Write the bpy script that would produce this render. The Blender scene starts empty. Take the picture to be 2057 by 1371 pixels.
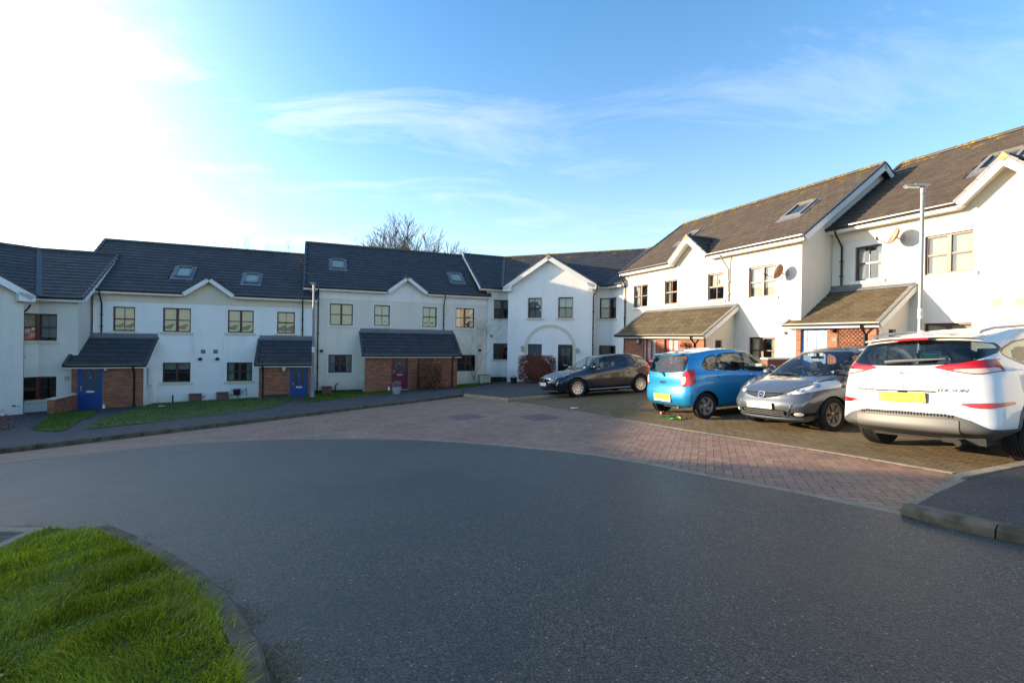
import bpy, bmesh, math, random
import numpy as np
from mathutils import Vector, Matrix, geometry, noise

random.seed(7)
rng = np.random.default_rng(7)
R = math.radians
C = bpy.context.scene.collection
SC = bpy.context.scene
EYE = 1.45

# ------------------------------------------------------------------ camera
cam_d = bpy.data.cameras.new('camera')
cam = bpy.data.objects.new('camera', cam_d)
C.objects.link(cam)
cam_d.sensor_width = 36.0
cam_d.sensor_fit = 'HORIZONTAL'
cam_d.lens = 36.0 * 950.0 / 2057.0
cam_d.clip_start = 0.05
cam_d.clip_end = 5000
cam.matrix_world = (Matrix.Translation((0, 0, EYE)) @ Matrix.Rotation(R(90 - 0.27), 4, 'X')
                    @ Matrix.Rotation(R(0.9), 4, 'Z'))
SC.camera = cam
CAMP = Vector((0, 0, EYE))

# ------------------------------------------------------------------ sky, sun, exposure
SUN_AZ, SUN_EL = 168.0, 11.2          # degrees, azimuth counted from +X towards +Y
sv = Vector((math.cos(R(SUN_AZ)) * math.cos(R(SUN_EL)), math.sin(R(SUN_AZ)) * math.cos(R(SUN_EL)), math.sin(R(SUN_EL))))
world = bpy.data.worlds.new('World')
SC.world = world
world.use_nodes = True
wn, wl = world.node_tree.nodes, world.node_tree.links
wn.clear()
w_out = wn.new('ShaderNodeOutputWorld')
w_bg = wn.new('ShaderNodeBackground')
w_bg.inputs['Strength'].default_value = 0.15
sky = wn.new('ShaderNodeTexSky')
sky.sky_type = 'NISHITA'
sky.sun_disc = False
sky.sun_elevation = R(SUN_EL)
sky.sun_rotation = R(90.0 - SUN_AZ)
sky.air_density = 1.0
sky.dust_density = 0.35
sky.ozone_density = 2.2


def wmath(op, a, b=None, clamp=False):
    n = wn.new('ShaderNodeMath')
    n.operation = op
    n.use_clamp = clamp
    for i, v in enumerate((a, b)):
        if v is None:
            continue
        if isinstance(v, (int, float)):
            n.inputs[i].default_value = v
        else:
            wl.new(v, n.inputs[i])
    return n.outputs[0]


w_tc = wn.new('ShaderNodeTexCoord')
w_dot = wn.new('ShaderNodeVectorMath')
w_dot.operation = 'DOT_PRODUCT'
wl.new(w_tc.outputs['Generated'], w_dot.inputs[0])
w_dot.inputs[1].default_value = sv
dotc = wmath('MAXIMUM', w_dot.outputs['Value'], 0.0)
w_sep = wn.new('ShaderNodeSeparateXYZ')
wl.new(w_tc.outputs['Generated'], w_sep.inputs[0])
# project the direction on a high flat cloud layer
zz = wmath('ADD', wmath('MAXIMUM', w_sep.outputs['Z'], 0.0), 0.10)
w_cmb = wn.new('ShaderNodeCombineXYZ')
wl.new(wmath('DIVIDE', w_sep.outputs['X'], zz), w_cmb.inputs[0])
wl.new(wmath('DIVIDE', w_sep.outputs['Y'], zz), w_cmb.inputs[1])
w_n1 = wn.new('ShaderNodeTexNoise')
w_n1.inputs['Scale'].default_value = 1.15
w_n1.inputs['Detail'].default_value = 9
w_n1.inputs['Roughness'].default_value = 0.66
w_n1.inputs['Distortion'].default_value = 0.7
w_map = wn.new('ShaderNodeMapping')
w_map.inputs['Rotation'].default_value = (0, 0, R(-25))
w_map.inputs['Scale'].default_value = (0.8, 1.7, 1)
w_map.inputs['Location'].default_value = (5.1, 2.9, 0)
wl.new(w_cmb.outputs[0], w_map.inputs[0])
wl.new(w_map.outputs[0], w_n1.inputs['Vector'])
cl = wmath('MULTIPLY', wmath('SUBTRACT', w_n1.outputs['Fac'], 0.50), 4.2, True)
near_sun = wmath('POWER', dotc, 8.0)
hz = wmath('POWER', wmath('SUBTRACT', 1.0, wmath('MAXIMUM', w_sep.outputs['Z'], 0.0)), 4.5)
# milky horizon, wisps of cirrus, bright veil around the sun
def wmix(f, a, b):
    x = wn.new('ShaderNodeMix')
    x.data_type = 'RGBA'
    if isinstance(f, (int, float)):
        x.inputs['Factor'].default_value = f
    else:
        wl.new(f, x.inputs['Factor'])
    for k, v in (('A', a), ('B', b)):
        if isinstance(v, tuple):
            x.inputs[k].default_value = v
        else:
            wl.new(v, x.inputs[k])
    return x.outputs['Result'], x


tinted, tx = wmix(1.0, sky.outputs[0], (0.265, 0.42, 0.50, 1))
tx.blend_type = 'MULTIPLY'
c1, _ = wmix(wmath('MULTIPLY', hz, 0.80), tinted, (1.62, 1.56, 1.46, 1))
c2, _ = wmix(wmath('MULTIPLY', cl, wmath('ADD', 0.22, wmath('MULTIPLY', wmath('POWER', dotc, 2.0), 0.78)), True), c1, (1.6, 1.6, 1.6, 1))
c3, _ = wmix(wmath('MULTIPLY', near_sun, 1.0, True), c2, (5.0, 4.85, 4.6, 1))
wl.new(c3, w_bg.inputs['Color'])
wl.new(w_bg.outputs[0], w_out.inputs[0])

sun_d = bpy.data.lights.new('sun', 'SUN')
sun_d.energy = 2.1
sun_d.angle = R(0.53)
sun_d.color = (1.0, 0.79, 0.53)
sun = bpy.data.objects.new('sun', sun_d)
C.objects.link(sun)
sun.rotation_euler = sv.to_track_quat('Z', 'Y').to_euler()
sun.location = sv * 200

SC.view_settings.view_transform = 'Standard'
SC.view_settings.look = 'None'
SC.view_settings.gamma = 1.0
SC.view_settings.use_curve_mapping = False
SC.view_settings.exposure = 2.52
SC.cycles.use_denoising = True
SC.cycles.max_bounces = 10
SC.cycles.caustics_reflective = False
SC.cycles.caustics_refractive = False


# ------------------------------------------------------------------ helpers
def lin(r, g, b):
    f = lambda c: (c / 255 / 12.92) if c / 255 <= 0.04045 else ((c / 255 + 0.055) / 1.055) ** 2.4
    return (f(r), f(g), f(b), 1)


class MB:
    """collects polygons of one mesh"""
    def __init__(s):
        s.v, s.f = [], []

    def poly(s, pts):
        n = len(s.v)
        s.v += [tuple(p) for p in pts]
        s.f.append(tuple(range(n, n + len(pts))))
        return s

    def box(s, x0, x1, y0, y1, z0, z1, M=None):
        n = len(s.v)
        p = [(x, y, z) for z in (z0, z1) for y in (y0, y1) for x in (x0, x1)]
        if M is not None:
            p = [tuple(M @ Vector(q)) for q in p]
        s.v += p
        s.f += [tuple(n + i for i in q) for q in ((0, 2, 3, 1), (4, 5, 7, 6), (0, 1, 5, 4), (2, 6, 7, 3), (0, 4, 6, 2), (1, 3, 7, 5))]
        return s

    def prism(s, pts, off):
        """polygon pts (3d) extruded by vector off"""
        n, k = len(s.v), len(pts)
        s.v += [tuple(p) for p in pts] + [tuple(Vector(p) + Vector(off)) for p in pts]
        s.f.append(tuple(range(n + k - 1, n - 1, -1)))
        s.f.append(tuple(range(n + k, n + 2 * k)))
        for i in range(k):
            j = (i + 1) % k
            s.f.append((n + i, n + j, n + k + j, n + k + i))
        return s

    def tube(s, pts, r, n=8, cap=True):
        pts = [Vector(p) for p in pts]
        rs = r if isinstance(r, (list, tuple)) else [r] * len(pts)
        base = len(s.v)
        up = None
        for i, p in enumerate(pts):
            d = (pts[min(i + 1, len(pts) - 1)] - pts[max(i - 1, 0)]).normalized()
            if up is None:
                up = Vector((0, 0, 1)) if abs(d.z) < 0.9 else Vector((1, 0, 0))
            a = d.cross(up).normalized()
            b = a.cross(d).normalized()
            up = b
            for k in range(n):
                t = 2 * math.pi * k / n
                s.v.append(tuple(p + rs[i] * (a * math.cos(t) + b * math.sin(t))))
        for i in range(len(pts) - 1):
            for k in range(n):
                a0, b0 = base + i * n + k, base + i * n + (k + 1) % n
                s.f.append((a0, a0 + n, b0 + n, b0))
        if cap:
            s.f.append(tuple(base + k for k in range(n)))
            s.f.append(tuple(base + (len(pts) - 1) * n + k for k in reversed(range(n))))
        return s

    def lathe(s, prof, n=24, M=None, close=False):
        """prof: list of (r, h) around local z"""
        base = len(s.v)
        for r_, h in prof:
            for k in range(n):
                t = 2 * math.pi * k / n
                p = Vector((r_ * math.cos(t), r_ * math.sin(t), h))
                s.v.append(tuple(M @ p if M is not None else p))
        m = len(prof)
        for i in range(m if close else m - 1):
            j = (i + 1) % m
            for k in range(n):
                k2 = (k + 1) % n
                s.f.append((base + i * n + k, base + i * n + k2, base + j * n + k2, base + j * n + k))
        return s

    def ball(s, c, r, n=8, m=6, sc=(1, 1, 1)):
        base = len(s.v)
        for i in range(m + 1):
            ph = math.pi * i / m
            for k in range(n):
                t = 2 * math.pi * k / n
                s.v.append((c[0] + r * sc[0] * math.sin(ph) * math.cos(t), c[1] + r * sc[1] * math.sin(ph) * math.sin(t), c[2] - r * sc[2] * math.cos(ph)))
        for i in range(m):
            for k in range(n):
                s.f.append((base + i * n + k, base + i * n + (k + 1) % n, base + (i + 1) * n + (k + 1) % n, base + (i + 1) * n + k))
        return s

    def mesh(s, name, m=None, smooth=False):
        me = bpy.data.meshes.new(name)
        me.from_pydata(s.v, [], s.f)
        if m:
            me.materials.append(m)
        if smooth:
            me.polygons.foreach_set('use_smooth', [True] * len(me.polygons))
            try:
                me.set_sharp_from_angle(angle=R(40))
            except Exception:
                pass
        me.update()
        return me

    def build(s, name, m, parent=None, smooth=False, fix=True):
        me = s.mesh(name, m, smooth)
        if fix:
            bm = bmesh.new()
            bm.from_mesh(me)
            bmesh.ops.recalc_face_normals(bm, faces=bm.faces)
            bm.to_mesh(me)
            bm.free()
        return link(name, me, parent)


def link(name, me, parent=None, M=None):
    o = bpy.data.objects.new(name, me)
    C.objects.link(o)
    if parent is not None:
        o.parent = parent
    if M is not None:
        o.matrix_local = M
    q = random.random()
    o.color = (q, q, q, 1)
    return o


def np_mesh(name, V, F, m=None, smooth=False):
    """V (n,3) array, F (k,3|4) array"""
    me = bpy.data.meshes.new(name)
    V = np.ascontiguousarray(V, dtype=np.float32)
    F = np.ascontiguousarray(F, dtype=np.int32)
    k = F.shape[1]
    me.vertices.add(len(V))
    me.vertices.foreach_set('co', V.ravel())
    me.loops.add(F.size)
    me.loops.foreach_set('vertex_index', F.ravel())
    me.polygons.add(len(F))
    me.polygons.foreach_set('loop_start', np.arange(0, F.size, k, dtype=np.int32))
    me.polygons.foreach_set('loop_total', np.full(len(F), k, dtype=np.int32))
    if smooth:
        me.polygons.foreach_set('use_smooth', np.ones(len(F), dtype=bool))
    if m:
        me.materials.append(m)
    me.update(calc_edges=True)
    if not smooth:
        me.shade_flat()
    return me


def tag(o, label=None, cat=None, group=None, kind=None):
    for k, v in (('label', label), ('category', cat), ('group', group), ('kind', kind)):
        if v:
            o[k] = v
    return o


def thing(name, label, cat, loc=(0, 0, 0), rot=0.0, group=None, M=None):
    o = bpy.data.objects.new(name, None)
    C.objects.link(o)
    o.empty_display_size = 0.2
    if M is not None:
        o.matrix_world = M
    else:
        o.matrix_world = Matrix.Translation(loc) @ Matrix.Rotation(rot, 4, 'Z')
    return tag(o, label, cat, group)


# ------------------------------------------------------------------ materials
MATS = {}


def mat(name, col, rough=0.6, metal=0.0, spec=0.5, bump=0.0, bscale=40.0, var=0.0, vscale=6.0, rand=0.0, island=0.0,
        col2=None, c2scale=3.0, c2thr=(0.5, 0.62), c2amt=1.0, coat=0.0, coord='Object', hue=0.0, vstretch=None):
    m = bpy.data.materials.new(name)
    m.use_nodes = True
    n, l = m.node_tree.nodes, m.node_tree.links
    b = n['Principled BSDF']
    b.inputs['Roughness'].default_value = rough
    b.inputs['Metallic'].default_value = metal
    b.inputs['Specular IOR Level'].default_value = spec
    if coat:
        b.inputs['Coat Weight'].default_value = coat
        b.inputs['Coat Roughness'].default_value = 0.03
    col = tuple(col)[:3] + (1,)
    b.inputs['Base Color'].default_value = col
    tc = n.new('ShaderNodeTexCoord')
    vec = tc.outputs[coord]
    if vstretch:
        mp = n.new('ShaderNodeMapping')
        mp.inputs['Scale'].default_value = vstretch
        l.new(vec, mp.inputs[0])
        vec = mp.outputs[0]
    cur = None

    def mixc(fac, a, bcol, mode='MIX'):
        x = n.new('ShaderNodeMix')
        x.data_type = 'RGBA'
        x.blend_type = mode
        if isinstance(fac, (int, float)):
            x.inputs['Factor'].default_value = fac
        else:
            l.new(fac, x.inputs['Factor'])
        for key, v in (('A', a), ('B', bcol)):
            if isinstance(v, tuple):
                x.inputs[key].default_value = v
            else:
                l.new(v, x.inputs[key])
        return x.outputs['Result']

    def rng_map(v, a, b_, c, d):
        x = n.new('ShaderNodeMapRange')
        x.inputs[1].default_value, x.inputs[2].default_value = a, b_
        x.inputs[3].default_value, x.inputs[4].default_value = c, d
        l.new(v, x.inputs[0])
        return x.outputs[0]

    def noise_(scale, detail=6):
        x = n.new('ShaderNodeTexNoise')
        x.inputs['Scale'].default_value = scale
        x.inputs['Detail'].default_value = detail
        l.new(vec, x.inputs['Vector'])
        return x.outputs['Fac']

    def scale_col(c, fac):
        hv = n.new('ShaderNodeHueSaturation')
        l.new(fac, hv.inputs['Value'])
        if isinstance(c, tuple):
            hv.inputs['Color'].default_value = c
        else:
            l.new(c, hv.inputs['Color'])
        return hv.outputs[0], hv

    cur = col
    if col2 is not None:
        f = rng_map(noise_(c2scale, 8), c2thr[0], c2thr[1], 0.0, c2amt)
        cur = mixc(f, cur, tuple(col2)[:3] + (1,))
    if var:
        cur, _ = scale_col(cur, rng_map(noise_(vscale), 0.3, 0.7, 1 - var, 1 + var))
    if rand or island:
        src = []
        if rand:
            oi = n.new('ShaderNodeObjectInfo')
            sx = n.new('ShaderNodeSeparateColor')
            l.new(oi.outputs['Color'], sx.inputs[0])
            src.append(sx.outputs[0])
        if island:
            ge = n.new('ShaderNodeNewGeometry')
            src.append(ge.outputs['Random Per Island'])
        v = src[0]
        amt = max(rand, island)
        if len(src) == 2:
            a = n.new('ShaderNodeMath')
            a.operation = 'ADD'
            l.new(src[0], a.inputs[0])
            l.new(src[1], a.inputs[1])
            fr = n.new('ShaderNodeMath')
            fr.operation = 'FRACT'
            l.new(a.outputs[0], fr.inputs[0])
            v = fr.outputs[0]
        cur, hv = scale_col(cur, rng_map(v, 0, 1, 1 - amt, 1 + amt))
        if hue:
            wn_ = n.new('ShaderNodeTexWhiteNoise')
            wn_.noise_dimensions = '1D'
            l.new(v, wn_.inputs['W'])
            l.new(rng_map(wn_.outputs['Value'], 0, 1, 0.5 - hue, 0.5 + hue), hv.inputs['Hue'])
    if not isinstance(cur, tuple):
        l.new(cur, b.inputs['Base Color'])
    if bump:
        bp = n.new('ShaderNodeBump')
        bp.inputs['Strength'].default_value = bump
        bp.inputs['Distance'].default_value = 0.01
        l.new(noise_(bscale, 4), bp.inputs['Height'])
        l.new(bp.outputs[0], b.inputs['Normal'])
    MATS[name] = m
    return m


def wall_mat(name, col, dirt, streak=0.3):
    """painted render: fine relief, vertical rain streaks and green-grey dirt"""
    m = mat(name, col, rough=0.85, spec=0.2, bump=0.18, bscale=55, var=0.03, vscale=1.2)
    n, l = m.node_tree.nodes, m.node_tree.links
    b = n['Principled BSDF']
    src = b.inputs['Base Color'].links[0].from_socket
    tc = n.new('ShaderNodeTexCoord')
    mp = n.new('ShaderNodeMapping')
    mp.inputs['Scale'].default_value = (2.1, 2.1, 0.16)
    l.new(tc.outputs['Object'], mp.inputs[0])
    nz = n.new('ShaderNodeTexNoise')
    nz.inputs['Scale'].default_value = 1.0
    nz.inputs['Detail'].default_value = 9
    nz.inputs['Roughness'].default_value = 0.62
    nz.inputs['Distortion'].default_value = 0.6
    l.new(mp.outputs[0], nz.inputs['Vector'])
    mr = n.new('ShaderNodeMapRange')
    mr.inputs[1].default_value, mr.inputs[2].default_value = 0.52, 0.82
    mr.inputs[4].default_value = streak
    l.new(nz.outputs['Fac'], mr.inputs[0])
    x = n.new('ShaderNodeMix')
    x.data_type = 'RGBA'
    l.new(mr.outputs[0], x.inputs['Factor'])
    l.new(src, x.inputs['A'])
    x.inputs['B'].default_value = dirt
    # damp green foot of the wall
    sp = n.new('ShaderNodeSeparateXYZ')
    l.new(tc.outputs['Object'], sp.inputs[0])
    mz = n.new('ShaderNodeMapRange')
    mz.inputs[1].default_value, mz.inputs[2].default_value = 0.55, -0.1
    mz.inputs[3].default_value, mz.inputs[4].default_value = 0.0, 0.75
    l.new(sp.outputs['Z'], mz.inputs[0])
    nz2 = n.new('ShaderNodeTexNoise')
    nz2.inputs['Scale'].default_value = 2.2
    nz2.inputs['Detail'].default_value = 6
    l.new(tc.outputs['Object'], nz2.inputs['Vector'])
    mu = n.new('ShaderNodeMath')
    mu.operation = 'MULTIPLY'
    l.new(mz.outputs[0], mu.inputs[0])
    l.new(nz2.outputs['Fac'], mu.inputs[1])
    x2 = n.new('ShaderNodeMix')
    x2.data_type = 'RGBA'
    l.new(mu.outputs[0], x2.inputs['Factor'])
    l.new(x.outputs['Result'], x2.inputs['A'])
    x2.inputs['B'].default_value = (0.30, 0.31, 0.20, 1)
    l.new(x2.outputs['Result'], b.inputs['Base Color'])
    return m


wall_mat('render_white', (0.86, 0.84, 0.80), (0.52, 0.51, 0.45, 1), 0.34)
wall_mat('render_cream', (0.74, 0.655, 0.515), (0.47, 0.43, 0.33, 1), 0.30)
wall_mat('render_ivory', (0.76, 0.70, 0.595), (0.54, 0.50, 0.41, 1), 0.32)
wall_mat('render_pale', (0.72, 0.69, 0.61), (0.46, 0.44, 0.37, 1), 0.4)
mat('trim_white', (0.78, 0.77, 0.74), 0.5, var=0.05, vscale=3)
mat('stone_cream', (0.66, 0.60, 0.47), 0.8, bump=0.1, bscale=60, var=0.06)
mat('stone_white', (0.76, 0.74, 0.70), 0.8, bump=0.1, bscale=60, var=0.05)
mat('brick', (0.30, 0.115, 0.065), 0.85, spec=0.2, rand=0.28, island=0.28, hue=0.014, bump=0.25, bscale=70, var=0.12, vscale=18)
mat('mortar', (0.36, 0.30, 0.24), 0.95, spec=0.1, bump=0.2, bscale=90)
mat('tile', (0.075, 0.057, 0.043), 0.80, spec=0.25, rand=0.15, island=0.15, bump=0.5, bscale=55, col2=(0.15, 0.13, 0.095), c2scale=16, c2thr=(0.56, 0.68), c2amt=0.6, hue=0.02)  # for the sunlit roofs: warmer, lighter copy of the same tile
mat('tile_shaded', (0.044, 0.046, 0.053), 0.66, spec=0.32, rand=0.16, island=0.16, bump=0.5, bscale=55, col2=(0.13, 0.13, 0.13), c2scale=14, c2thr=(0.58, 0.70), c2amt=0.6, hue=0.02)  # copy of tile for the shaded roofs, cool shade painted into its colour
mat('tile_lichen', (0.072, 0.056, 0.042), 0.85, spec=0.2, rand=0.2, bump=0.5, bscale=55, col2=(0.24, 0.155, 0.022), c2scale=10, c2thr=(0.48, 0.60), c2amt=0.85)
mat('tile_moss', (0.085, 0.066, 0.044), 0.85, spec=0.2, rand=0.22, island=0.22, bump=0.5, bscale=55, col2=(0.125, 0.10, 0.048), c2scale=12, c2thr=(0.5, 0.62), c2amt=0.8)
mat('underlay', (0.03, 0.03, 0.032), 0.9)
mat('ridge_tile', (0.085, 0.072, 0.064), 0.8, rand=0.2, bump=0.3, var=0.1)
mat('ridge_lichen', (0.09, 0.072, 0.045), 0.85, bump=0.4, col2=(0.26, 0.17, 0.022), c2scale=9, c2thr=(0.46, 0.60), c2amt=0.95)
mat('ridge_end', (0.42, 0.27, 0.14), 0.85, var=0.1)
mat('verge_dark', (0.055, 0.058, 0.066), 0.5, var=0.08)
mat('verge_grey', (0.20, 0.195, 0.185), 0.6, var=0.1)
mat('gutter', (0.012, 0.012, 0.014), 0.32)
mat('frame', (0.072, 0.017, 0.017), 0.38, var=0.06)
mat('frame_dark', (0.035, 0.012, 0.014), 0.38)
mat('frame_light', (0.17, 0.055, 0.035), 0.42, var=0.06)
mat('lead', (0.17, 0.175, 0.19), 0.55, metal=0.25, bump=0.3, bscale=9, var=0.15, vscale=5)
mat('blind_reflection_cream', (0.76, 0.66, 0.42), 0.9)  # curtains; as full sheet it paints the sunlit walls reflected in panes
mat('blind_reflection_white', (0.80, 0.77, 0.68), 0.9)  # curtains; as full sheet it paints bright reflections in panes and skylights
mat('blind_grey', (0.42, 0.44, 0.43), 0.9)
mat('room_dark', (0.030, 0.032, 0.034), 0.9)
mat('door_blue', (0.006, 0.060, 0.235), 0.32, coat=0.2)
mat('door_red', (0.15, 0.008, 0.022), 0.35, coat=0.2)
mat('door_scarlet', (0.40, 0.02, 0.02), 0.35, coat=0.2)
mat('door_pink', (0.50, 0.14, 0.12), 0.4)
mat('door_navy', (0.022, 0.045, 0.085), 0.35, coat=0.1)
mat('door_black', (0.008, 0.014, 0.018), 0.3, coat=0.2)
mat('door_sky', (0.05, 0.17, 0.42), 0.35, coat=0.2)
mat('door_glass', (0.035, 0.042, 0.045), 0.18, spec=0.9, bump=0.5, bscale=30)
mat('door_glass_pale', (0.45, 0.47, 0.43), 0.25, spec=0.8, bump=0.5, bscale=30, col2=(0.2, 0.22, 0.2), c2scale=9)
mat('chrome', (0.75, 0.75, 0.76), 0.16, metal=1.0)
mat('steel', (0.48, 0.46, 0.45), 0.42, metal=0.75, var=0.1)
mat('plastic_black', (0.012, 0.012, 0.013), 0.45)
mat('plastic_grey', (0.09, 0.092, 0.095), 0.5)
mat('plastic_white', (0.75, 0.75, 0.74), 0.4)
mat('meter_brown', (0.16, 0.06, 0.05), 0.6, var=0.1)
mat('plinth_dark', (0.035, 0.038, 0.042), 0.8, var=0.1)
mat('bitumen', (0.012, 0.013, 0.016), 0.6)
mat('galv', (0.36, 0.35, 0.34), 0.45, metal=0.5, var=0.10, vscale=8)
mat('galv_dark', (0.20, 0.21, 0.23), 0.5, metal=0.3, var=0.1)
mat('lens', (0.8, 0.8, 0.76), 0.15)
mat('dish', (0.30, 0.25, 0.19), 0.6, col2=(0.35, 0.12, 0.04), c2scale=2.2, c2thr=(0.5, 0.7), c2amt=0.7)
mat('dish_rust', (0.30, 0.14, 0.075), 0.7, var=0.15)
mat('vent', (0.20, 0.19, 0.15), 0.7)
mat('vent_buff', (0.52, 0.43, 0.28), 0.75)
mat('wood_dark', (0.13, 0.05, 0.025), 0.8, var=0.1)
mat('terracotta', (0.42, 0.16, 0.08), 0.85)


def glass_mat(name, tint, ior=1.9, dark=(0.02, 0.025, 0.025), clear=0.75, rough=0.012, wob=0.0):
    m = bpy.data.materials.new(name)
    m.use_nodes = True
    n, l = m.node_tree.nodes, m.node_tree.links
    n.clear()
    o = n.new('ShaderNodeOutputMaterial')
    g = n.new('ShaderNodeBsdfGlossy')
    g.inputs['Roughness'].default_value = rough
    t = n.new('ShaderNodeBsdfTransparent')
    t.inputs['Color'].default_value = tuple(tint) + (1,)
    d = n.new('ShaderNodeBsdfDiffuse')
    d.inputs['Color'].default_value = tuple(dark) + (1,)
    mx0 = n.new('ShaderNodeMixShader')
    mx0.inputs[0].default_value = clear
    l.new(d.outputs[0], mx0.inputs[1])
    l.new(t.outputs[0], mx0.inputs[2])
    f = n.new('ShaderNodeFresnel')
    ge = n.new('ShaderNodeNewGeometry')
    im = n.new('ShaderNodeMapRange')           # same reflectance from both faces of a thin pane
    im.inputs[3].default_value, im.inputs[4].default_value = ior, 1.0 / ior
    l.new(ge.outputs['Backfacing'], im.inputs[0])
    l.new(im.outputs[0], f.inputs['IOR'])
    mx = n.new('ShaderNodeMixShader')
    l.new(f.outputs[0], mx.inputs[0])
    l.new(mx0.outputs[0], mx.inputs[1])
    l.new(g.outputs[0], mx.inputs[2])
    if wob:
        tc = n.new('ShaderNodeTexCoord')
        nz = n.new('ShaderNodeTexNoise')
        nz.inputs['Scale'].default_value = 1.6
        nz.inputs['Detail'].default_value = 1
        l.new(tc.outputs['Object'], nz.inputs['Vector'])
        bp = n.new('ShaderNodeBump')
        bp.inputs['Strength'].default_value = wob
        bp.inputs['Distance'].default_value = 0.05
        l.new(nz.outputs['Fac'], bp.inputs['Height'])
        l.new(bp.outputs[0], g.inputs['Normal'])
    l.new(mx.outputs[0], o.inputs[0])
    MATS[name] = m
    return m


glass_mat('window_glass', (0.90, 0.93, 0.91), 1.85, clear=0.93, wob=0.22)
glass_mat('car_glass', (0.74, 0.80, 0.79), 1.62, clear=0.93, dark=(0.01, 0.012, 0.014))
glass_mat('car_glass_dark', (0.42, 0.50, 0.54), 1.7, clear=0.88, dark=(0.006, 0.008, 0.01))
glass_mat('lamp_clear', (0.9, 0.92, 0.94), 1.55, clear=0.9, dark=(0.5, 0.5, 0.5))


# ------------------------------------------------------------------ the lie of the land
def S3(t):
    t = np.clip(t, 0, 1)
    return t * t * (3 - 2 * t)


def gz(x, y):
    x = np.clip(x, -45, 45)
    y = np.clip(y, -30, 60)
    return 0.0563 * x - 0.0475 * y + 0.13 * S3((y - 8) / 7) * S3((x + 6) / 8)


def inpoly(pts, poly):
    """vectorised point in polygon"""
    p = np.asarray(pts, float)
    q = np.asarray(poly, float)
    x, y = p[:, 0], p[:, 1]
    r = np.zeros(len(p), bool)
    j = len(q) - 1
    for i in range(len(q)):
        xi, yi, xj, yj = q[i, 0], q[i, 1], q[j, 0], q[j, 1]
        c = ((yi > y) != (yj > y)) & (x < (xj - xi) * (y - yi) / (yj - yi + 1e-12) + xi)
        r ^= c
        j = i
    return r


def segdist(p, poly, closed=True):
    """distance of points p (n,2) to the outline"""
    p = np.asarray(p, float)
    q = np.asarray(poly, float)
    d = np.full(len(p), 1e9)
    k = len(q) if closed else len(q) - 1
    for i in range(k):
        a, b = q[i], q[(i + 1) % len(q)]
        ab = b - a
        t = np.clip(((p - a) @ ab) / (ab @ ab + 1e-12), 0, 1)
        d = np.minimum(d, np.hypot(*(p - a - t[:, None] * ab).T))
    return d


def sheet(name, poly, dz, m, parent=None, step=0.6, kind='structure'):
    q = [Vector((float(a), float(b))) for a, b in poly]
    xs, ys = [p.x for p in q], [p.y for p in q]
    gx, gy = np.meshgrid(np.arange(min(xs), max(xs), step), np.arange(min(ys), max(ys), step))
    g = np.stack([gx.ravel(), gy.ravel()], 1)
    if len(g):
        g = g[inpoly(g, poly)]
        if len(g):
            g = g[segdist(g, poly) > 0.12]
    n = len(q)
    vs = q + [Vector((float(a), float(b))) for a, b in g]
    r = geometry.delaunay_2d_cdt(vs, [(i, (i + 1) % n) for i in range(n)], [], 1, 1e-5)
    V = [(v.x, v.y, float(gz(v.x, v.y)) + dz) for v in r[0]]
    mb = MB()
    mb.v, mb.f = V, [tuple(f) for f in r[2]]
    o = mb.build(name, m, parent, fix=False)
    bm = bmesh.new()
    bm.from_mesh(o.data)
    for f in bm.faces:
        if f.normal.z < 0:
            f.normal_flip()
    bm.to_mesh(o.data)
    bm.free()
    if kind and parent is None:
        o['kind'] = kind
    return o


def resample(pts, d):
    p = np.asarray(pts, float)
    s = np.concatenate([[0], np.cumsum(np.hypot(*np.diff(p, axis=0).T))])
    n = max(1, int(round(s[-1] / d)))
    t = np.linspace(0, s[-1], n + 1)
    return np.stack([np.interp(t, s, p[:, 0]), np.interp(t, s, p[:, 1])], 1)


def smooth_line(pts, k=2):
    p = np.asarray(pts, float)
    for _ in range(k):
        q = [p[0]]
        for a, b in zip(p[:-1], p[1:]):
            q += [a * .75 + b * .25, a * .25 + b * .75]
        q.append(p[-1])
        p = np.array(q)
    return p


def offset_line(p, d):
    p = np.asarray(p, float)
    t = np.gradient(p, axis=0)
    t /= np.hypot(*t.T)[:, None]
    return p + d * np.stack([-t[:, 1], t[:, 0]], 1)
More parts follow.
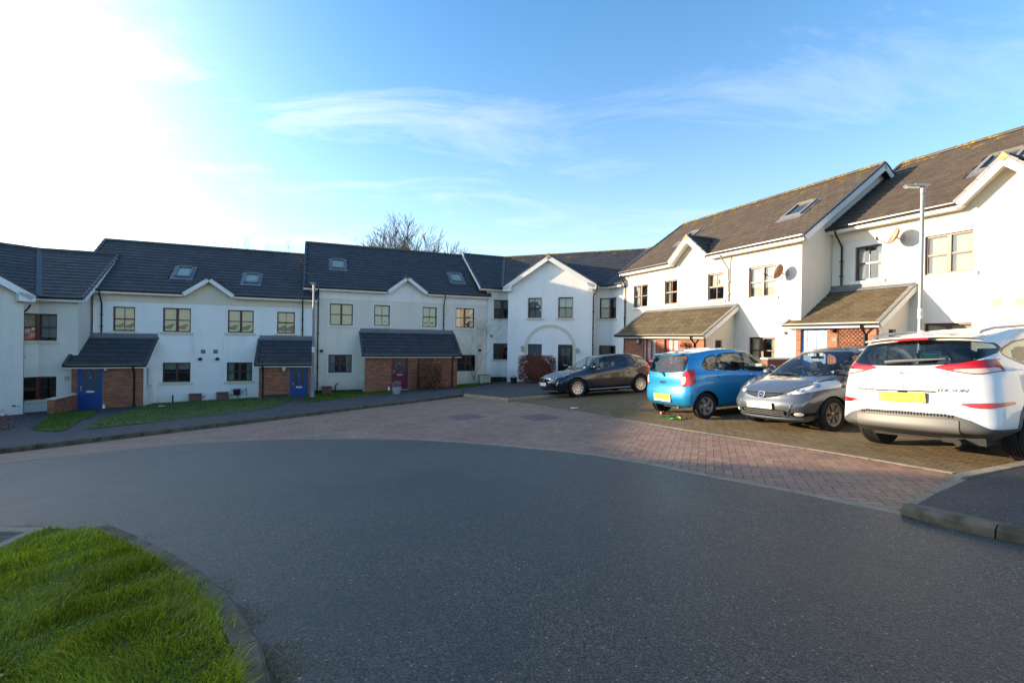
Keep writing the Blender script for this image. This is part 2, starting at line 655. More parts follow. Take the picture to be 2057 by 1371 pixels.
# ------------------------------------------------------------------ house kit
class House:
    def __init__(s, label, O, ang, z0, wallm='render_white', tile='tile_shaded', name='terraced_house', cat='house', group='white rendered terraced houses round the close'):
        s.t = thing(name, label, cat, (O[0], O[1], z0), R(ang), group)
        s.M = s.t.matrix_world.copy()
        s.tile = tile
        s.wallm = wallm
        s.tiles, s.bricks = [], []      # (parent, local matrix, mesh key)
        s.frame = 'frame'

    def b(s, mb, name, m, parent=None, smooth=False):
        return mb.build(name, MATS[m], parent or s.t, smooth)

    # ---- walls
    def wall(s, name, m, T, s0, s1, z0, z1, holes=(), extra=(), depth=0.13):
        """sheet in the plane of transform T (x along, y inward, z up) with reveals round the holes"""
        xs = sorted({s0, s1, *[h[i] for h in holes for i in (0, 1) if s0 < h[i] < s1]})
        zs = sorted({z0, z1, *[h[i] for h in holes for i in (2, 3) if z0 < h[i] < z1]})
        mb = MB()
        P = lambda x, y, z: tuple(T @ Vector((x, y, z)))
        for xa, xb in zip(xs, xs[1:]):
            run = None
            for za, zb in list(zip(zs, zs[1:])) + [(None, None)]:
                solid = za is not None and not any(h[0] <= (xa + xb) / 2 <= h[1] and h[2] <= (za + zb) / 2 <= h[3] for h in holes)
                if solid:
                    run = [run[0] if run else za, zb]
                elif run:
                    mb.poly([P(xa, 0, run[0]), P(xb, 0, run[0]), P(xb, 0, run[1]), P(xa, 0, run[1])])
                    run = None
        for a, b_, c, d in holes:
            lo, hi, zc, zd = max(a, s0), min(b_, s1), max(c, z0), min(d, z1)
            if zd <= zc or hi <= lo:
                continue
            if a >= s0:
                mb.poly([P(a, 0, zc), P(a, 0, zd), P(a, depth, zd), P(a, depth, zc)])
            if b_ <= s1:
                mb.poly([P(b_, 0, zc), P(b_, depth, zc), P(b_, depth, zd), P(b_, 0, zd)])
            if d <= z1:
                mb.poly([P(lo, 0, d), P(hi, 0, d), P(hi, depth, d), P(lo, depth, d)])
            if c >= z0:
                mb.poly([P(lo, 0, c), P(lo, depth, c), P(hi, depth, c), P(hi, 0, c)])
        for pg in extra:
            mb.poly([P(x, 0, z) for x, z in pg])
        me = mb.mesh(name, MATS[m])
        return link(name, me, s.t)

    def window(s, T, s0, s1, z0, z1, kind='double', blind=None, sill='stone_white', cut=None, surround=None, label=None, rec=0.07, fm=None):
        """kind: double (two casements), single (sash with a middle rail), half (one casement)"""
        w, h = s1 - s0, z1 - z0
        fm = fm or s.frame
        P = T @ Matrix.Translation((s0, 0, z0))
        mb = MB()
        ft = 0.055
        ya, yb = rec, rec + 0.06
        mb.box(0, ft, ya, yb, 0, h, P).box(w - ft, w, ya, yb, 0, h, P)
        mb.box(ft, w - ft, ya, yb, 0, ft, P).box(ft, w - ft, ya, yb, h - ft, h, P)
        cells = []
        if kind == 'double':
            mb.box(w / 2 - 0.05, w / 2 + 0.05, ya - 0.012, yb, ft, h - ft, P)
            for a, b_ in ((ft, w / 2 - 0.05), (w / 2 + 0.05, w - ft)):
                mb.box(a, b_, ya + 0.004, yb - 0.01, h * .5 - 0.022, h * .5 + 0.022, P)
                cells += [(a, b_, ft, h * .5 - 0.022), (a, b_, h * .5 + 0.022, h - ft)]
        elif kind == 'single':
            mb.box(ft, w - ft, ya - 0.008, yb, h * .5 - 0.032, h * .5 + 0.032, P)
            mb.box(w / 2 - 0.012, w / 2 + 0.012, ya + 0.012, yb - 0.012, ft, h * .5 - 0.032, P)
            mb.box(w / 2 - 0.012, w / 2 + 0.012, ya + 0.012, yb - 0.012, h * .5 + 0.032, h - ft, P)
            for a, b_ in ((ft, w / 2 - 0.012), (w / 2 + 0.012, w - ft)):
                cells += [(a, b_, ft, h * .5 - 0.032), (a, b_, h * .5 + 0.032, h - ft)]
        elif kind == 'half':
            mb.box(ft, w - ft, ya + 0.004, yb - 0.01, h * .5 - 0.022, h * .5 + 0.022, P)
            cells += [(ft, w - ft, ft, h * .5 - 0.022), (ft, w - ft, h * .5 + 0.022, h - ft)]
        else:
            cells = [(ft, w - ft, ft, h - ft)]
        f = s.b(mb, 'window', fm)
        if label:
            f['label'] = label
        pm = {}
        for a, b_, c, d in cells:
            k = (round(b_ - a, 3), round(d - c, 3))
            if k not in pm:
                pm[k] = MB().box(0, k[0], 0, 0.008, 0, k[1]).mesh('pane', MATS['window_glass'])
            link('pane', pm[k], f, P @ Matrix.Translation((a, ya + 0.03, c)))
        if sill:
            e = 0.12
            sb = MB().box(-e if cut != 'l' else 0, w + e if cut != 'r' else w, -0.055, 0.07, -0.115, -0.004, P)
            sb.build('sill', MATS[sill], f)
        if surround:
            g, pr = 0.075, 0.008
            sb = MB().box(-g, -0.002, -pr, 0.0, -0.003, h + g, P).box(w + 0.002, w + g, -pr, 0.0, -0.003, h + g, P).box(-0.002, w + 0.002, -pr, 0.0, h + 0.002, h + g, P)
            sb.build('surround', MATS[surround], f)
        # the room behind
        rm = MB()
        dp = 1.6
        rm.poly([P @ Vector(p) for p in ((0, dp, 0), (w, dp, 0), (w, dp, h), (0, dp, h))])
        for a, b_ in (((0, yb, 0), (0, yb, h)), ((w, yb, 0), (w, yb, h))):
            rm.poly([P @ Vector(a), P @ Vector((a[0], dp, 0)), P @ Vector((b_[0], dp, h)), P @ Vector(b_)])
        rm.poly([P @ Vector(p) for p in ((0, yb, 0), (w, yb, 0), (w, dp, 0), (0, dp, 0))])
        rm.poly([P @ Vector(p) for p in ((0, yb, h), (w, yb, h), (w, dp, h), (0, dp, h))])
        rm.build('room', MATS['room_dark'], f)
        if blind:
            bm_, cover = blind
            bb = MB()
            y = yb + 0.05
            if cover == 'curtains':
                for a, b_ in ((0.03, w * .27), (w * .76, w - .03)):
                    bb = MB()
                    n = 7
                    for i in range(n):
                        x0, x1 = a + (b_ - a) * i / n, a + (b_ - a) * (i + 1) / n
                        y0, y1 = y + 0.02 * (i % 2), y + 0.02 * ((i + 1) % 2)
                        bb.poly([P @ Vector(p) for p in ((x0, y0, 0.02), (x1, y1, 0.02), (x1, y1, h - .03), (x0, y0, h - .03))])
                    bb.build('curtain', MATS[bm_], f)
            else:
                zt = h - 0.03
                zb = zt - (h - 0.06) * cover
                bb.box(0.03, w - 0.03, y, y + 0.004, zb, zt, P)
                bb.build('blind', MATS[bm_], f)  # full cream and white sheets paint the reflection seen in the glass
        return f

    def door(s, T, s0, s1, z0, z1, m, hinge='r', rec=0.05, glass='door_glass', plate='plastic_white', frame=None, sill=True):
        w, h = s1 - s0, z1 - z0
        P = T @ Matrix.Translation((s0, 0, z0))
        ft = 0.055
        mb = MB()
        mb.box(0, ft, rec, rec + .07, 0, h, P).box(w - ft, w, rec, rec + .07, 0, h, P).box(ft, w - ft, rec, rec + .07, h - ft, h, P)
        f = s.b(mb, 'front_door', frame or m)
        lw = w - 2 * ft - 0.01
        L_ = Matrix.Translation((ft + 0.005, rec + 0.015, 0.02))
        Q = P @ L_
        lf = MB()
        lh = h - ft - 0.03
        st, md = 0.125, 0.11
        gz0, gz1 = 0.90, lh - 0.16
        pw = (lw - 2 * st - md) / 2
        # stiles, rails, boarded foot
        lf.box(0, st, 0, .045, 0, lh, Q).box(lw - st, lw, 0, .045, 0, lh, Q).box(st + pw, st + pw + md, 0, .045, gz0, lh - .16, Q)
        lf.box(st, lw - st, 0, .045, lh - .16, lh, Q).box(st, lw - st, 0, .045, gz0 - .14, gz0, Q).box(st, lw - st, 0, .045, 0, .14, Q)
        nb = 5
        for i in range(nb):
            a = st + (lw - 2 * st) * i / nb
            lf.box(a + .004, a + (lw - 2 * st) / nb - .004, .012, .04, .14, gz0 - .14, Q)
        lf.build('door_leaf', MATS[m], f)
        for a in (st, st + pw + md):
            MB().box(a, a + pw, .018, .026, gz0, gz1, Q).build('pane', MATS[glass], f)
        MB().box(lw / 2 - .14, lw / 2 + .14, -.012, .0, gz0 - .115, gz0 - .045, Q).build('letterbox', MATS[plate], f)
        hx = 0.06 if hinge == 'r' else lw - 0.06
        sg = 1 if hinge == 'r' else -1
        hb = MB().box(hx - .018, hx + .018, -.012, 0, .88, 1.10, Q).box(hx - .012, hx + .012, -.05, -.012, 1.02, 1.045, Q).box(min(hx, hx + sg * .12), max(hx, hx + sg * .12), -.058, -.042, 1.022, 1.043, Q)
        hb.build('handle', MATS['chrome'], f)
        MB().lathe([(.001, 0), (.022, 0), (.022, .008), (.001, .01)], 10, Q @ Matrix.Translation((lw / 2, 0, 1.45)) @ Matrix.Rotation(R(90), 4, 'X')).build('knocker', MATS['chrome'], f)
        MB().box(0.0, w, -.03, .1, -.03, .02, P).build('threshold', MATS['steel'], f)
        # dark hall behind the glass
        MB().box(0.02, w - .02, rec + .075, rec + .09, 0, h - .02, P).build('hall_panel', MATS['room_dark'], f)
        return f

    # ---- bricks
    def brick_wall(s, T, s0, s1, z0, z1, holes=(), front=True):
        y = 0.0
        pan = s.wall('brick_wall', 'mortar', T, s0, s1, z0, z1, holes, depth=0.10)
        bl, bh, g = .215, .065, .010
        rows = int((z1 - z0) / (bh + g)) + 1
        for r_ in range(rows):
            za = z0 + r_ * (bh + g)
            zb = min(za + bh, z1)
            if zb - za < .02:
                continue
            zc = (za + zb) / 2
            iv = [(s0, s1)]
            for h in holes:
                if h[2] - .03 < zc < h[3] + .01:
                    nv = []
                    for a, b_ in iv:
                        if h[0] > a:
                            nv.append((a, min(b_, h[0])))
                        if h[1] < b_:
                            nv.append((max(a, h[1]), b_))
                    iv = [v for v in nv if v[1] - v[0] > .03]
            x = s0 - (bl + g) / 2 * (r_ % 2)
            while x < s1:
                for a, b_ in iv:
                    xa, xb = max(x, a), min(x + bl, b_)
                    if xb - xa > .03:
                        M = T @ Matrix.Translation((xa, y - .007 + random.uniform(-.0015, .0015), za)) @ Matrix.Diagonal((xb - xa, 1, zb - za, 1))
                        s.bricks.append((pan, M, 'brick'))
                x += bl + g
        return pan

    # ---- tiles on a slope
    def slope(s, name, O, U, V, poly, tile=None, top=None, mask=(), par=None, gauge=.32, w=.33):
        """O local origin at the eave, U along the eave, V up the slope (unit vectors), poly in (u,v)"""
        O, U, V = Vector(O), Vector(U).normalized(), Vector(V).normalized()
        N = U.cross(V)
        if N.z < 0:
            N = -N
        P = lambda u, v, n=0: O + U * u + V * v + N * n
        mb = MB()
        a = [P(u, v, -.002) for u, v in poly]
        mb.prism(a, -N * .10)
        base = s.b(mb, name, 'underlay')
        facing = (s.M @ P(*poly[0]) - CAMP).dot(s.M.to_3x3() @ N) < 0
        tile = tile or s.tile
        us, vs = [p[0] for p in poly], [p[1] for p in poly]
        if not facing:
            mb = MB()
            mb.poly([P(u, v, .02) for u, v in poly])
            s.b(mb, 'tile_field', tile, base)
            return base, P, N
        vmax = max(vs)
        n = max(1, int(round((vmax - min(vs)) / gauge)))
        cand = []
        for r_ in range(n):
            v = min(vs) + r_ * gauge
            u = min(us) - w * (.5 if r_ % 2 else 0)
            while u < max(us):
                cand.append((u + w / 2, v + gauge / 2, r_))
                u += w
        if cand:
            pts = np.array([(c[0], c[1]) for c in cand])
            ok = inpoly(pts, poly)
            for mk in mask:
                ok &= ~inpoly(pts, mk)
            flip = 1 if U.cross(V).dot(N) > 0 else -1
            B = Matrix((U * flip, V, N)).transposed().to_4x4()
            for (uc, vc, r_), k in zip(cand, ok):
                if not k:
                    continue
                # trim to the outline in u
                xs = [ua + (vc - va) / (vb - va) * (ub - ua) for (ua, va), (ub, vb) in zip(poly, poly[1:] + poly[:1]) if (va > vc) != (vb > vc)]
                lo, hi = max([x for x in xs if x <= uc] or [uc - w / 2]), min([x for x in xs if x >= uc] or [uc + w / 2])
                ua, ub = max(uc - w / 2, lo), min(uc + w / 2, hi)
                mt = tile
                if top and r_ >= n - top[1] and random.random() < top[2] * (1 - .25 * (n - 1 - r_)):
                    mt = top[0]
                c = P((ua + ub) / 2, vc - gauge / 2)
                M = Matrix.Translation(c) @ B @ Matrix.Rotation(R(-3.6 + random.uniform(-.35, .35)), 4, 'X') @ Matrix.Diagonal(((ub - ua) / w * .992, 1, 1, 1))
                s.tiles.append((base, M, mt))
        return base, P, N

    def finish(s):
        for lst, nm, rest_nm in ((s.tiles, 'roof_tile', 'tile_field'), (s.bricks, 'brick', 'brick_field')):
            lst.sort(key=lambda e: (s.M @ e[1].translation - CAMP).length)
            for par, M, key in lst[:300]:
                link(nm, unit_mesh(key), par, M)
            groups = {}
            for par, M, key in lst[300:]:
                groups.setdefault((par.name, key), (par, []))[1].append(M)
            for (pn, key), (par, Ms) in groups.items():
                u = unit_mesh(key)
                vv = np.array([v.co[:] for v in u.vertices])
                ff = np.array([p.vertices[:] for p in u.polygons])
                A = np.array([np.array(M)[:3] for M in Ms])
                V = np.einsum('kij,nj->kni', A[:, :, :3], vv) + A[:, None, :, 3]
                F = ff[None] + (np.arange(len(Ms)) * len(vv))[:, None, None]
                o = link(rest_nm, np_mesh(rest_nm, V.reshape(-1, 3), F.reshape(-1, 4), MATS[key]), par)
                o['kind'] = 'stuff'

    # ---- roof edge pieces
    def ridge(s, a, b_, m='ridge_tile', par=None, end=False):
        a, b_ = Vector(a), Vector(b_)
        L_ = (b_ - a).length
        n = max(1, int(round(L_ / .45)))
        d = (b_ - a) / n
        sd = Vector((0, 0, 1)).cross(d).normalized()
        prof = [(-.125, -.065), (-.11, .0), (-.06, .052), (0, .068), (.06, .052), (.11, 0), (.125, -.065)]
        for i in range(n):
            mb = MB()
            p0, p1 = a + d * i, a + d * (i + 1) - d.normalized() * .008
            k = 1 + .06 * (i % 2)
            for (x0, z0), (x1, z1) in zip(prof, prof[1:]):
                q = [p0 + sd * x0 * k + Vector((0, 0, z0)), p0 + sd * x1 * k + Vector((0, 0, z1)), p1 + sd * x1 * k + Vector((0, 0, z1)), p1 + sd * x0 * k + Vector((0, 0, z0))]
                mb.poly(q)
            mb.poly([p0 + sd * x + Vector((0, 0, z)) for x, z in prof])
            mb.poly([p1 + sd * x + Vector((0, 0, z)) for x, z in prof])
            mm = m if not isinstance(m, tuple) else (m[0] if random.random() < m[2] else m[1])
            s.b(mb, 'ridge_tile', mm, par)

    def gutter(s, a, b_, out=(0, -1, 0), fascia=True, soff=.28, m='gutter', fz=.17):
        a, b_, out = Vector(a), Vector(b_), Vector(out)
        g = MB()
        pr = [(.0, .03), (.008, -.03), (.05, -.065), (.09, -.05), (.112, -.01), (.112, .03), (.10, .03), (.09, -.015), (.05, -.045), (.015, -.015), (.01, .03)]
        A = [a + out * (x + .012) + Vector((0, 0, z)) for x, z in pr]
        g.prism(A, b_ - a)
        go = s.b(g, 'gutter', m)
        if fascia:
            f = MB()
            f.prism([a + out * .010 + Vector((0, 0, -fz)), a + out * .010 + Vector((0, 0, .04)), a - out * .012 + Vector((0, 0, .04)), a - out * .012 + Vector((0, 0, -fz))], b_ - a)
            s.b(f, 'fascia', 'trim_white')
            q = MB()
            q.prism([a - out * .014 + Vector((0, 0, -fz + .005)), a - out * .014 + Vector((0, 0, -fz + .02)), a - out * soff + Vector((0, 0, -fz + .02)), a - out * soff + Vector((0, 0, -fz + .005))], b_ - a)
            s.b(q, 'soffit', 'trim_white')
        return go

    def downpipe(s, pts, m='gutter', r=.034, parts=True):
        mb = MB().tube(pts, r, 10)
        for p, q in zip(pts, pts[1:]):
            p, q = Vector(p), Vector(q)
            if abs(p.z - q.z) > 1:
                n = int(abs(p.z - q.z) / 1.3) + 1
                for i in range(1, n + 1):
                    c = p.lerp(q, i / (n + .6))
                    mb.box(c.x - .058, c.x + .058, c.y - .045, c.y + .03, c.z - .02, c.z + .02)
        return s.b(mb, 'downpipe', m, smooth=True)

    def verge(s, foot, apex, out, wide=.2, cap='verge_dark', board='trim_white', t=.03, capw=.10, top=.055):
        """barge board below the roof edge from foot to apex; out = unit vector away from the wall"""
        foot, apex, out = Vector(foot), Vector(apex), Vector(out)
        d = (apex - foot).normalized()
        n = out.cross(d)
        if n.z < 0:
            n = -n
        bb = MB().prism([foot - n * .01, foot - n * (.01 + wide), apex - n * (.01 + wide) , apex - n * .01], out * t)
        s.b(bb, 'bargeboard', board)
        L_ = (apex - foot).length
        k = max(1, int(L_ / .33))
        cb = MB()
        for i in range(k):
            p0, p1 = foot + d * (L_ * i / k), foot + d * (L_ * (i + 1) / k - .01)
            up0, up1 = n * (top + .018), n * top
            q = [p0 + out * (t + .012), p1 + out * (t + .012), p1 + out * (t + .012) + up1, p0 + out * (t + .012) + up0]
            cb.prism(q, -out * (capw + t))
        o = s.b(cb, 'verge_cap', cap)
        return o

    def skylight(s, P, N, u0, u1, v0, v1, U, V, par=None, blind=None):
        U, V = Vector(U).normalized(), Vector(V).normalized()
        N = Vector(N)
        flip = 1 if U.cross(V).dot(N) > 0 else -1
        B = Matrix((U * flip, V, N)).transposed().to_4x4()
        Q = Matrix.Translation(P(u0 if flip > 0 else u1, v0)) @ B
        w, h = u1 - u0, v1 - v0
        t = .09
        mb = MB().box(0, t, 0, h, -.02, .11, Q).box(w - t, w, 0, h, -.02, .11, Q).box(t, w - t, 0, t * 1.3, -.02, .10, Q).box(t, w - t, h - t * 1.3, h, -.02, .13, Q)
        f = s.b(mb, 'skylight', 'verge_grey' if s.tile != 'tile_shaded' else 'lead')
        MB().box(t, w - t, t * 1.3, h - t * 1.3, .055, .063, Q).build('pane', MATS['window_glass'], f)
        MB().box(t, w - t, t * 1.3, h - t * 1.3, .036, .042, Q).build('blind', MATS[blind or 'blind_grey'], f)  # pale sheet paints the sky's reflection, dark one the unlit room behind
        MB().box(-.12, w + .12, -.28, .0, .030, .040, Q).box(-.12, 0, 0, h + .1, .03, .04, Q).box(w, w + .12, 0, h + .1, .03, .04, Q).build('flashing', MATS['lead'], f)
        return f

    def vent(s, T, x, z, r=.1, kind='sq', m='vent'):
        if kind == 'sq':
            mb = MB().box(x - r, x + r, -.012, .0, z - r, z + r, T)
            for i in range(4):
                zz = z - r + r * 2 * (i + .5) / 4
                mb.box(x - r * .85, x + r * .85, -.022, -.012, zz - .008, zz + .012, T)
            s.b(mb, 'air_vent', m)
        else:
            mb = MB().lathe([(.001, .0), (.085, .0), (.085, .03), (.045, .05), (.045, .16), (.075, .17), (.075, .20), (.001, .205)], 16, T @ Matrix.Translation((x, 0, z)) @ Matrix.Rotation(R(90), 4, 'X'))
            s.b(mb, 'boiler_flue', 'plastic_black', smooth=True)

    def lantern(s, T, x, z, m='plastic_black', kind='carriage'):
        P = T @ Matrix.Translation((x, 0, z))
        if kind == 'carriage':
            mb = MB().box(-.03, .03, -.02, 0, -.10, .10, P).tube([P @ Vector(p) for p in ((0, -.01, .05), (0, -.07, .10), (0, -.12, .12), (0, -.12, .16))], .011, 6)
            Q = P @ Matrix.Translation((0, -.12, 0))
            mb.lathe([(.012, .17), (.03, .15), (.095, .09), (.095, .08), (.001, .09)], 6, Q).lathe([(.055, -.115), (.065, -.10), (.055, -.09), (.001, -.09)], 6, Q).lathe([(.001, -.17), (.016, -.15), (.05, -.115)], 6, Q)
            for k in range(6):
                t = k * math.pi / 3
                a, b_ = (.058 * math.cos(t), .058 * math.sin(t)), (.088 * math.cos(t), .088 * math.sin(t))
                mb.tube([Q @ Vector((*a, -.1)), Q @ Vector((*b_, .085))], .007, 4)
            o = s.b(mb, 'wall_lantern', m)
            MB().lathe([(.001, -.09), (.050, -.09), (.080, .078), (.001, .078)], 6, Q).build('lamp_glass', MATS['lens'], o)
        else:
            mb = MB().box(-.035, .035, -.05, 0, -.05, .05, P).lathe([(.001, 0), (.045, .005), (.055, .06), (.05, .10), (.001, .105)], 12, P @ Matrix.Translation((0, -.05, -.02)) @ Matrix.Rotation(R(65), 4, 'X'))
            o = s.b(mb, 'wall_lamp', m, smooth=True)
        return o

    def plate(s, T, x, z, w=.14, h=.11, m='plastic_grey'):
        s.b(MB().box(x - w / 2, x + w / 2, -.02, -.008, z - h / 2, z + h / 2, T), 'number_plate', m)

    # ---- lean-to porch
    def porch(s, s0, s1, dp, doors, hl=0, hr=0, tile=None, door_kw=(), eave=2.16, top=3.30, brick_ret=.12, over_l=.18, over_r=.18, plinth=None, top_l=None, top_r=None, side_win=True, side_wall=None, lantern=(), numbers=(), pipes=(), lead_l=None, lead_r=None, base=-.35):
        T = Matrix.Translation((0, -dp, 0))
        holes = [(a, b_, 0.0, 2.06) for a, b_, *_ in doors]
        s.brick_wall(T, s0, s1, base, eave - .02, holes)
        for a, b_, m, kw in doors:
            s.door(T, a, b_, 0, 2.06, m, **kw)
        sw = side_wall or s.wallm
        for sd, x in ((-1, s0), (1, s1)):
            # brick return and rendered cheek
            mb = MB()
            th = .1
            xa, xb = (x, x + th) if sd < 0 else (x - th, x)
            zt = lambda y: eave + (top - eave) * (y + dp) / dp
            hole = sd > 0 and side_win == 'r' or sd < 0 and side_win == 'l'
            pts = [(x, -dp + brick_ret, base), (x, 0, base), (x, 0, top - .03), (x, -dp + brick_ret, zt(-dp + brick_ret) - .03)]
            if hole:
                ya, yb, za, zb = -dp + .62, -dp + .98, 1.02, 1.85
                strips = [(-dp + brick_ret, ya, base, None), (ya, yb, base, za), (ya, yb, zb, None), (yb, 0, base, None)]
                for y0, y1, z0_, z1_ in strips:
                    mb.poly([(x, y0, z0_), (x, y1, z0_), (x, y1, z1_ if z1_ else zt(y1) - .03), (x, y0, z1_ if z1_ else zt(y0) - .03)])
                for q in ([(x, ya, za), (x, ya, zb), (x - sd * .1, ya, zb), (x - sd * .1, ya, za)], [(x, yb, za), (x, yb, zb), (x - sd * .1, yb, zb), (x - sd * .1, yb, za)],
                          [(x, ya, zb), (x, yb, zb), (x - sd * .1, yb, zb), (x - sd * .1, ya, zb)], [(x, ya, za), (x, yb, za), (x - sd * .1, yb, za), (x - sd * .1, ya, za)]):
                    mb.poly(q)
                TW = Matrix.Translation((x, ya, 0)) @ Matrix.Rotation(R(90), 4, 'Z') if sd > 0 else Matrix.Translation((x, yb, 0)) @ Matrix.Rotation(R(-90), 4, 'Z')
                s.window(TW, 0, yb - ya, za, zb, 'plain', sill='stone_cream')
            else:
                mb.poly(pts)
            s.b(mb, 'porch_cheek', sw)
            TB = Matrix.Translation((x, -dp, 0)) @ Matrix.Rotation(R(90 if sd > 0 else -90), 4, 'Z')
            if sd > 0:
                s.brick_wall(TB, .002, brick_ret, base, eave + .03)
            else:
                s.brick_wall(Matrix.Translation((x, -dp + brick_ret, 0)) @ Matrix.Rotation(R(-90), 4, 'Z'), 0, brick_ret - .002, base, eave + .03)
        # roof
        ov = .24
        sl = math.hypot(dp, top - eave)
        V = Vector((0, dp, top - eave)).normalized()
        e0 = Vector((0, -dp, eave)) - V * ov
        L_ = sl + ov
        poly = [(s0 - over_l, 0), (s1 + over_r, 0), (s1 + over_r, L_), (s0 - over_l, L_)]
        if top_l is not None:     # hipped against a neighbour: cut the left edge
            poly[3] = (top_l, L_)
        if top_r is not None:
            poly[2] = (top_r, L_)
        base_o, P, N = s.slope('porch_roof', e0, (1, 0, 0), V, poly, tile=tile)
        s.gutter(e0 + Vector((s0 - over_l, 0, 0)), e0 + Vector((s1 + over_r, 0, 0)), soff=.16, fz=.13)
        # lead along the wall
        tl, tr = poly[3][0], poly[2][0]
        lb = MB().box(tl + .02, tr - .02, -.020, -.004, top + .02, top + .20).prism([P(tl + .02, L_ - .16, .055), P(tr - .02, L_ - .16, .055), P(tr - .02, L_ - .005, .07), P(tl + .02, L_ - .005, .07)], (0, 0, .006))
        s.b(lb, 'lead_flashing', 'lead')
        out = Vector((1, 0, 0))
        if top_r is None:
            s.verge(P(s1 + over_r, 0, .0), P(s1 + over_r, L_, .0), (1, 0, 0), wide=.16, cap='verge_grey' if s.tile != 'tile_shaded' else 'verge_dark', top=.05)
        if top_l is None:
            s.verge(P(s0 - over_l, 0, .0), P(s0 - over_l, L_, .0), (-1, 0, 0), wide=.16, cap='verge_grey' if s.tile != 'tile_shaded' else 'verge_dark', top=.05)
        for x, z, kw in lantern:
            s.lantern(T, x, z, **kw)
        for x, z in numbers:
            s.plate(T, x, z)
        for x in pipes:
            s.downpipe([(x, e0.y - .07, e0.z - .03), (x, e0.y - .06, e0.z - .12), (x, -dp - .05, e0.z - .32), (x, -dp - .05, base + .1)])
        return T


UM = {}


def unit_mesh(key):
    if key in UM:
        return UM[key]
    if key == 'brick':
        mb = MB().box(0, 1, 0, .02, 0, 1)
        mb.f = [f for i, f in enumerate(mb.f) if i != 3]
    else:
        mb = MB().box(-.165, .165, 0, .36, .012, .034)
        mb.f = mb.f[1:]
    UM[key] = mb.mesh(key, MATS[key])
    return UM[key]


I4 = Matrix.Identity(4)


def roof_z(y, eave, pitch, ov=.3):
    return eave + (y + ov) * math.tan(pitch)


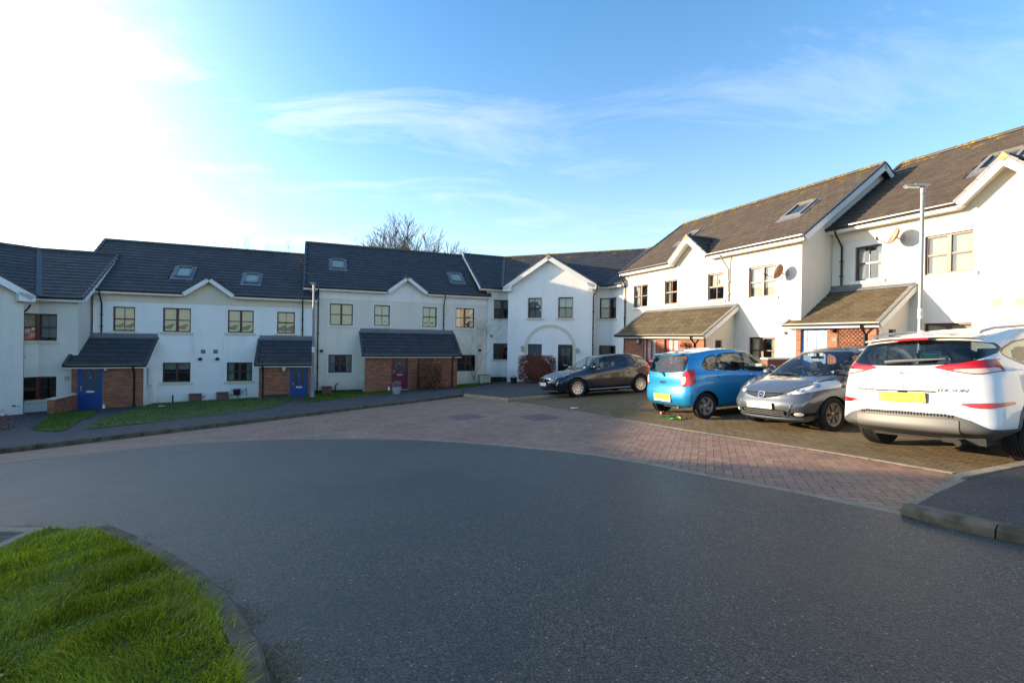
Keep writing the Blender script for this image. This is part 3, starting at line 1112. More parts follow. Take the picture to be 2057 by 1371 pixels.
def row_house(H, Ln, eave, ridge_y, ridge_z, gab, skylights, windows, band=None, band_mat=None, over_l=.25, over_r=.25, depth=8.4, lich=None, ridge_m='ridge_tile', side_m=None, base=-.5, gab_cap='verge_dark', gab_end='ridge_tile', lower_surround=None, cut_l=0.0):
    """two-storey block: facade from s=0 to Ln, small gable 'gab' = (s0, sc, s1, apex z)"""
    ov = .30
    V = Vector((0, ridge_y + ov, ridge_z - eave)).normalized()
    SL = math.hypot(ridge_y + ov, ridge_z - eave)
    tanp = (ridge_z - eave) / (ridge_y + ov)
    soff = eave - .16
    holes = [w[0:4] for w in windows]
    g0, gc, g1, gza = gab
    wall_top = eave + .1
    gp = [(g0 + .12, wall_top), (g1 - .12, wall_top), (gc, gza - .10)]
    if band:
        H.wall('wall', H.wallm, I4, 0, Ln, base, band, holes)
        H.wall('wall_band', band_mat, Matrix.Translation((0, -.006, 0)), 0, Ln, band, wall_top, [h for h in holes if h[3] > band], [gp])
    else:
        H.wall('wall', H.wallm, I4, 0, Ln, base, wall_top, holes, [gp])
    # end walls and the back
    for x in (0, Ln):
        mb = MB().poly([(x, 0, base), (x, depth, base), (x, depth, eave), (x, ridge_y, ridge_z - .12), (x, 0, roof_z(0, eave, math.atan(tanp)) - .1)])
        H.b(mb, 'gable_wall', side_m or H.wallm)
    H.b(MB().poly([(0, depth, base), (Ln, depth, base), (Ln, depth, eave + .2), (0, depth, eave + .2)]), 'back_wall', H.wallm)
    for w in windows:
        H.window(I4, *w[:4], **w[4])
    # roof
    u0, u1 = -over_l, Ln + over_r
    gt = min(SL - .4, (gza - eave) / math.sin(math.atan(tanp)))
    mask = [[(g0, -.1), (g1, -.1), (gc, gt)]]
    skp = []
    for (a, b_, c, d, *bl) in skylights:
        mask.append([(a - .1, c - .2), (b_ + .1, c - .2), (b_ + .1, d + .05), (a - .1, d + .05)])
        skp.append((a, b_, c, d, bl[0] if bl else None))
    e0 = Vector((0, -ov, eave))
    # leave a notch in the boarding where the small gable stands
    poly = [(u0, 0), (g0, 0), (gc, gt), (g1, 0), (u1, 0), (u1, SL), (u0, SL)]
    ro, P, N = H.slope('roof', e0, (1, 0, 0), V, poly, top=lich, mask=mask[1:])
    Vb = Vector((0, -(depth + ov - ridge_y), ridge_z - eave)).normalized()
    H.slope('roof', (u0, depth + ov, ridge_z - (depth + ov - ridge_y) * tanp), (1, 0, 0), Vector((0, -1, tanp)), [(0, 0), (u1 - u0, 0), (u1 - u0, math.hypot(depth + ov - ridge_y, (depth + ov - ridge_y) * tanp)), (0, math.hypot(depth + ov - ridge_y, (depth + ov - ridge_y) * tanp))])
    H.ridge((u0, ridge_y, ridge_z + .03), (u1, ridge_y, ridge_z + .03), ridge_m, ro)
    for a, b_, c, d, bl in skp:
        H.skylight(P, N, a, b_, c, d, (1, 0, 0), V, ro, bl)
    H.gutter((u0, -ov, eave), (g0, -ov, eave), soff=.29)
    H.gutter((g1, -ov, eave), (u1, -ov, eave), soff=.29)
    # verges at both ends
    for x, sg in ((u0, -1), (u1, 1)):
        H.verge(P(x, 0), P(x, SL), (sg, 0, 0), cap='verge_dark')
        bk = Vector((x, depth + ov, ridge_z - (depth + ov - ridge_y) * tanp))
        H.verge(bk, (x, ridge_y, ridge_z), (sg, 0, 0), cap='verge_dark')
        # soffit under the verge
        q = MB().prism([P(x, 0, -.11), P(x, SL, -.11), P(x - sg * abs(over_r if sg > 0 else over_l), SL, -.11), P(x - sg * abs(over_r if sg > 0 else over_l), 0, -.11)], (0, 0, -.015))
        H.b(q, 'verge_soffit', 'trim_white')
    # the small gable's own roof
    apex_f = Vector((gc, -ov - .05, gza))
    ya = (gza - eave) / tanp - ov
    apex_b = Vector((gc, ya, gza))
    for sx in (g0, g1):
        foot = Vector((sx, -ov - .05, eave + .02))
        d1 = apex_f - foot
        L1 = d1.length
        H.slope('gable_roof', foot, (0, 1, 0), d1, [(0, 0), (.02, 0), (ya + ov + .05, L1), (0, L1)])
        H.verge(foot, apex_f, (0, -1, 0), wide=.19, cap=gab_cap)
    H.ridge((gc, -ov - .08, gza + .03), (gc, ya, gza + .03), 'ridge_tile')
    H.b(MB().prism([(gc - .13, -ov - .1, gza - .06), (gc, -ov - .1, gza + .11), (gc + .13, -ov - .1, gza - .06), (gc, -ov - .1, gza - .16)], (0, .05, 0)), 'ridge_end', gab_end)
    # white soffit boxing in the gable foot
    for sx, sg in ((g0, 1), (g1, -1)):
        H.b(MB().prism([(sx, -.3, eave - .16), (sx, -.3, eave + .05), (sx + sg * .12, -.3, eave + .12), (sx + sg * .12, -.3, eave - .10)], (0, .28, 0)), 'soffit', 'trim_white')
    q = MB()
    for sx in (g0, g1):
        q.prism([(sx, -.33, eave - .14), (gc, -.33, gza - .17), (gc, -.0, gza - .17), (sx, 0, eave - .14)], (0, 0, -.015))
    H.b(q, 'gable_soffit', 'trim_white')
    return ro, P, N, SL
def corner_house(H, Ln, wl, wr, P_, g0, g1, eave, ridge_y, ridge_z, gza, front_windows, doors, arch, corner_wins, base=-.6, depth=8.0, vl=.25, vr=.25, gab_end='ridge_tile', lich=None, soff=.29, bl_up=('blind_grey', .45)):
    """block in the inner corner of the close: main facade s=0..Ln, wings bent 45 degrees towards the street at both
    ends (lengths wl, wr), and a wide gable g0..g1 standing P_ proud"""
    ov = .30
    tanp = (ridge_z - eave) / (ridge_y + ov)
    SLh = ridge_y + ov
    TL = Matrix.Rotation(R(45), 4, 'Z')                                # wing on the left: local x from -wl to 0
    TR = Matrix.Translation((Ln, 0, 0)) @ Matrix.Rotation(R(-45), 4, 'Z')
    ch = lambda w: [(w[0], w[1], w[2], w[3])]
    zt = eave + .1
    up, lo = corner_wins
    mh = [(-.3, .62, *up), (-.3, .62, *lo), (Ln - .62, Ln + .3, *up), (Ln - .62, Ln + .3, *lo)]
    H.wall('wall', H.wallm, I4, 0, g0, base, zt, mh)
    H.wall('wall', H.wallm, I4, g1, Ln, base, zt, mh)
    H.wall('wing_wall', H.wallm, TL, -wl, 0, base, zt, [(-.58, .3, *up), (-.58, .3, *lo)])
    H.wall('wing_wall', H.wallm, TR, 0, wr, base, zt, [(-.3, .62, *up), (-.3, .62, *lo)])
    for z in (up, lo):
        bl = bl_up if z is up else None
        H.window(TL, -.58, 0, *z, kind='half', blind=bl, sill='stone_cream', cut='r')
        H.window(I4, 0, .62, *z, kind='half', blind=bl, sill='stone_cream', cut='l')
        H.window(I4, Ln - .62, Ln, *z, kind='half', blind=bl, sill='stone_cream', cut='r')
        H.window(TR, 0, .62, *z, kind='half', blind=bl, sill='stone_cream', cut='l')
    # corner posts and the wall behind
    for T, x in ((TL, 0), (TR, 0)):
        for z in (up, lo):
            p = T @ Vector((0, 0, 0))
            H.b(MB().box(p.x - .05, p.x + .05, .05, .15, z[0], z[1]), 'corner_post', H.frame)
    for T, x in ((TL, -wl), (TR, wr)):
        H.b(MB().poly([T @ Vector(q) for q in ((x, 0, base), (x, 7, base), (x, 7, eave), (x, ridge_y, ridge_z - .12), (x, -.0, roof_z(0, eave, math.atan(tanp)) - .1))]), 'gable_wall', H.wallm)
    # the proud gable
    gm, hw = (g0 + g1) / 2, (g1 - g0) / 2
    TG = Matrix.Translation((0, -P_, 0))
    holes = [w[:4] for w in front_windows] + [(a, b_, 0, 2.06) for a, b_, *_ in doors]
    H.wall('gable_front', H.wallm, TG, g0, g1, base, eave - .02, holes, [[(g0, eave - .02), (g1, eave - .02), (gm, gza - .06)]])
    for x in (g0, g1):
        H.b(MB().poly([(x, -P_, base), (x, 0, base), (x, 0, eave + .1), (x, -P_, eave + .1)]), 'gable_cheek', H.wallm)
    for w in front_windows:
        H.window(TG, *w[:4], **w[4])
    for a, b_, m, kw in doors:
        H.door(TG, a, b_, 0, 2.06, m, **kw)
    # roofs of the main part and the wings
    O = Vector((0, -ov, eave))
    V = Vector((0, SLh, ridge_z - eave)).normalized()
    SL = math.hypot(SLh, ridge_z - eave)
    k = math.tan(R(22.5))
    e = ov * k
    r = ridge_y * k
    # main slope, split round the gable
    gw = hw + .25
    gt = (gza - eave) / math.sin(math.atan(tanp))
    gpl = min(gt, SL)
    base_o, P, N = H.slope('roof', O, (1, 0, 0), V, [(e, 0), (gm - gw, 0), (gm, gpl), (gm + gw, 0), (Ln - e, 0), (Ln + r, SL), (-r, SL)], top=lich)
    # wings
    VL = (TL.to_3x3() @ V)
    UL = TL.to_3x3() @ Vector((1, 0, 0))
    OL = TL @ Vector((0, -ov, eave))
    bl_, PL, NL = H.slope('roof', OL, UL, VL, [(-wl - vl, 0), (-e, 0), (r, SL), (-wl - vl, SL)])
    VR = (TR.to_3x3() @ V)
    UR = TR.to_3x3() @ Vector((1, 0, 0))
    OR = TR @ Vector((0, -ov, eave))
    br_, PR, NR = H.slope('roof', OR, UR, VR, [(e, 0), (wr + vr, 0), (wr + vr, SL), (-r, SL)])
    # rear slopes closing the block
    for Pf, ua, ub, Uv, Vv in ((P, -r, Ln + r, Vector((1, 0, 0)), V), (PL, -wl - vl, r, UL, VL), (PR, -r, wr + vr, UR, VR)):
        a, b_ = Pf(ua, SL), Pf(ub, SL)
        bk = Vector((Vv.x, Vv.y, 0)).normalized() * (depth - ridge_y) + Vector((0, 0, -(depth - ridge_y) * tanp))
        H.b(MB().poly([a, b_, b_ + bk, a + bk]), 'rear_slope', H.tile)
    H.ridge(P(-r, SL, .03), P(Ln + r, SL, .03), 'ridge_tile' if not lich else ('ridge_lichen', 'ridge_tile', .3), base_o)
    H.ridge(PL(-wl - vl, SL, .03), PL(r, SL, .03), 'ridge_tile', bl_)
    H.ridge(PR(-r, SL, .03), PR(wr + vr, SL, .03), 'ridge_tile', br_)
    # valley gutters
    for a, b_ in ((P(e, 0, .03), P(-r, SL, .03)), (P(Ln - e, 0, .03), P(Ln + r, SL, .03))):
        H.b(MB().prism([a + Vector((-.12, 0, .025)), a + Vector((.12, 0, .025)), b_ + Vector((.12, 0, .025)), b_ + Vector((-.12, 0, .025))], (0, 0, .012)), 'valley', 'verge_dark')
    H.verge(PL(-wl - vl, 0), PL(-wl - vl, SL), -UL, cap='verge_dark', wide=.2)
    H.verge(PR(wr + vr, 0), PR(wr + vr, SL), UR, cap='verge_dark', wide=.2)
    # gutters
    H.gutter(P(e, 0), P(gm - gw, 0))
    H.gutter(P(gm + gw, 0), P(Ln - e, 0))
    H.gutter(PL(-wl - vl, 0), PL(-e, 0), out=TL.to_3x3() @ Vector((0, -1, 0)))
    H.gutter(PR(e, 0), PR(wr + vr, 0), out=TR.to_3x3() @ Vector((0, -1, 0)))
    # gable roof
    ya = (gza - eave) / tanp - ov
    fo = -P_ - .25
    for sx in (-1, 1):
        foot = Vector((gm + sx * gw, fo, eave))
        apex = Vector((gm, fo, gza))
        d1 = apex - foot
        L1 = d1.length
        H.slope('gable_roof', foot, (0, 1, 0), d1, [(0, 0), (-fo - ov + .04, 0), (ya - fo, L1), (0, L1)])
        H.verge(foot, apex, (0, -1, 0), wide=.26, cap='verge_dark', top=.06)
        # boxed eaves at the gable foot
        xi = gm + sx * (hw - .02)
        H.b(MB().prism([(foot.x, fo - .03, eave - .02), (foot.x, fo - .03, eave - .27), (xi - sx * .25, fo - .03, eave - .27), (xi - sx * .25, fo - .03, eave + .12)], (0, .24, 0)), 'gable_box', 'trim_white')
        H.gutter((foot.x, fo, eave) if sx > 0 else (foot.x, -ov, eave), (foot.x, -ov, eave) if sx > 0 else (foot.x, fo, eave), out=(sx, 0, 0), soff=.23)
        H.b(MB().prism([(gm + sx * gw, fo, eave - .22), (gm, fo, gza - .24), (gm, -P_, gza - .24), (gm + sx * gw, -P_, eave - .22)], (0, 0, -.015)), 'gable_soffit', 'trim_white')
    H.ridge((gm, fo, gza + .03), (gm, ya, gza + .03), 'ridge_tile')
    H.b(MB().prism([(gm - .15, fo - .06, gza - .10), (gm, fo - .06, gza + .12), (gm + .15, fo - .06, gza - .10), (gm, fo - .06, gza - .22)], (0, .05, 0)), 'ridge_end', gab_end)
    if arch:
        cx, ri, ro, zs, zi, zo = arch
        mb = MB()
        n = 22
        pr = [(cx - ro, base + .6)] + [(cx - ro * math.cos(math.pi * i / n), zs + (zo - zs) * math.sin(math.pi * i / n)) for i in range(n + 1)] + [(cx + ro, base + .6)]
        pi_ = [(cx - ri, base + .6)] + [(cx - ri * math.cos(math.pi * i / n), zs + (zi - zs) * math.sin(math.pi * i / n)) for i in range(n + 1)] + [(cx + ri, base + .6)]
        for i in range(len(pr) - 1):
            mb.prism([(pr[i][0], -P_ - .03, pr[i][1]), (pr[i + 1][0], -P_ - .03, pr[i + 1][1]), (pi_[i + 1][0], -P_ - .03, pi_[i + 1][1]), (pi_[i][0], -P_ - .03, pi_[i][1])], (0, .028, 0))
        H.b(mb, 'arch_moulding', 'stone_cream')
    return TG


def dirv(a):
    return Vector((math.cos(R(a)), math.sin(R(a)), 0))


YC = ('blind_reflection_cream', 1.0)  # full cream sheet painting the sunlit walls mirrored in the panes
YW = ('blind_reflection_white', 1.0)  # full white sheet painting a bright reflection in the panes
W_ = lambda a, b_, c, d, kind='double', **k: (a, b_, c, d, dict(kind=kind, **k))
G_WHITE = 'white rendered terraced houses round the close'

# ---- left-hand terrace (runs along +22.5 degrees)
H1 = House('white terraced house with beige upper band, small gable and a blue door at each end', (-19.99, 22.55), 22.5, -2.05, 'render_white')
sw1 = [W_(.76, 1.63, 3.60, 4.78, 'single', blind=('blind_reflection_cream', .93), sill='stone_cream'), W_(2.76, 3.94, 3.60, 4.80, blind=('blind_reflection_cream', 1.0), sill='stone_cream'),
       W_(5.57, 6.76, 3.62, 4.80, blind=YC, sill='stone_cream'), W_(7.88, 8.75, 3.62, 4.79, 'single', blind=('blind_reflection_cream', 1.0), sill='stone_cream'),
       W_(2.77, 3.95, 1.07, 2.06, sill='stone_cream', blind=('blind_grey', .35)), W_(5.55, 6.72, 1.07, 2.06, sill='stone_cream', blind=('blind_grey', 'curtains'))]
r1 = row_house(H1, 9.62, 5.55, 4.0, 8.58, (3.62, 4.77, 5.92, 6.42), [(2.95, 3.70, 1.55, 2.65, 'blind_reflection_white'), (6.15, 6.9, 1.3, 2.35, 'blind_reflection_white')], sw1, band=5.02, band_mat='render_cream', over_l=.9)
T1 = H1.porch(-.18, 2.40, 1.6, [(.02, .92, 'door_blue', dict(plate='plastic_white', rec=.03))], lantern=[(1.06, 1.87, {})], pipes=[2.1], side_win='r', over_l=.22)
T2 = H1.porch(7.20, 9.62, 1.6, [(8.62, 9.48, 'door_blue', dict(hinge='r', plate='plastic_white', rec=.03))], lantern=[(8.33, 1.83, dict(m='plastic_white'))], numbers=[(8.35, 1.50)], pipes=[7.38], side_win=None, over_r=.10)
H1.b(MB().box(7.46, 8.58, -1.625, -1.612, -.15, .50), 'plinth_panel', 'plinth_dark')
H1.downpipe([(.34, -.38, 5.46), (.34, -.36, 5.38), (.34, -.06, 4.9), (.34, -.06, 3.5)])
H1.downpipe([(9.14, -.38, 5.46), (9.14, -.36, 5.38), (9.14, -.06, 4.9), (9.14, -.06, 3.5)])
for x in (4.49, 5.04):
    H1.vent(I4, x, 2.62, .10)
for x in (4.38, 5.13):
    H1.vent(I4, x, 2.24, kind='flue')
for x, sg in ((4.12, 1), (5.32, -1)):
    H1.downpipe([(x - sg * .05, -.03, 3.3), (x - sg * .05, -.03, 2.72), (x, -.03, 2.60), (x + sg * .08, -.03, 2.62)], 'render_white', .012)
H1.b(MB().box(2.35, 7.2, -.02, -.004, -.5, .06), 'plinth', 'bitumen')
H1.downpipe([(3.22, -.03, .42), (3.22, -.05, -.2)], 'plastic_black', .03)
H1.b(MB().box(2.42, 2.44, -.85, -.48, .45, .98), 'meter_box', 'plastic_white')

H2 = House('cream terraced house with white upper band and two dark red doors in one brick porch', (-11.31, 26.44), 22.5, -1.50, 'render_ivory')
sw2 = [W_(1.03, 2.27, 3.60, 4.82, blind=YC, surround='stone_white'), W_(3.46, 4.36, 3.62, 4.84, 'single', blind=YW, surround='stone_white'),
       W_(6.31, 7.19, 3.62, 4.84, 'single', blind=YC, surround='stone_white'), W_(8.39, 9.62, 3.63, 4.86, blind=('blind_reflection_white', 'curtains'), surround='stone_white'),
       W_(.99, 2.25, .88, 1.92, surround='stone_white', blind=('blind_grey', 'curtains')), W_(8.51, 9.73, .88, 1.92, surround='stone_white')]
r2 = row_house(H2, 10.45, 5.68, 4.0, 8.87, (4.15, 5.33, 6.56, 6.60), [(1.1, 1.9, 2.2, 3.3, 'blind_reflection_white'), (8.35, 9.15, 1.5, 2.6, 'blind_reflection_white')], sw2, band=5.10, band_mat='render_white', over_l=.35, over_r=.15)
H2.porch(2.84, 8.09, 1.6, [(4.27, 5.20, 'door_red', dict(plate='steel', rec=.03)), (5.73, 6.66, 'door_red', dict(rec=.03))], lantern=[(6.9, 1.52, {})], pipes=[7.78], side_win='l', eave=2.08, top=3.25, base=-.3)
H2.downpipe([(.42, -.38, 5.58), (.42, -.36, 5.48), (.42, -.06, 5.0), (.42, -.06, -.3)])
H2.downpipe([(7.62, -.38, 5.58), (7.62, -.36, 5.48), (7.62, -.06, 5.0), (7.62, -.06, 3.45)])
H2.vent(I4, .62, 2.12, kind='flue')
H2.vent(I4, 10.0, 2.22, kind='flue')
H2.vent(I4, 10.05, 2.5, .07, m='vent_buff')
H2.downpipe([(1.5, -.03, .30), (1.38, -.05, .16), (1.38, -.05, -.2)], 'plastic_black', .03)
H2.b(MB().box(.03, 2.84, -.02, -.004, -.5, -.10), 'plinth', 'bitumen')
H2.b(MB().box(2.805, 2.835, -.9, -.5, .40, .95), 'meter_box', 'plastic_white')

# ---- corner block in the middle (-22.5 degrees)
HM = House('white corner house with a wide gable and an arch moulding round two dark doors', (-.67, 30.75), -22.5, -.88, 'render_white')
fw = [W_(2.14, 3.03, 3.65, 4.87, 'single', blind=('blind_grey', 1.0), sill='stone_cream', surround='stone_white'), W_(4.07, 4.97, 3.65, 4.87, 'single', blind=('blind_reflection_white', .5), sill='stone_cream', surround='stone_white')]
TM = corner_house(HM, 6.99, 1.02, 1.44, .95, .82, 6.16, 5.57, 3.8, 8.32, 7.40, fw,
                  [(2.17, 3.08, 'door_navy', dict(glass='door_glass')), (4.10, 5.01, 'door_black', dict(hinge='l', plate='steel'))],
                  (3.57, 1.45, 1.63, 1.78, 3.10, 3.28), ((3.65, 4.87), (1.0, 2.05)), vl=.55, vr=.05, gab_end='ridge_end', lich=('tile_lichen', 2, .25))
HM.downpipe([(.72, -.36, 5.46), (.74, -.30, 5.1), (.76, -.06, 4.9), (.76, -.06, -.5)])
HM.downpipe([(6.45, -1.12, 5.46), (6.40, -1.05, 5.16), (6.2, -.93, 4.95), (6.2, -.93, -.4)])
HM.lantern(TM, 1.86, 1.75, m='meter_brown')
HM.lantern(TM, 5.32, 1.72, m='galv')
TLw = Matrix.Rotation(R(45), 4, 'Z')
HM.vent(TLw, -.72, 2.52, .08, m='vent')
HM.b(MB().box(-1.0, -.0, -.02, -.004, -.6, -.12, TLw).box(.0, .8, -.02, -.004, -.6, -.12), 'plinth', 'bitumen')

# ---- corner block at the far left (67.5 degrees)
o0 = Vector((-20.89, 20.87, 0)) - dirv(67.5) * 6.99
H0 = House('low pale corner house at the left edge, its blank gable wall facing the road', o0[:2], 67.5, -2.6, 'render_pale')
fw0 = [W_(2.14, 3.03, 3.65, 4.87, 'single', blind=('blind_grey', 1.0), sill='stone_cream')]
corner_house(H0, 6.99, 1.44, 1.36, .85, .82, 6.16, 5.57, 3.8, 8.18, 7.40, fw0, [(2.17, 3.08, 'door_navy', {})], None, ((3.66, 4.85), (1.05, 2.07)), vl=.1, vr=.30, bl_up=('blind_grey', .9))
TR0 = Matrix.Translation((6.99, 0, 0)) @ Matrix.Rotation(R(-45), 4, 'Z')
H0.vent(TR0, 1.0, 1.98, .09, m='vent_buff')
H0.downpipe([(6.35, -.9, 5.2), (6.28, -.85, 5.0), (6.24, -.6, 4.85), (6.24, -.6, -.4)])

# ---- right-hand terrace (runs along -67.5 degrees, in the sun)
H3 = House('sunlit cream terraced house with two bright red doors, behind the blue and navy cars', (6.36, 26.72), -67.5, -.30, 'render_ivory', tile='tile')
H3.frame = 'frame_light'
sw3 = [W_(.75, 1.98, 3.58, 4.78, blind=('blind_reflection_white', 'curtains')), W_(3.25, 4.16, 3.60, 4.78, 'single', blind=('blind_reflection_white', 'curtains')),
       W_(6.08, 6.99, 3.60, 4.78, 'single', blind=('blind_reflection_white', .55)), W_(8.24, 9.48, 3.56, 4.78, blind=YW),
       W_(8.30, 9.48, .95, 1.98, blind=('blind_reflection_cream', 'curtains'), fm='frame')]
r3 = row_house(H3, 10.50, 5.57, 4.2, 8.78, (3.90, 5.11, 6.31, 6.62), [(2.3, 3.05, 2.3, 3.5, 'room_dark'), (8.55, 9.4, 2.1, 3.3, 'room_dark')], sw3, band=5.05, band_mat='render_cream', over_l=.15, over_r=.28, lich=('tile_lichen', 2, .40), ridge_m=('ridge_lichen', 'ridge_tile', .6), gab_cap='verge_grey', gab_end='ridge_end')
H3.porch(2.28, 7.58, 1.65, [(3.79, 4.74, 'door_scarlet', dict(glass='door_glass_pale', frame='plastic_white', rec=.07)), (5.24, 6.19, 'door_scarlet', dict(glass='door_glass_pale', rec=.07))], lantern=[(3.52, 1.74, {})], numbers=[(3.53, 1.40)], pipes=[7.12], side_win='r', tile='tile_moss', side_wall='render_cream', over_l=.5)
H3.downpipe([(.05, -.38, 5.46), (.05, -.36, 5.38), (.05, -.06, 4.9), (.05, -.06, -.3)])
H3.downpipe([(7.10, -.38, 5.46), (7.12, -.36, 5.38), (7.27, -.06, 4.85), (7.27, -.06, 3.5)], 'galv')
H3.lantern(I4, 9.89, 2.15, m='steel', kind='spot')

H4 = House('sunlit cream terraced house with blue door and trellis, behind the white SUV', (11.87, 17.62), -67.5, .10, 'render_ivory', tile='tile')
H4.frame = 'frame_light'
sw4 = [W_(.81, 1.68, 3.60, 4.80, 'single', blind=('blind_reflection_white', 'curtains'), surround='stone_white', fm='frame'), W_(2.90, 4.10, 3.56, 4.78, blind=YC), W_(2.92, 4.10, 1.05, 2.05, blind=('blind_reflection_cream', .4), fm='frame'),
       W_(5.62, 6.82, 3.56, 4.78, blind=YC), W_(5.62, 6.82, 1.05, 2.05), W_(8.0, 8.87, 3.60, 4.80, 'single', blind=YW)]
r4 = row_house(H4, 9.62, 5.56, 4.2, 8.70, (3.81, 4.86, 5.94, 6.60), [(3.45, 4.35, 2.15, 3.35, 'room_dark')], sw4, band=5.02, band_mat='render_cream', over_l=.05, over_r=.25, lich=('tile_lichen', 2, .50), ridge_m=('ridge_lichen', 'ridge_tile', .7), gab_cap='verge_grey', gab_end='ridge_end')
H4.porch(-.16, 2.50, 1.65, [(.02, .97, 'door_sky', dict(glass='door_glass_pale', rec=.07))], numbers=[(1.24, 1.50)], pipes=[2.2], side_win='r', tile='tile_moss', over_l=.35)
H4.lantern(Matrix.Translation((0, -1.65, 0)), 1.22, 1.80, kind='spot')
H4.porch(7.12, 9.62, 1.65, [(8.5, 9.45, 'door_sky', {})], tile='tile_moss', side_win=None)
H4.downpipe([(.33, -.38, 5.46), (.33, -.36, 5.38), (.38, -.06, 4.9), (.38, -.06, 3.5)])
for x in (4.62, 5.14):
    H4.vent(I4, x, 2.60, .11, m='vent_buff')

# ---- the row that closes the close on the left, outside the photograph; it keeps the low sun off the road
wx = o0 + Vector((math.cos(R(112.5)), math.sin(R(112.5)), 0)) * -1.6
HX = House('terraced house left of the low corner house, closing the row', (wx - dirv(112.5) * 9.7)[:2], 112.5, -2.0, 'render_white')
row_house(HX, 9.62, 5.55, 4.0, 8.58, (3.67, 4.77, 5.88, 6.42), [], [W_(2.76, 3.94, 3.60, 4.80), W_(5.57, 6.76, 3.62, 4.80), W_(2.77, 3.95, 1.07, 2.06), W_(5.55, 6.72, 1.07, 2.06)], band=5.02, band_mat='render_cream')

e4 = Vector((11.87, 17.62, 0)) + dirv(-67.5) * 9.75
HY = House('terraced house next in line after the one with the trellis', e4[:2], -67.5, .60, 'render_ivory', tile='tile')
row_house(HY, 10.50, 5.55, 4.2, 8.70, (3.90, 5.11, 6.31, 6.62), [], [W_(.75, 1.98, 3.58, 4.78), W_(8.24, 9.48, 3.56, 4.78), W_(3.4, 4.6, .95, 1.98)], band=5.05, band_mat='render_cream')

for h in (H1, H2, HM, H0, H3, H4):
    h.finish()
# ------------------------------------------------------------------ ground
def ground_mesh():
    xs = np.unique(np.concatenate([np.arange(-60, 61, 3.0), np.array([-1500, -700, -300, -150, -90, 90, 150, 300, 700, 1500])]))
    ys = np.unique(np.concatenate([np.arange(-45, 76, 3.0), np.array([-1500, -700, -300, -120, 120, 200, 400, 800, 1500])]))
    X, Y = np.meshgrid(xs, ys)
    Z = gz(X, Y) - .12
    V = np.stack([X.ravel(), Y.ravel(), Z.ravel()], 1)
    nx = len(xs)
    F = [(j * nx + i, j * nx + i + 1, (j + 1) * nx + i + 1, (j + 1) * nx + i) for j in range(len(ys) - 1) for i in range(nx - 1)]
    return np_mesh('ground', V, np.array(F), MATS['earth'])


def translucent(m, f):
    """thin leaves: part of the light passes through"""
    n, l = m.node_tree.nodes, m.node_tree.links
    b = n['Principled BSDF']
    t = n.new('ShaderNodeBsdfTranslucent')
    k = b.inputs['Base Color'].links
    if k:
        l.new(k[0].from_socket, t.inputs['Color'])
    else:
        t.inputs['Color'].default_value = b.inputs['Base Color'].default_value
    x = n.new('ShaderNodeMixShader')
    x.inputs[0].default_value = f
    l.new(b.outputs[0], x.inputs[1])
    l.new(t.outputs[0], x.inputs[2])
    l.new(x.outputs[0], n['Material Output'].inputs[0])


mat('earth', (0.06, 0.085, 0.03), 0.95, bump=.3, bscale=4, var=.2, vscale=.5)
g_ = tag(link('ground', ground_mesh()), kind='structure')


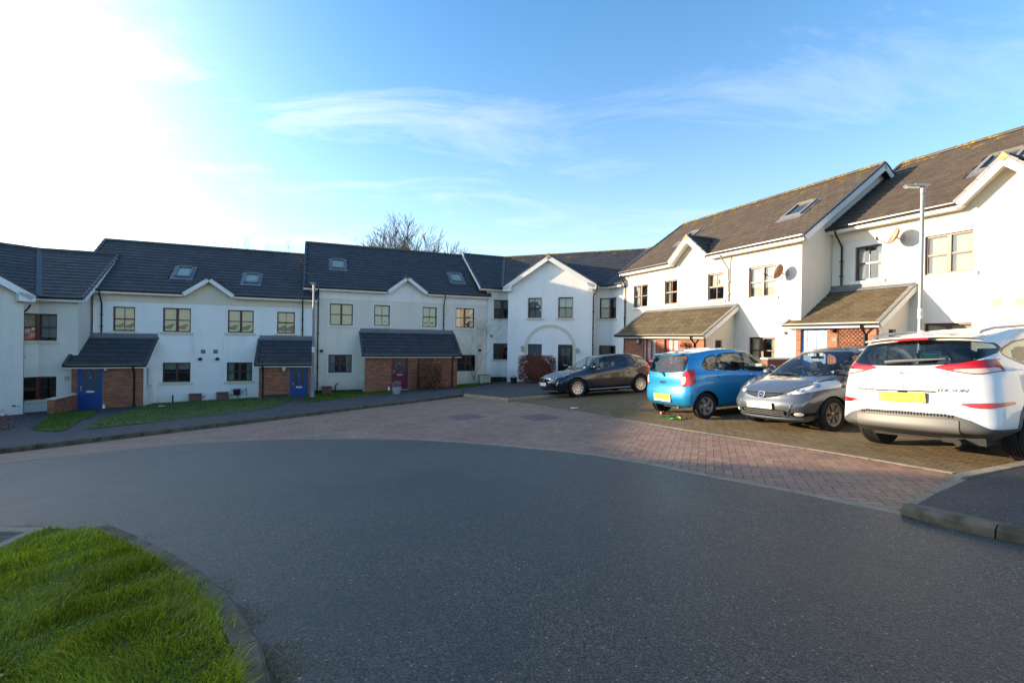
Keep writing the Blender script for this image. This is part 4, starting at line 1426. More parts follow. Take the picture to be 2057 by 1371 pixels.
def asphalt_mat(name, base, lo=.7, hi=1.3, rough=.62, moss=None):
    m = bpy.data.materials.new(name)
    m.use_nodes = True
    n, l = m.node_tree.nodes, m.node_tree.links
    b = n['Principled BSDF']
    tc = n.new('ShaderNodeTexCoord')
    vo = n.new('ShaderNodeTexVoronoi')
    vo.inputs['Scale'].default_value = 135
    vo.inputs['Randomness'].default_value = 1
    l.new(tc.outputs['Object'], vo.inputs['Vector'])
    vo2 = n.new('ShaderNodeTexVoronoi')
    vo2.inputs['Scale'].default_value = 110
    l.new(tc.outputs['Object'], vo2.inputs['Vector'])
    big = n.new('ShaderNodeTexNoise')
    big.inputs['Scale'].default_value = .55
    big.inputs['Detail'].default_value = 8
    big.inputs['Roughness'].default_value = .65
    l.new(tc.outputs['Object'], big.inputs['Vector'])

    def mr(v, a, b_, c, d):
        x = n.new('ShaderNodeMapRange')
        for i, q in enumerate((a, b_, c, d)):
            x.inputs[i + 1].default_value = q
        l.new(v, x.inputs[0])
        return x.outputs[0]

    def mul(a, b_):
        x = n.new('ShaderNodeMath')
        x.operation = 'MULTIPLY'
        l.new(a, x.inputs[0])
        l.new(b_, x.inputs[1])
        return x.outputs[0]
    sp = n.new('ShaderNodeSeparateColor')
    l.new(vo.outputs['Color'], sp.inputs[0])
    sp2 = n.new('ShaderNodeSeparateColor')
    l.new(vo2.outputs['Color'], sp2.inputs[0])
    grain = mr(sp.outputs[0], 0, 1, -.25, 2.4)
    stones = mr(sp2.outputs[1], .972, 1.0, 1.0, 5.0)
    v = mul(mul(grain, stones), mr(big.outputs['Fac'], .3, .7, lo, hi))
    hs = n.new('ShaderNodeHueSaturation')
    hs.inputs['Color'].default_value = tuple(base) + (1,)
    l.new(v, hs.inputs['Value'])
    cur = hs.outputs[0]
    if moss:
        mp = n.new('ShaderNodeTexNoise')
        mp.inputs['Scale'].default_value = 1.3
        mp.inputs['Detail'].default_value = 10
        l.new(tc.outputs['Object'], mp.inputs['Vector'])
        x = n.new('ShaderNodeMix')
        x.data_type = 'RGBA'
        l.new(mr(mp.outputs['Fac'], .66, .80, 0, .45), x.inputs['Factor'])
        l.new(cur, x.inputs['A'])
        x.inputs['B'].default_value = moss
        cur = x.outputs['Result']
    l.new(cur, b.inputs['Base Color'])
    bp = n.new('ShaderNodeBump')
    bp.inputs['Strength'].default_value = .55
    bp.inputs['Distance'].default_value = .004
    l.new(vo.outputs['Distance'], bp.inputs['Height'])
    l.new(bp.outputs[0], b.inputs['Normal'])
    l.new(mr(big.outputs['Fac'], .3, .7, rough - .1, rough + .1), b.inputs['Roughness'])
    b.inputs['Specular IOR Level'].default_value = .5
    MATS[name] = m
    return m


asphalt_mat('asphalt', (.043, .034, .0245), .50, 1.5, .48, moss=(.055, .048, .018, 1))
asphalt_mat('asphalt_footway', (.026, .027, .030), .80, 1.2, .75)
mat('kerb', (0.115, 0.098, 0.074), .85, spec=.25, bump=.6, bscale=70, var=.2, vscale=9, rand=.15, col2=(.055, .048, .026), c2scale=5, c2thr=(.46, .62), c2amt=.8)
mat('kerb_pale', (0.30, 0.235, 0.155), .85, spec=.25, bump=.5, bscale=70, var=.16, vscale=9, rand=.10)
mat('edging', (0.24, 0.20, 0.15), .85, spec=.25, bump=.4, bscale=70, var=.14, vscale=8, rand=.10)
mat('joint_sand', (0.062, 0.048, 0.036), .95, bump=.4, bscale=50)
mat('joint_moss', (0.085, 0.070, 0.025), .95, bump=.5, bscale=40, var=.3, vscale=2)
mat('paver', (0.230, 0.137, 0.094), .62, spec=.45, rand=.17, island=.17, hue=.014, bump=.35, bscale=60, var=.16, vscale=1.1)
mat('paver_bay', (0.135, 0.100, 0.062), .80, spec=.25, rand=.16, island=.16, hue=.014, bump=.4, bscale=60, col2=(0.115, 0.085, 0.022), c2scale=1.0, c2thr=(.45, .64), c2amt=.85)
mat('paver_grey', (0.052, 0.055, 0.061), .75, spec=.3, rand=.2, island=.2, bump=.35, bscale=60, var=.12, vscale=1.5)
mat('paver_purple', (0.135, 0.085, 0.092), .7, rand=.2, island=.2, bump=.3)

ASPH = [(-9.37, 8.35), (-9.21, 8.53), (-7.70, 9.40), (-7.15, 9.83), (-6.35, 10.01), (-5.4, 10.05), (-4.46, 9.94), (-2.93, 9.58), (-1.71, 9.16), (-0.41, 8.38), (0.57, 7.65), (1.45, 6.91), (2.05, 6.01), (2.51, 5.31), (2.90, 4.81), (3.13, 4.39), (3.37, 4.06)]
asph_edge = smooth_line([(-14.5, 4.3), (-11.8, 6.2)] + ASPH, 2)
road_poly = [tuple(p) for p in asph_edge] + [(3.42, 3.75), (3.62, 3.40), (4.1, 2.6), (4.9, 1.2), (6.2, -2.0), (7.0, -9), (-22, -9), (-22, 0)]
sheet('road_base', [(-19, -8), (9, -8), (13, 8), (9, 24), (-2, 26), (-12, 20), (-19, 12)], -.03, MATS['joint_sand'], step=1.2)
sheet('road', road_poly, .002, MATS['asphalt'], step=.8)

BAY = [(0.06, 15.69), (1.04, 13.42), (2.2, 11.3), (3.21, 9.30), (4.29, 7.00), (4.60, 6.25), (4.95, 5.28)]
KERB = [(-14.6, 5.6), (-10.54, 9.40), (-9.98, 10.10), (-9.18, 11.20), (-8.41, 12.15), (-7.50, 13.40), (-6.49, 14.70), (-5.39, 16.45), (-3.68, 18.15), (-2.01, 19.85)]
KERB = smooth_line(KERB, 2)
KERB2 = [(-2.01, 19.85), (-1.10, 17.9), (-0.11, 15.81)]
KERB3 = [(-0.11, 15.81), (0.95, 16.35), (2.1, 16.9)]
DROP = [(3.33, 4.16), (4.0, 4.62), (4.62, 5.02), (5.94, 5.50), (7.2, 5.98), (9.5, 6.9)]

paver_poly = [tuple(p) for p in asph_edge[::-1] if p[0] > -14] + [tuple(p) for p in KERB if p[0] > -14] + KERB2[1:] + [(0.06, 15.69)] + BAY[1:] + [(4.80, 5.09), (4.62, 5.02), (4.0, 4.62), (3.35, 4.18)]
bay_poly = BAY + [(4.97, 5.16), (5.94, 5.50), (7.2, 5.98), (9.5, 6.9), (13.2, 8.4), (11.0, 13.2), (5.6, 17.4), (3.2, 18.9), (2.1, 16.9), (0.95, 16.35), (-0.11, 15.81)]
paver_lay = [tuple(p) for p in asph_edge[::-1] if p[0] > -14] + [tuple(p) for p in offset_line(KERB, .07) if p[0] > -14] + [(-1.0, 17.95), (-.02, 15.9), (0.06, 15.69)] + BAY[1:] + [(4.85, 5.02), (4.66, 4.94), (4.04, 4.52), (3.40, 4.08)]
bay_lay = BAY + [(5.0, 5.05), (5.98, 5.40), (7.24, 5.88), (9.54, 6.8), (13.2, 8.4), (11.0, 13.2), (5.6, 17.4), (3.2, 18.9), (2.05, 17.0), (0.93, 16.45), (-0.11, 15.81)]
pb = sheet('block_paving', paver_poly, -.0035, MATS['joint_sand'], step=.8)
bb = sheet('parking_bays', bay_poly, -.0025, MATS['joint_moss'], step=.8)


def herringbone(poly, ang, o=(0, 0), inset=.03, stretcher=False, u=.102):
    """centres (x, y, direction angle) of 200 x 100 blocks inside poly"""
    c, s_ = math.cos(ang), math.sin(ang)
    q = np.asarray(poly, float) - o
    loc = np.stack([q[:, 0] * c + q[:, 1] * s_, -q[:, 0] * s_ + q[:, 1] * c], 1) / u
    i0, j0 = np.floor(loc.min(0)).astype(int) - 2
    i1, j1 = np.ceil(loc.max(0)).astype(int) + 2
    I, J = np.meshgrid(np.arange(i0, i1), np.arange(j0, j1))
    I, J = I.ravel(), J.ravel()
    if stretcher:
        k = (I - J) % 2 == 0
        ctr = np.stack([I[k] + 1.0, J[k] + .5], 1)
        an = np.zeros(len(ctr))
    else:
        h = (I - J) % 4 == 0
        v = (I - J) % 4 == 3
        ctr = np.concatenate([np.stack([I[h] + 1.0, J[h] + .5], 1), np.stack([I[v] + .5, J[v] + 1.0], 1)])
        an = np.concatenate([np.zeros(h.sum()), np.full(v.sum(), math.pi / 2)])
    w = ctr * u
    wx = np.stack([w[:, 0] * c - w[:, 1] * s_, w[:, 0] * s_ + w[:, 1] * c], 1) + o
    ok = inpoly(wx, poly)
    wx, an = wx[ok], an[ok]
    ok = segdist(wx, poly) > inset
    return wx[ok], an[ok] + ang


def lay(parent, name, ctr, ang, m, dz, limit=300, rest='paver_field', vis=True):
    """lay blocks: the nearest in view as single objects, the others as one part"""
    if vis:      # leave out what lies outside the frame
        d = ctr[:, 1]
        k = (d > 1.2) & (np.abs(ctr[:, 0]) < d * 1.20 + .8)
        ctr, ang = ctr[k], ang[k]
    z = gz(ctr[:, 0], ctr[:, 1]) + dz
    a, b_, t = .0975, .0475, .02
    me = MB().box(-a, a, -b_, b_, -t, 0)
    me.f = me.f[1:]
    me = me.mesh(name, m)
    order = np.argsort(np.hypot(ctr[:, 0], ctr[:, 1]))
    n_ = Vector((-.0563, .0475, 1)).normalized()
    tiltq = Vector((0, 0, 1)).rotation_difference(n_).to_matrix().to_4x4()
    for i in order[:limit]:
        link(name, me, parent, Matrix.Translation((ctr[i, 0], ctr[i, 1], z[i] + random.uniform(-.0006, .0006))) @ tiltq @ Matrix.Rotation(float(ang[i]) + random.uniform(-.006, .006), 4, 'Z'))
    r_ = order[limit:]
    if len(r_):
        k = len(r_)
        ca, sa = np.cos(ang[r_]), np.sin(ang[r_])
        P = np.array([(-a, -b_), (a, -b_), (a, b_), (-a, b_)])
        X = ctr[r_, 0][:, None] + P[:, 0] * ca[:, None] - P[:, 1] * sa[:, None]
        Y = ctr[r_, 1][:, None] + P[:, 0] * sa[:, None] + P[:, 1] * ca[:, None]
        Z = gz(X, Y) + dz + rng.uniform(-.0006, .0006, k)[:, None]
        V = np.concatenate([np.stack([X, Y, Z - t], 2), np.stack([X, Y, Z], 2)], 1).reshape(-1, 3)
        f0 = np.array([(4, 5, 6, 7), (0, 1, 5, 4), (1, 2, 6, 5), (2, 3, 7, 6), (3, 0, 4, 7)])
        F = (f0[None] + (np.arange(k) * 8)[:, None, None]).reshape(-1, 4)
        o = link(rest, np_mesh(rest, V, F, m), parent)
        o['kind'] = 'stuff'


ctr, an = herringbone(paver_lay, R(22.5 + 45), inset=.0)
# two recessed covers filled with purple blocks
def cover_mask(c):
    r_ = np.zeros(len(c), bool)
    for cx, cy in ((-1.22, 12.35), (.75, 11.62)):
        d = c - (cx, cy)
        u = d @ np.array([math.cos(R(22.5)), math.sin(R(22.5))])
        v = d @ np.array([-math.sin(R(22.5)), math.cos(R(22.5))])
        r_ |= (np.abs(u) < .36) & (np.abs(v) < .55)
    return r_


cm = cover_mask(ctr)
lay(pb, 'paver', ctr[~cm], an[~cm], MATS['paver'], .0)
lay(pb, 'paver_purple', ctr[cm], an[cm], MATS['paver_purple'], .0, vis=False)
ctr, an = herringbone(bay_lay, R(-67.5), inset=.0, stretcher=True)
lay(bb, 'paver', ctr, an, MATS['paver_bay'], .001)


# ---- kerbs
def kerb_run(parent, pts, w, h, m, side=1, dz=0.0, d=.915, name='kerb_stone', sink=.12, ch=.02, hs=None):
    """stones along pts; the line is the road edge, the stone lies on its 'side' (left +1)"""
    p = resample(pts, d)
    for i, (a, b_) in enumerate(zip(p[:-1], p[1:])):
        t = (b_ - a) / np.hypot(*(b_ - a))
        nrm = np.array([-t[1], t[0]]) * side
        a2, b2 = a + t * .006, b_ - t * .006
        mb = MB()
        f = hs((i + .5) / (len(p) - 1)) if hs else h
        # carry the neighbours' bend: shear both ends along their mean normal
        pr = [(0, -sink), (0, f - ch), (ch, f), (w - .004, f), (w - .004, -sink)]
        A = [(*(a2 + nrm * x), float(gz(*(a2 + nrm * x))) + z + dz) for x, z in pr]
        B = [(*(b2 + nrm * x), float(gz(*(b2 + nrm * x))) + z + dz) for x, z in pr]
        n = len(A)
        for k in range(n):
            mb.poly([A[k], A[(k + 1) % n], B[(k + 1) % n], B[k]])
        mb.poly(A)
        mb.poly(B)
        mb.build(name, m, parent)


kerb = tag(bpy.data.objects.new('kerb', None), kind='structure')
C.objects.link(kerb)
kerb_run(kerb, KERB, .13, .11, MATS['kerb'], 1)
kerb_run(kerb, KERB2, .13, .11, MATS['kerb_pale'], 1)
kerb_run(kerb, KERB3, .13, .11, MATS['kerb_pale'], 1)
# right-hand footway: curved kerb and the sloping kerb at the bays
kerb_run(kerb, smooth_line([(3.36, 4.06), (3.46, 3.78), (3.66, 3.42), (4.1, 2.7), (4.9, 1.2), (6.2, -2)], 2), .14, .085, MATS['kerb'], 1, d=.6, ch=.035)
kerb_run(kerb, [(3.42, 4.16), (4.02, 4.58), (4.66, 4.97)], .16, .05, MATS['edging'], -1, hs=lambda t: .02 + .03 * t)
kerb_run(kerb, DROP[2:], .14, .062, MATS['edging'], -1)
# flush edging between asphalt and blocks, and along the bays
edg = tag(bpy.data.objects.new('edging', None), kind='structure')
C.objects.link(edg)
kerb_run(edg, asph_edge, .10, .004, MATS['edging'], 1, name='edging_stone', ch=.004)
kerb_run(edg, BAY, .07, .006, MATS['edging'], 1, name='edging_stone', ch=.004)

# ---- footways and lawns of the left and far side (0.1 m above the road)
back = [(-17, 2), (-22.5, 9), (-26, 16), (-22, 24.5), (-11, 29), (-1.5, 32), (7, 29), (8, 24), (6.2, 21), (4.2, 19.6), (2.1, 16.9)]
kin = offset_line(KERB, .12)
foot_poly = [tuple(p) for p in kin] + [(-1.98, 19.9), (-1.0, 18.0), (-.02, 15.98), (.95, 16.47), (2.05, 17.0)] + [(3.2, 18.9), (5.0, 20.6), (6.6, 23), (8, 26), (6, 31), (-1.5, 33.5), (-12, 30.5), (-24, 26), (-28, 16), (-24, 9), (-17.5, 2.5)]
fw_ = sheet('footway', foot_poly, .094, MATS['asphalt_footway'], step=1.0)
walk = [tuple(p) for p in kin] + [(-2.0, 20.2), (-2.3, 22.6), (-3.6, 24.2), (-6.6, 22.7), (-7.63, 21.32), (-8.65, 19.25), (-8.9, 17.3), (-9.70, 15.63), (-10.53, 13.61), (-11.4, 12.3), (-12.6, 11.3), (-17, 6.5)]
ctr, an = herringbone(walk, R(22.5), inset=.05)
lay(fw_, 'paver', ctr, an, MATS['paver_grey'], .104)
# parking forecourt strip in front of the right-hand houses
sheet('footway', [(9.5, 6.9), (13.2, 8.4), (20, 11), (12.4, 23.5), (8.3, 26), (6.6, 23), (5.0, 20.6), (5.6, 17.4), (11.0, 13.2), (13.2, 8.4)], .06, MATS['asphalt_footway'], step=1.0)
# footway in the right foreground
sheet('footway', [(3.50, 4.10), (4.04, 4.46), (4.68, 4.84), (5.98, 5.36), (7.24, 5.84), (9.5, 6.75), (13, 8), (14, 0), (6.5, -2), (5.0, 1.3), (4.22, 2.75), (3.80, 3.45), (3.60, 3.80)], .052, MATS['asphalt_footway'], step=.8)

mat('lawn_soil', (0.045, 0.075, 0.012), .95, bump=.4, bscale=30, var=.3, vscale=2)
mat('grass', (0.27, 0.325, 0.012), .55, spec=.35, island=.5, hue=.035, var=.28, vscale=1.3)
translucent(MATS['grass'], .5)
mat('grass_far', (0.095, 0.170, 0.012), .7, spec=.2, island=.4, hue=.03, var=.25, vscale=.9)
translucent(MATS['grass_far'], .4)


def grass(name, poly, dz, n, h, m, parent=None, w=.0035, lean=.6, vis=False, fade=None):
    q = np.asarray(poly, float)
    lo, hi = q.min(0), q.max(0)
    p = rng.uniform(lo, hi, (int(n * 1.0), 2))
    p = p[inpoly(p, poly)]
    if vis:
        p = p[(p[:, 1] > .9) & (np.abs(p[:, 0]) < p[:, 1] * 1.15 + .35)]
    if fade is not None:
        p = p[rng.uniform(0, 1, len(p)) < np.clip(fade / np.hypot(p[:, 0], p[:, 1]), .25, 1)]
    k = len(p)
    # tufts: taller and leaning together in patches
    f = np.array([noise.noise(Vector((a * 3.1, b_ * 3.1, 0))) for a, b_ in p])
    g = np.array([noise.noise(Vector((a * 1.2 + 9, b_ * 1.2, 5))) for a, b_ in p])
    hh = h * (0.75 + .8 * np.clip(f, -.5, .8)) * rng.uniform(.55, 1.25, k)
    az = g * 5 + rng.normal(0, .9, k)
    ln = lean * rng.uniform(.3, 1.3, k)
    d = np.stack([np.cos(az), np.sin(az)], 1)
    s = np.stack([-d[:, 1], d[:, 0]], 1) * (w * rng.uniform(.7, 1.4, k))[:, None]
    z = gz(p[:, 0], p[:, 1]) + dz
    def pt(t, lift):
        return np.concatenate([p + d * (hh * ln * t ** 2)[:, None], (z + hh * lift)[:, None]], 1)
    b0, b1, b2 = pt(0, 0), pt(.55, .6), pt(1.0, .95)
    s3 = np.concatenate([s, np.zeros((k, 1))], 1)
    V = np.stack([b0 - s3, b0 + s3, b1 - s3 * .8, b1 + s3 * .8, b2], 1).reshape(-1, 3)
    i = np.arange(k)[:, None] * 5
    F = np.concatenate([i + np.array([[0, 1, 3]]), i + np.array([[0, 3, 2]]), i + np.array([[2, 3, 4]])], 0)
    o = link(name, np_mesh(name, V, F, m, True), parent)
    o['kind'] = 'stuff'
    return o


LK_OUT = [(-7.2, 4.75), (-4.96, 4.60), (-4.57, 4.55), (-3.70, 4.38), (-3.09, 3.99), (-2.64, 3.67), (-2.00, 3.18), (-1.61, 2.81), (-1.28, 2.43), (-1.10, 2.20), (-0.98, 2.04), (-.72, 1.5), (-.45, .6), (-.3, -.6)]
# the verge in the left foreground
LKS = np.array(LK_OUT)
kerb_run(kerb, LKS[:4], .12, .045, MATS['edging'], -1, d=.8, ch=.01)
kerb_run(kerb, smooth_line(LKS[3:], 2), .125, .10, MATS['kerb'], -1, d=.62, ch=.02)
kerb_run(kerb, [(-4.40, 4.42), (-4.30, 4.05), (-4.22, 3.7), (-4.1, 2.9)], .10, .058, MATS['edging'], -1, d=.8, ch=.01)
verge_poly = [(-4.28, 4.37), (-3.72, 4.24), (-3.18, 3.90), (-2.72, 3.58), (-2.09, 3.09), (-1.71, 2.73), (-1.39, 2.36), (-1.22, 2.14), (-1.10, 1.97), (-.85, 1.45), (-.6, .55), (-.5, -.6), (-4.6, -.6), (-4.0, 2.9), (-4.12, 3.7), (-4.2, 4.05)]
vg = sheet('verge', verge_poly, .085, MATS['lawn_soil'], step=.4)
grass('grass', verge_poly, .085, 300000, .058, MATS['grass'], w=.0022, lean=1.0, vis=True, fade=2.6)
# blades and moss that creep over and along the kerb, weeds and dead leaves in the turf
rim = [tuple(p) for p in smooth_line([(-3.72, 4.28), (-3.15, 3.95), (-2.69, 3.62), (-2.06, 3.13), (-1.67, 2.77), (-1.35, 2.40), (-1.18, 2.17), (-1.06, 1.99), (-.81, 1.46)], 2)]
rim2 = [tuple(p) for p in offset_line(np.array(rim), -.14)]
grass('grass', rim + rim2[::-1], .09, 9000, .060, MATS['grass'], w=.0024, lean=1.5, vis=True)
mat('moss', (.10, .085, .025), .95, island=.4)
mp_ = []
for _ in range(9000):
    i = random.randrange(len(LKS) - 1)
    t = random.random()
    q = LKS[i] * (1 - t) + LKS[i + 1] * t
    e = (LKS[i + 1] - LKS[i]) / np.hypot(*(LKS[i + 1] - LKS[i]))
    w = abs(random.gauss(0, .11)) + .004
    q = q + np.array([-e[1], e[0]]) * w
    if noise.noise(Vector((q[0] * 2.2, q[1] * 2.2, 3))) > .02 and q[1] > 1.2:
        mp_.append((q[0], q[1], float(gz(*q)) + .0035))
mp_ = np.array(mp_)
a_ = rng.uniform(0, 6.28, len(mp_))
s_ = rng.uniform(.0018, .0055, len(mp_))
V_ = np.stack([mp_ + np.stack([np.cos(a_ + k) * s_, np.sin(a_ + k) * s_, rng.uniform(0, .001, len(mp_))], 1) for k in (0, 1.5, 3.1, 4.6)], 1).reshape(-1, 3)
tag(link('moss', np_mesh('moss', V_, np.arange(len(V_)).reshape(-1, 4), MATS['moss'])), kind='stuff')


def flat_leaves(name, poly, n, size, m, dz):
    q = np.asarray(poly, float)
    p = rng.uniform(q.min(0), q.max(0), (n * 3, 2))
    p = p[inpoly(p, poly)][:n]
    k = len(p)
    c = np.concatenate([p, (gz(p[:, 0], p[:, 1]) + dz + rng.uniform(0, .03, k))[:, None]], 1)
    a = rng.uniform(0, 6.28, k)
    s = size * rng.uniform(.6, 1.3, k)
    t = rng.normal(0, .35, (k, 2))
    V = []
    for ang_, r_ in ((0, 1), (.9, .62), (math.pi, 1), (-.9, .62)):
        x, y = np.cos(a + ang_) * s * r_, np.sin(a + ang_) * s * r_
        V.append(c + np.stack([x, y, x * t[:, 0] + y * t[:, 1]], 1))
    V = np.stack(V, 1).reshape(-1, 3)
    return tag(link(name, np_mesh(name, V, np.arange(len(V)).reshape(-1, 4), m)), kind='stuff')


mat('weed_leaf', (.09, .19, .02), .9, spec=.1, island=.35)
mat('dead_leaf', (.30, .17, .06), .8, island=.5, hue=.02)
flat_leaves('weeds', verge_poly, 500, .011, MATS['weed_leaf'], .105)
flat_leaves('dead_leaves', verge_poly, 140, .013, MATS['dead_leaf'], .115)
dr_poly = [(-4.35, 4.42), (-4.30, 4.05), (-4.25, 3.7), (-4.2, 2.9), (-8, 2.9), (-8, 4.62)]
dr = sheet('driveway', dr_poly, .02, MATS['joint_sand'], step=.6)
ctr, an = herringbone(dr_poly, R(0), inset=.06, stretcher=True)
lay(dr, 'paver', ctr, an, MATS['paver_grey'], .034)

LAWNS = [
    [(-13.6, 13.4), (-12.6, 12.7), (-11.79, 12.32), (-12.1, 12.9), (-14.06, 15.46), (-15.13, 17.12), (-17.2, 19.6), (-18.6, 19.8), (-18.3, 18.9)],
    [(-11.43, 12.67), (-10.53, 13.61), (-9.70, 15.63), (-8.95, 17.4), (-9.35, 19.0), (-10.6, 23.9), (-12.9, 24.1), (-13.6, 25.0), (-17.7, 23.4), (-17.0, 21.9), (-15.2, 18.6), (-13.61, 15.71)],
    [(-8.7, 19.6), (-7.63, 21.32), (-5.9, 23.5), (-6.6, 26.5), (-8.4, 26.2), (-9.0, 27.4), (-11.2, 26.4), (-10.4, 24.2), (-9.3, 21.0)],
    [(-3.0, 25.4), (-2.5, 26.0), (-.9, 28.9), (-1.9, 30.2), (-3.6, 29.4), (-3.2, 27.9)],
]
for pg in LAWNS:
    lw = sheet('lawn', pg, .110, MATS['lawn_soil'], step=.6)
    grass('grass', pg, .110, 16000, .05, MATS['grass_far'], w=.008, lean=.6)
# ------------------------------------------------------------------ cars
def paint(name, col, metal=.55, rough=.32, flake=True):
    m = bpy.data.materials.new(name)
    m.use_nodes = True
    b = m.node_tree.nodes['Principled BSDF']
    b.inputs['Base Color'].default_value = tuple(col) + (1,)
    b.inputs['Metallic'].default_value = metal
    b.inputs['Roughness'].default_value = rough
    b.inputs['Coat Weight'].default_value = 1.0
    b.inputs['Coat Roughness'].default_value = .025
    MATS[name] = m
    return m


paint('paint_white', (.64, .635, .62), 0.0, .35)
paint('paint_grey', (.135, .148, .168), .60, .33)
paint('paint_blue', (.010, .25, .52), .32, .33)
paint('paint_navy', (.012, .016, .028), .35, .32)
mat('gap', (.004, .004, .005), .8)
mat('tyre', (.018, .018, .019), .8, spec=.3, bump=.2, bscale=60)
mat('rim_silver', (.52, .52, .54), .33, metal=.85)
mat('rim_bronze', (.42, .36, .30), .36, metal=.8)
mat('rim_pale', (.62, .58, .53), .33, metal=.85)
mat('trim_plastic', (.055, .056, .058), .55, bump=.1, bscale=200)
mat('trim_gloss', (.006, .006, .007), .1)
mat('skid', (.105, .105, .105), .5, metal=.1)
mat('red_lens', (.33, .004, .008), .10, spec=.8)
mat('red_bright', (.50, .012, .010), .12, spec=.8)
mat('clear_lens', (.75, .73, .71), .1, spec=.9)
mat('amber_clear', (.62, .42, .36), .12, spec=.8)
mat('plate_yellow', (.80, .62, .02), .45)
mat('plate_white', (.80, .79, .75), .45)
mat('plate_orange', (.75, .28, .08), .45)
mat('plate_red', (.60, .06, .05), .45)
mat('seat_cloth', (.035, .037, .042), .9)
mat('dash', (.025, .026, .028), .7)
mat('sticker', (.05, .42, .36), .6)
mat('badge', (.62, .62, .63), .18, metal=1.0)
mat('badge_dark', (.16, .16, .17), .25, metal=.9)
mat('underbody', (.012, .012, .012), .8)
mat('lamp_inner', (.85, .86, .87), .3, metal=.1)  # white bowl colour paints the sun caught by a mirrored reflector


def cr_spline(P, k, ends=None):
    """Catmull-Rom through rows of P (n, ...), k samples per span; ends=(row before, row after)"""
    P = np.asarray(P, float)
    a = ends[0] if ends else 2 * P[0] - P[1]
    b_ = ends[1] if ends else 2 * P[-1] - P[-2]
    Q = np.concatenate([a[None], P, b_[None]])
    out = []
    for i in range(len(P) - 1):
        p0, p1, p2, p3 = Q[i:i + 4]
        for t in np.linspace(0, 1, k, endpoint=False):
            out.append(.5 * (2 * p1 + (p2 - p0) * t + (2 * p0 - 5 * p1 + 4 * p2 - p3) * t * t + (3 * p1 - p0 - 3 * p2 + p3) * t ** 3))
    out.append(P[-1])
    return np.array(out)


def sd_poly(p, poly):
    q = np.asarray(poly, float)
    d = segdist(p, q)
    return np.where(inpoly(p, q), -d, d)


def chaikin(poly, k=2, cut=.25):
    p = np.asarray(poly, float)
    for _ in range(k):
        n = np.roll(p, -1, 0)
        p = np.stack([p * (1 - cut) + n * cut, p * cut + n * (1 - cut)], 1).reshape(-1, 2)
    return p


class Shell:
    """triangle surface with normals; can be cut along the zero line of a field given at its vertices"""
    def __init__(s, V, T, N):
        s.V, s.T, s.N = V, T, N

    def cut(s, f):
        """-> (part where f<0, rest)"""
        f = np.where(np.abs(f) < 1e-7, 1e-7, f)
        ins = f < 0
        k = ins[s.T].sum(1)
        if not (k > 0).any():
            return None, s
        full, none = s.T[k == 3], s.T[k == 0]
        A, B = [full], [none]
        nv, nn, cache = [], [], {}
        base = len(s.V)

        def mid(a, b_):
            key = (a, b_) if a < b_ else (b_, a)
            if key not in cache:
                t = f[key[0]] / (f[key[0]] - f[key[1]])
                nv.append(s.V[key[0]] * (1 - t) + s.V[key[1]] * t)
                n = s.N[key[0]] * (1 - t) + s.N[key[1]] * t
                nn.append(n / (np.linalg.norm(n) + 1e-9))
                cache[key] = base + len(nv) - 1
            return cache[key]
        ta, tb = [], []
        for t, kk in zip(s.T[(k == 1) | (k == 2)], k[(k == 1) | (k == 2)]):
            i = int(np.argmax(ins[t])) if kk == 1 else int(np.argmin(ins[t]))
            a, b_, c = int(t[i]), int(t[(i + 1) % 3]), int(t[(i + 2) % 3])
            m1, m2 = mid(a, b_), mid(a, c)
            one = [(a, m1, m2)]
            two = [(m1, b_, c), (m1, c, m2)]
            if kk == 1:
                ta += one
                tb += two
            else:
                tb += one
                ta += two
        V = np.concatenate([s.V, np.array(nv).reshape(-1, 3)])
        N = np.concatenate([s.N, np.array(nn).reshape(-1, 3)])
        mk = lambda full_, extra: Shell(V, np.concatenate([full_, np.array(extra, int).reshape(-1, 3)]), N).compact()
        return mk(full, ta), mk(none, tb)

    def compact(s):
        u, inv = np.unique(s.T, return_inverse=True)
        return Shell(s.V[u], inv.reshape(-1, 3), s.N[u])

    def obj(s, name, m, parent, off=0.0):
        if s is None or not len(s.T):
            return None
        V = s.V + s.N * off
        me = np_mesh(name, V, s.T, MATS[m] if isinstance(m, str) else m, True)
        try:
            me.normals_split_custom_set_from_vertices(s.N.tolist())
        except Exception:
            pass
        return link(name, me, parent)


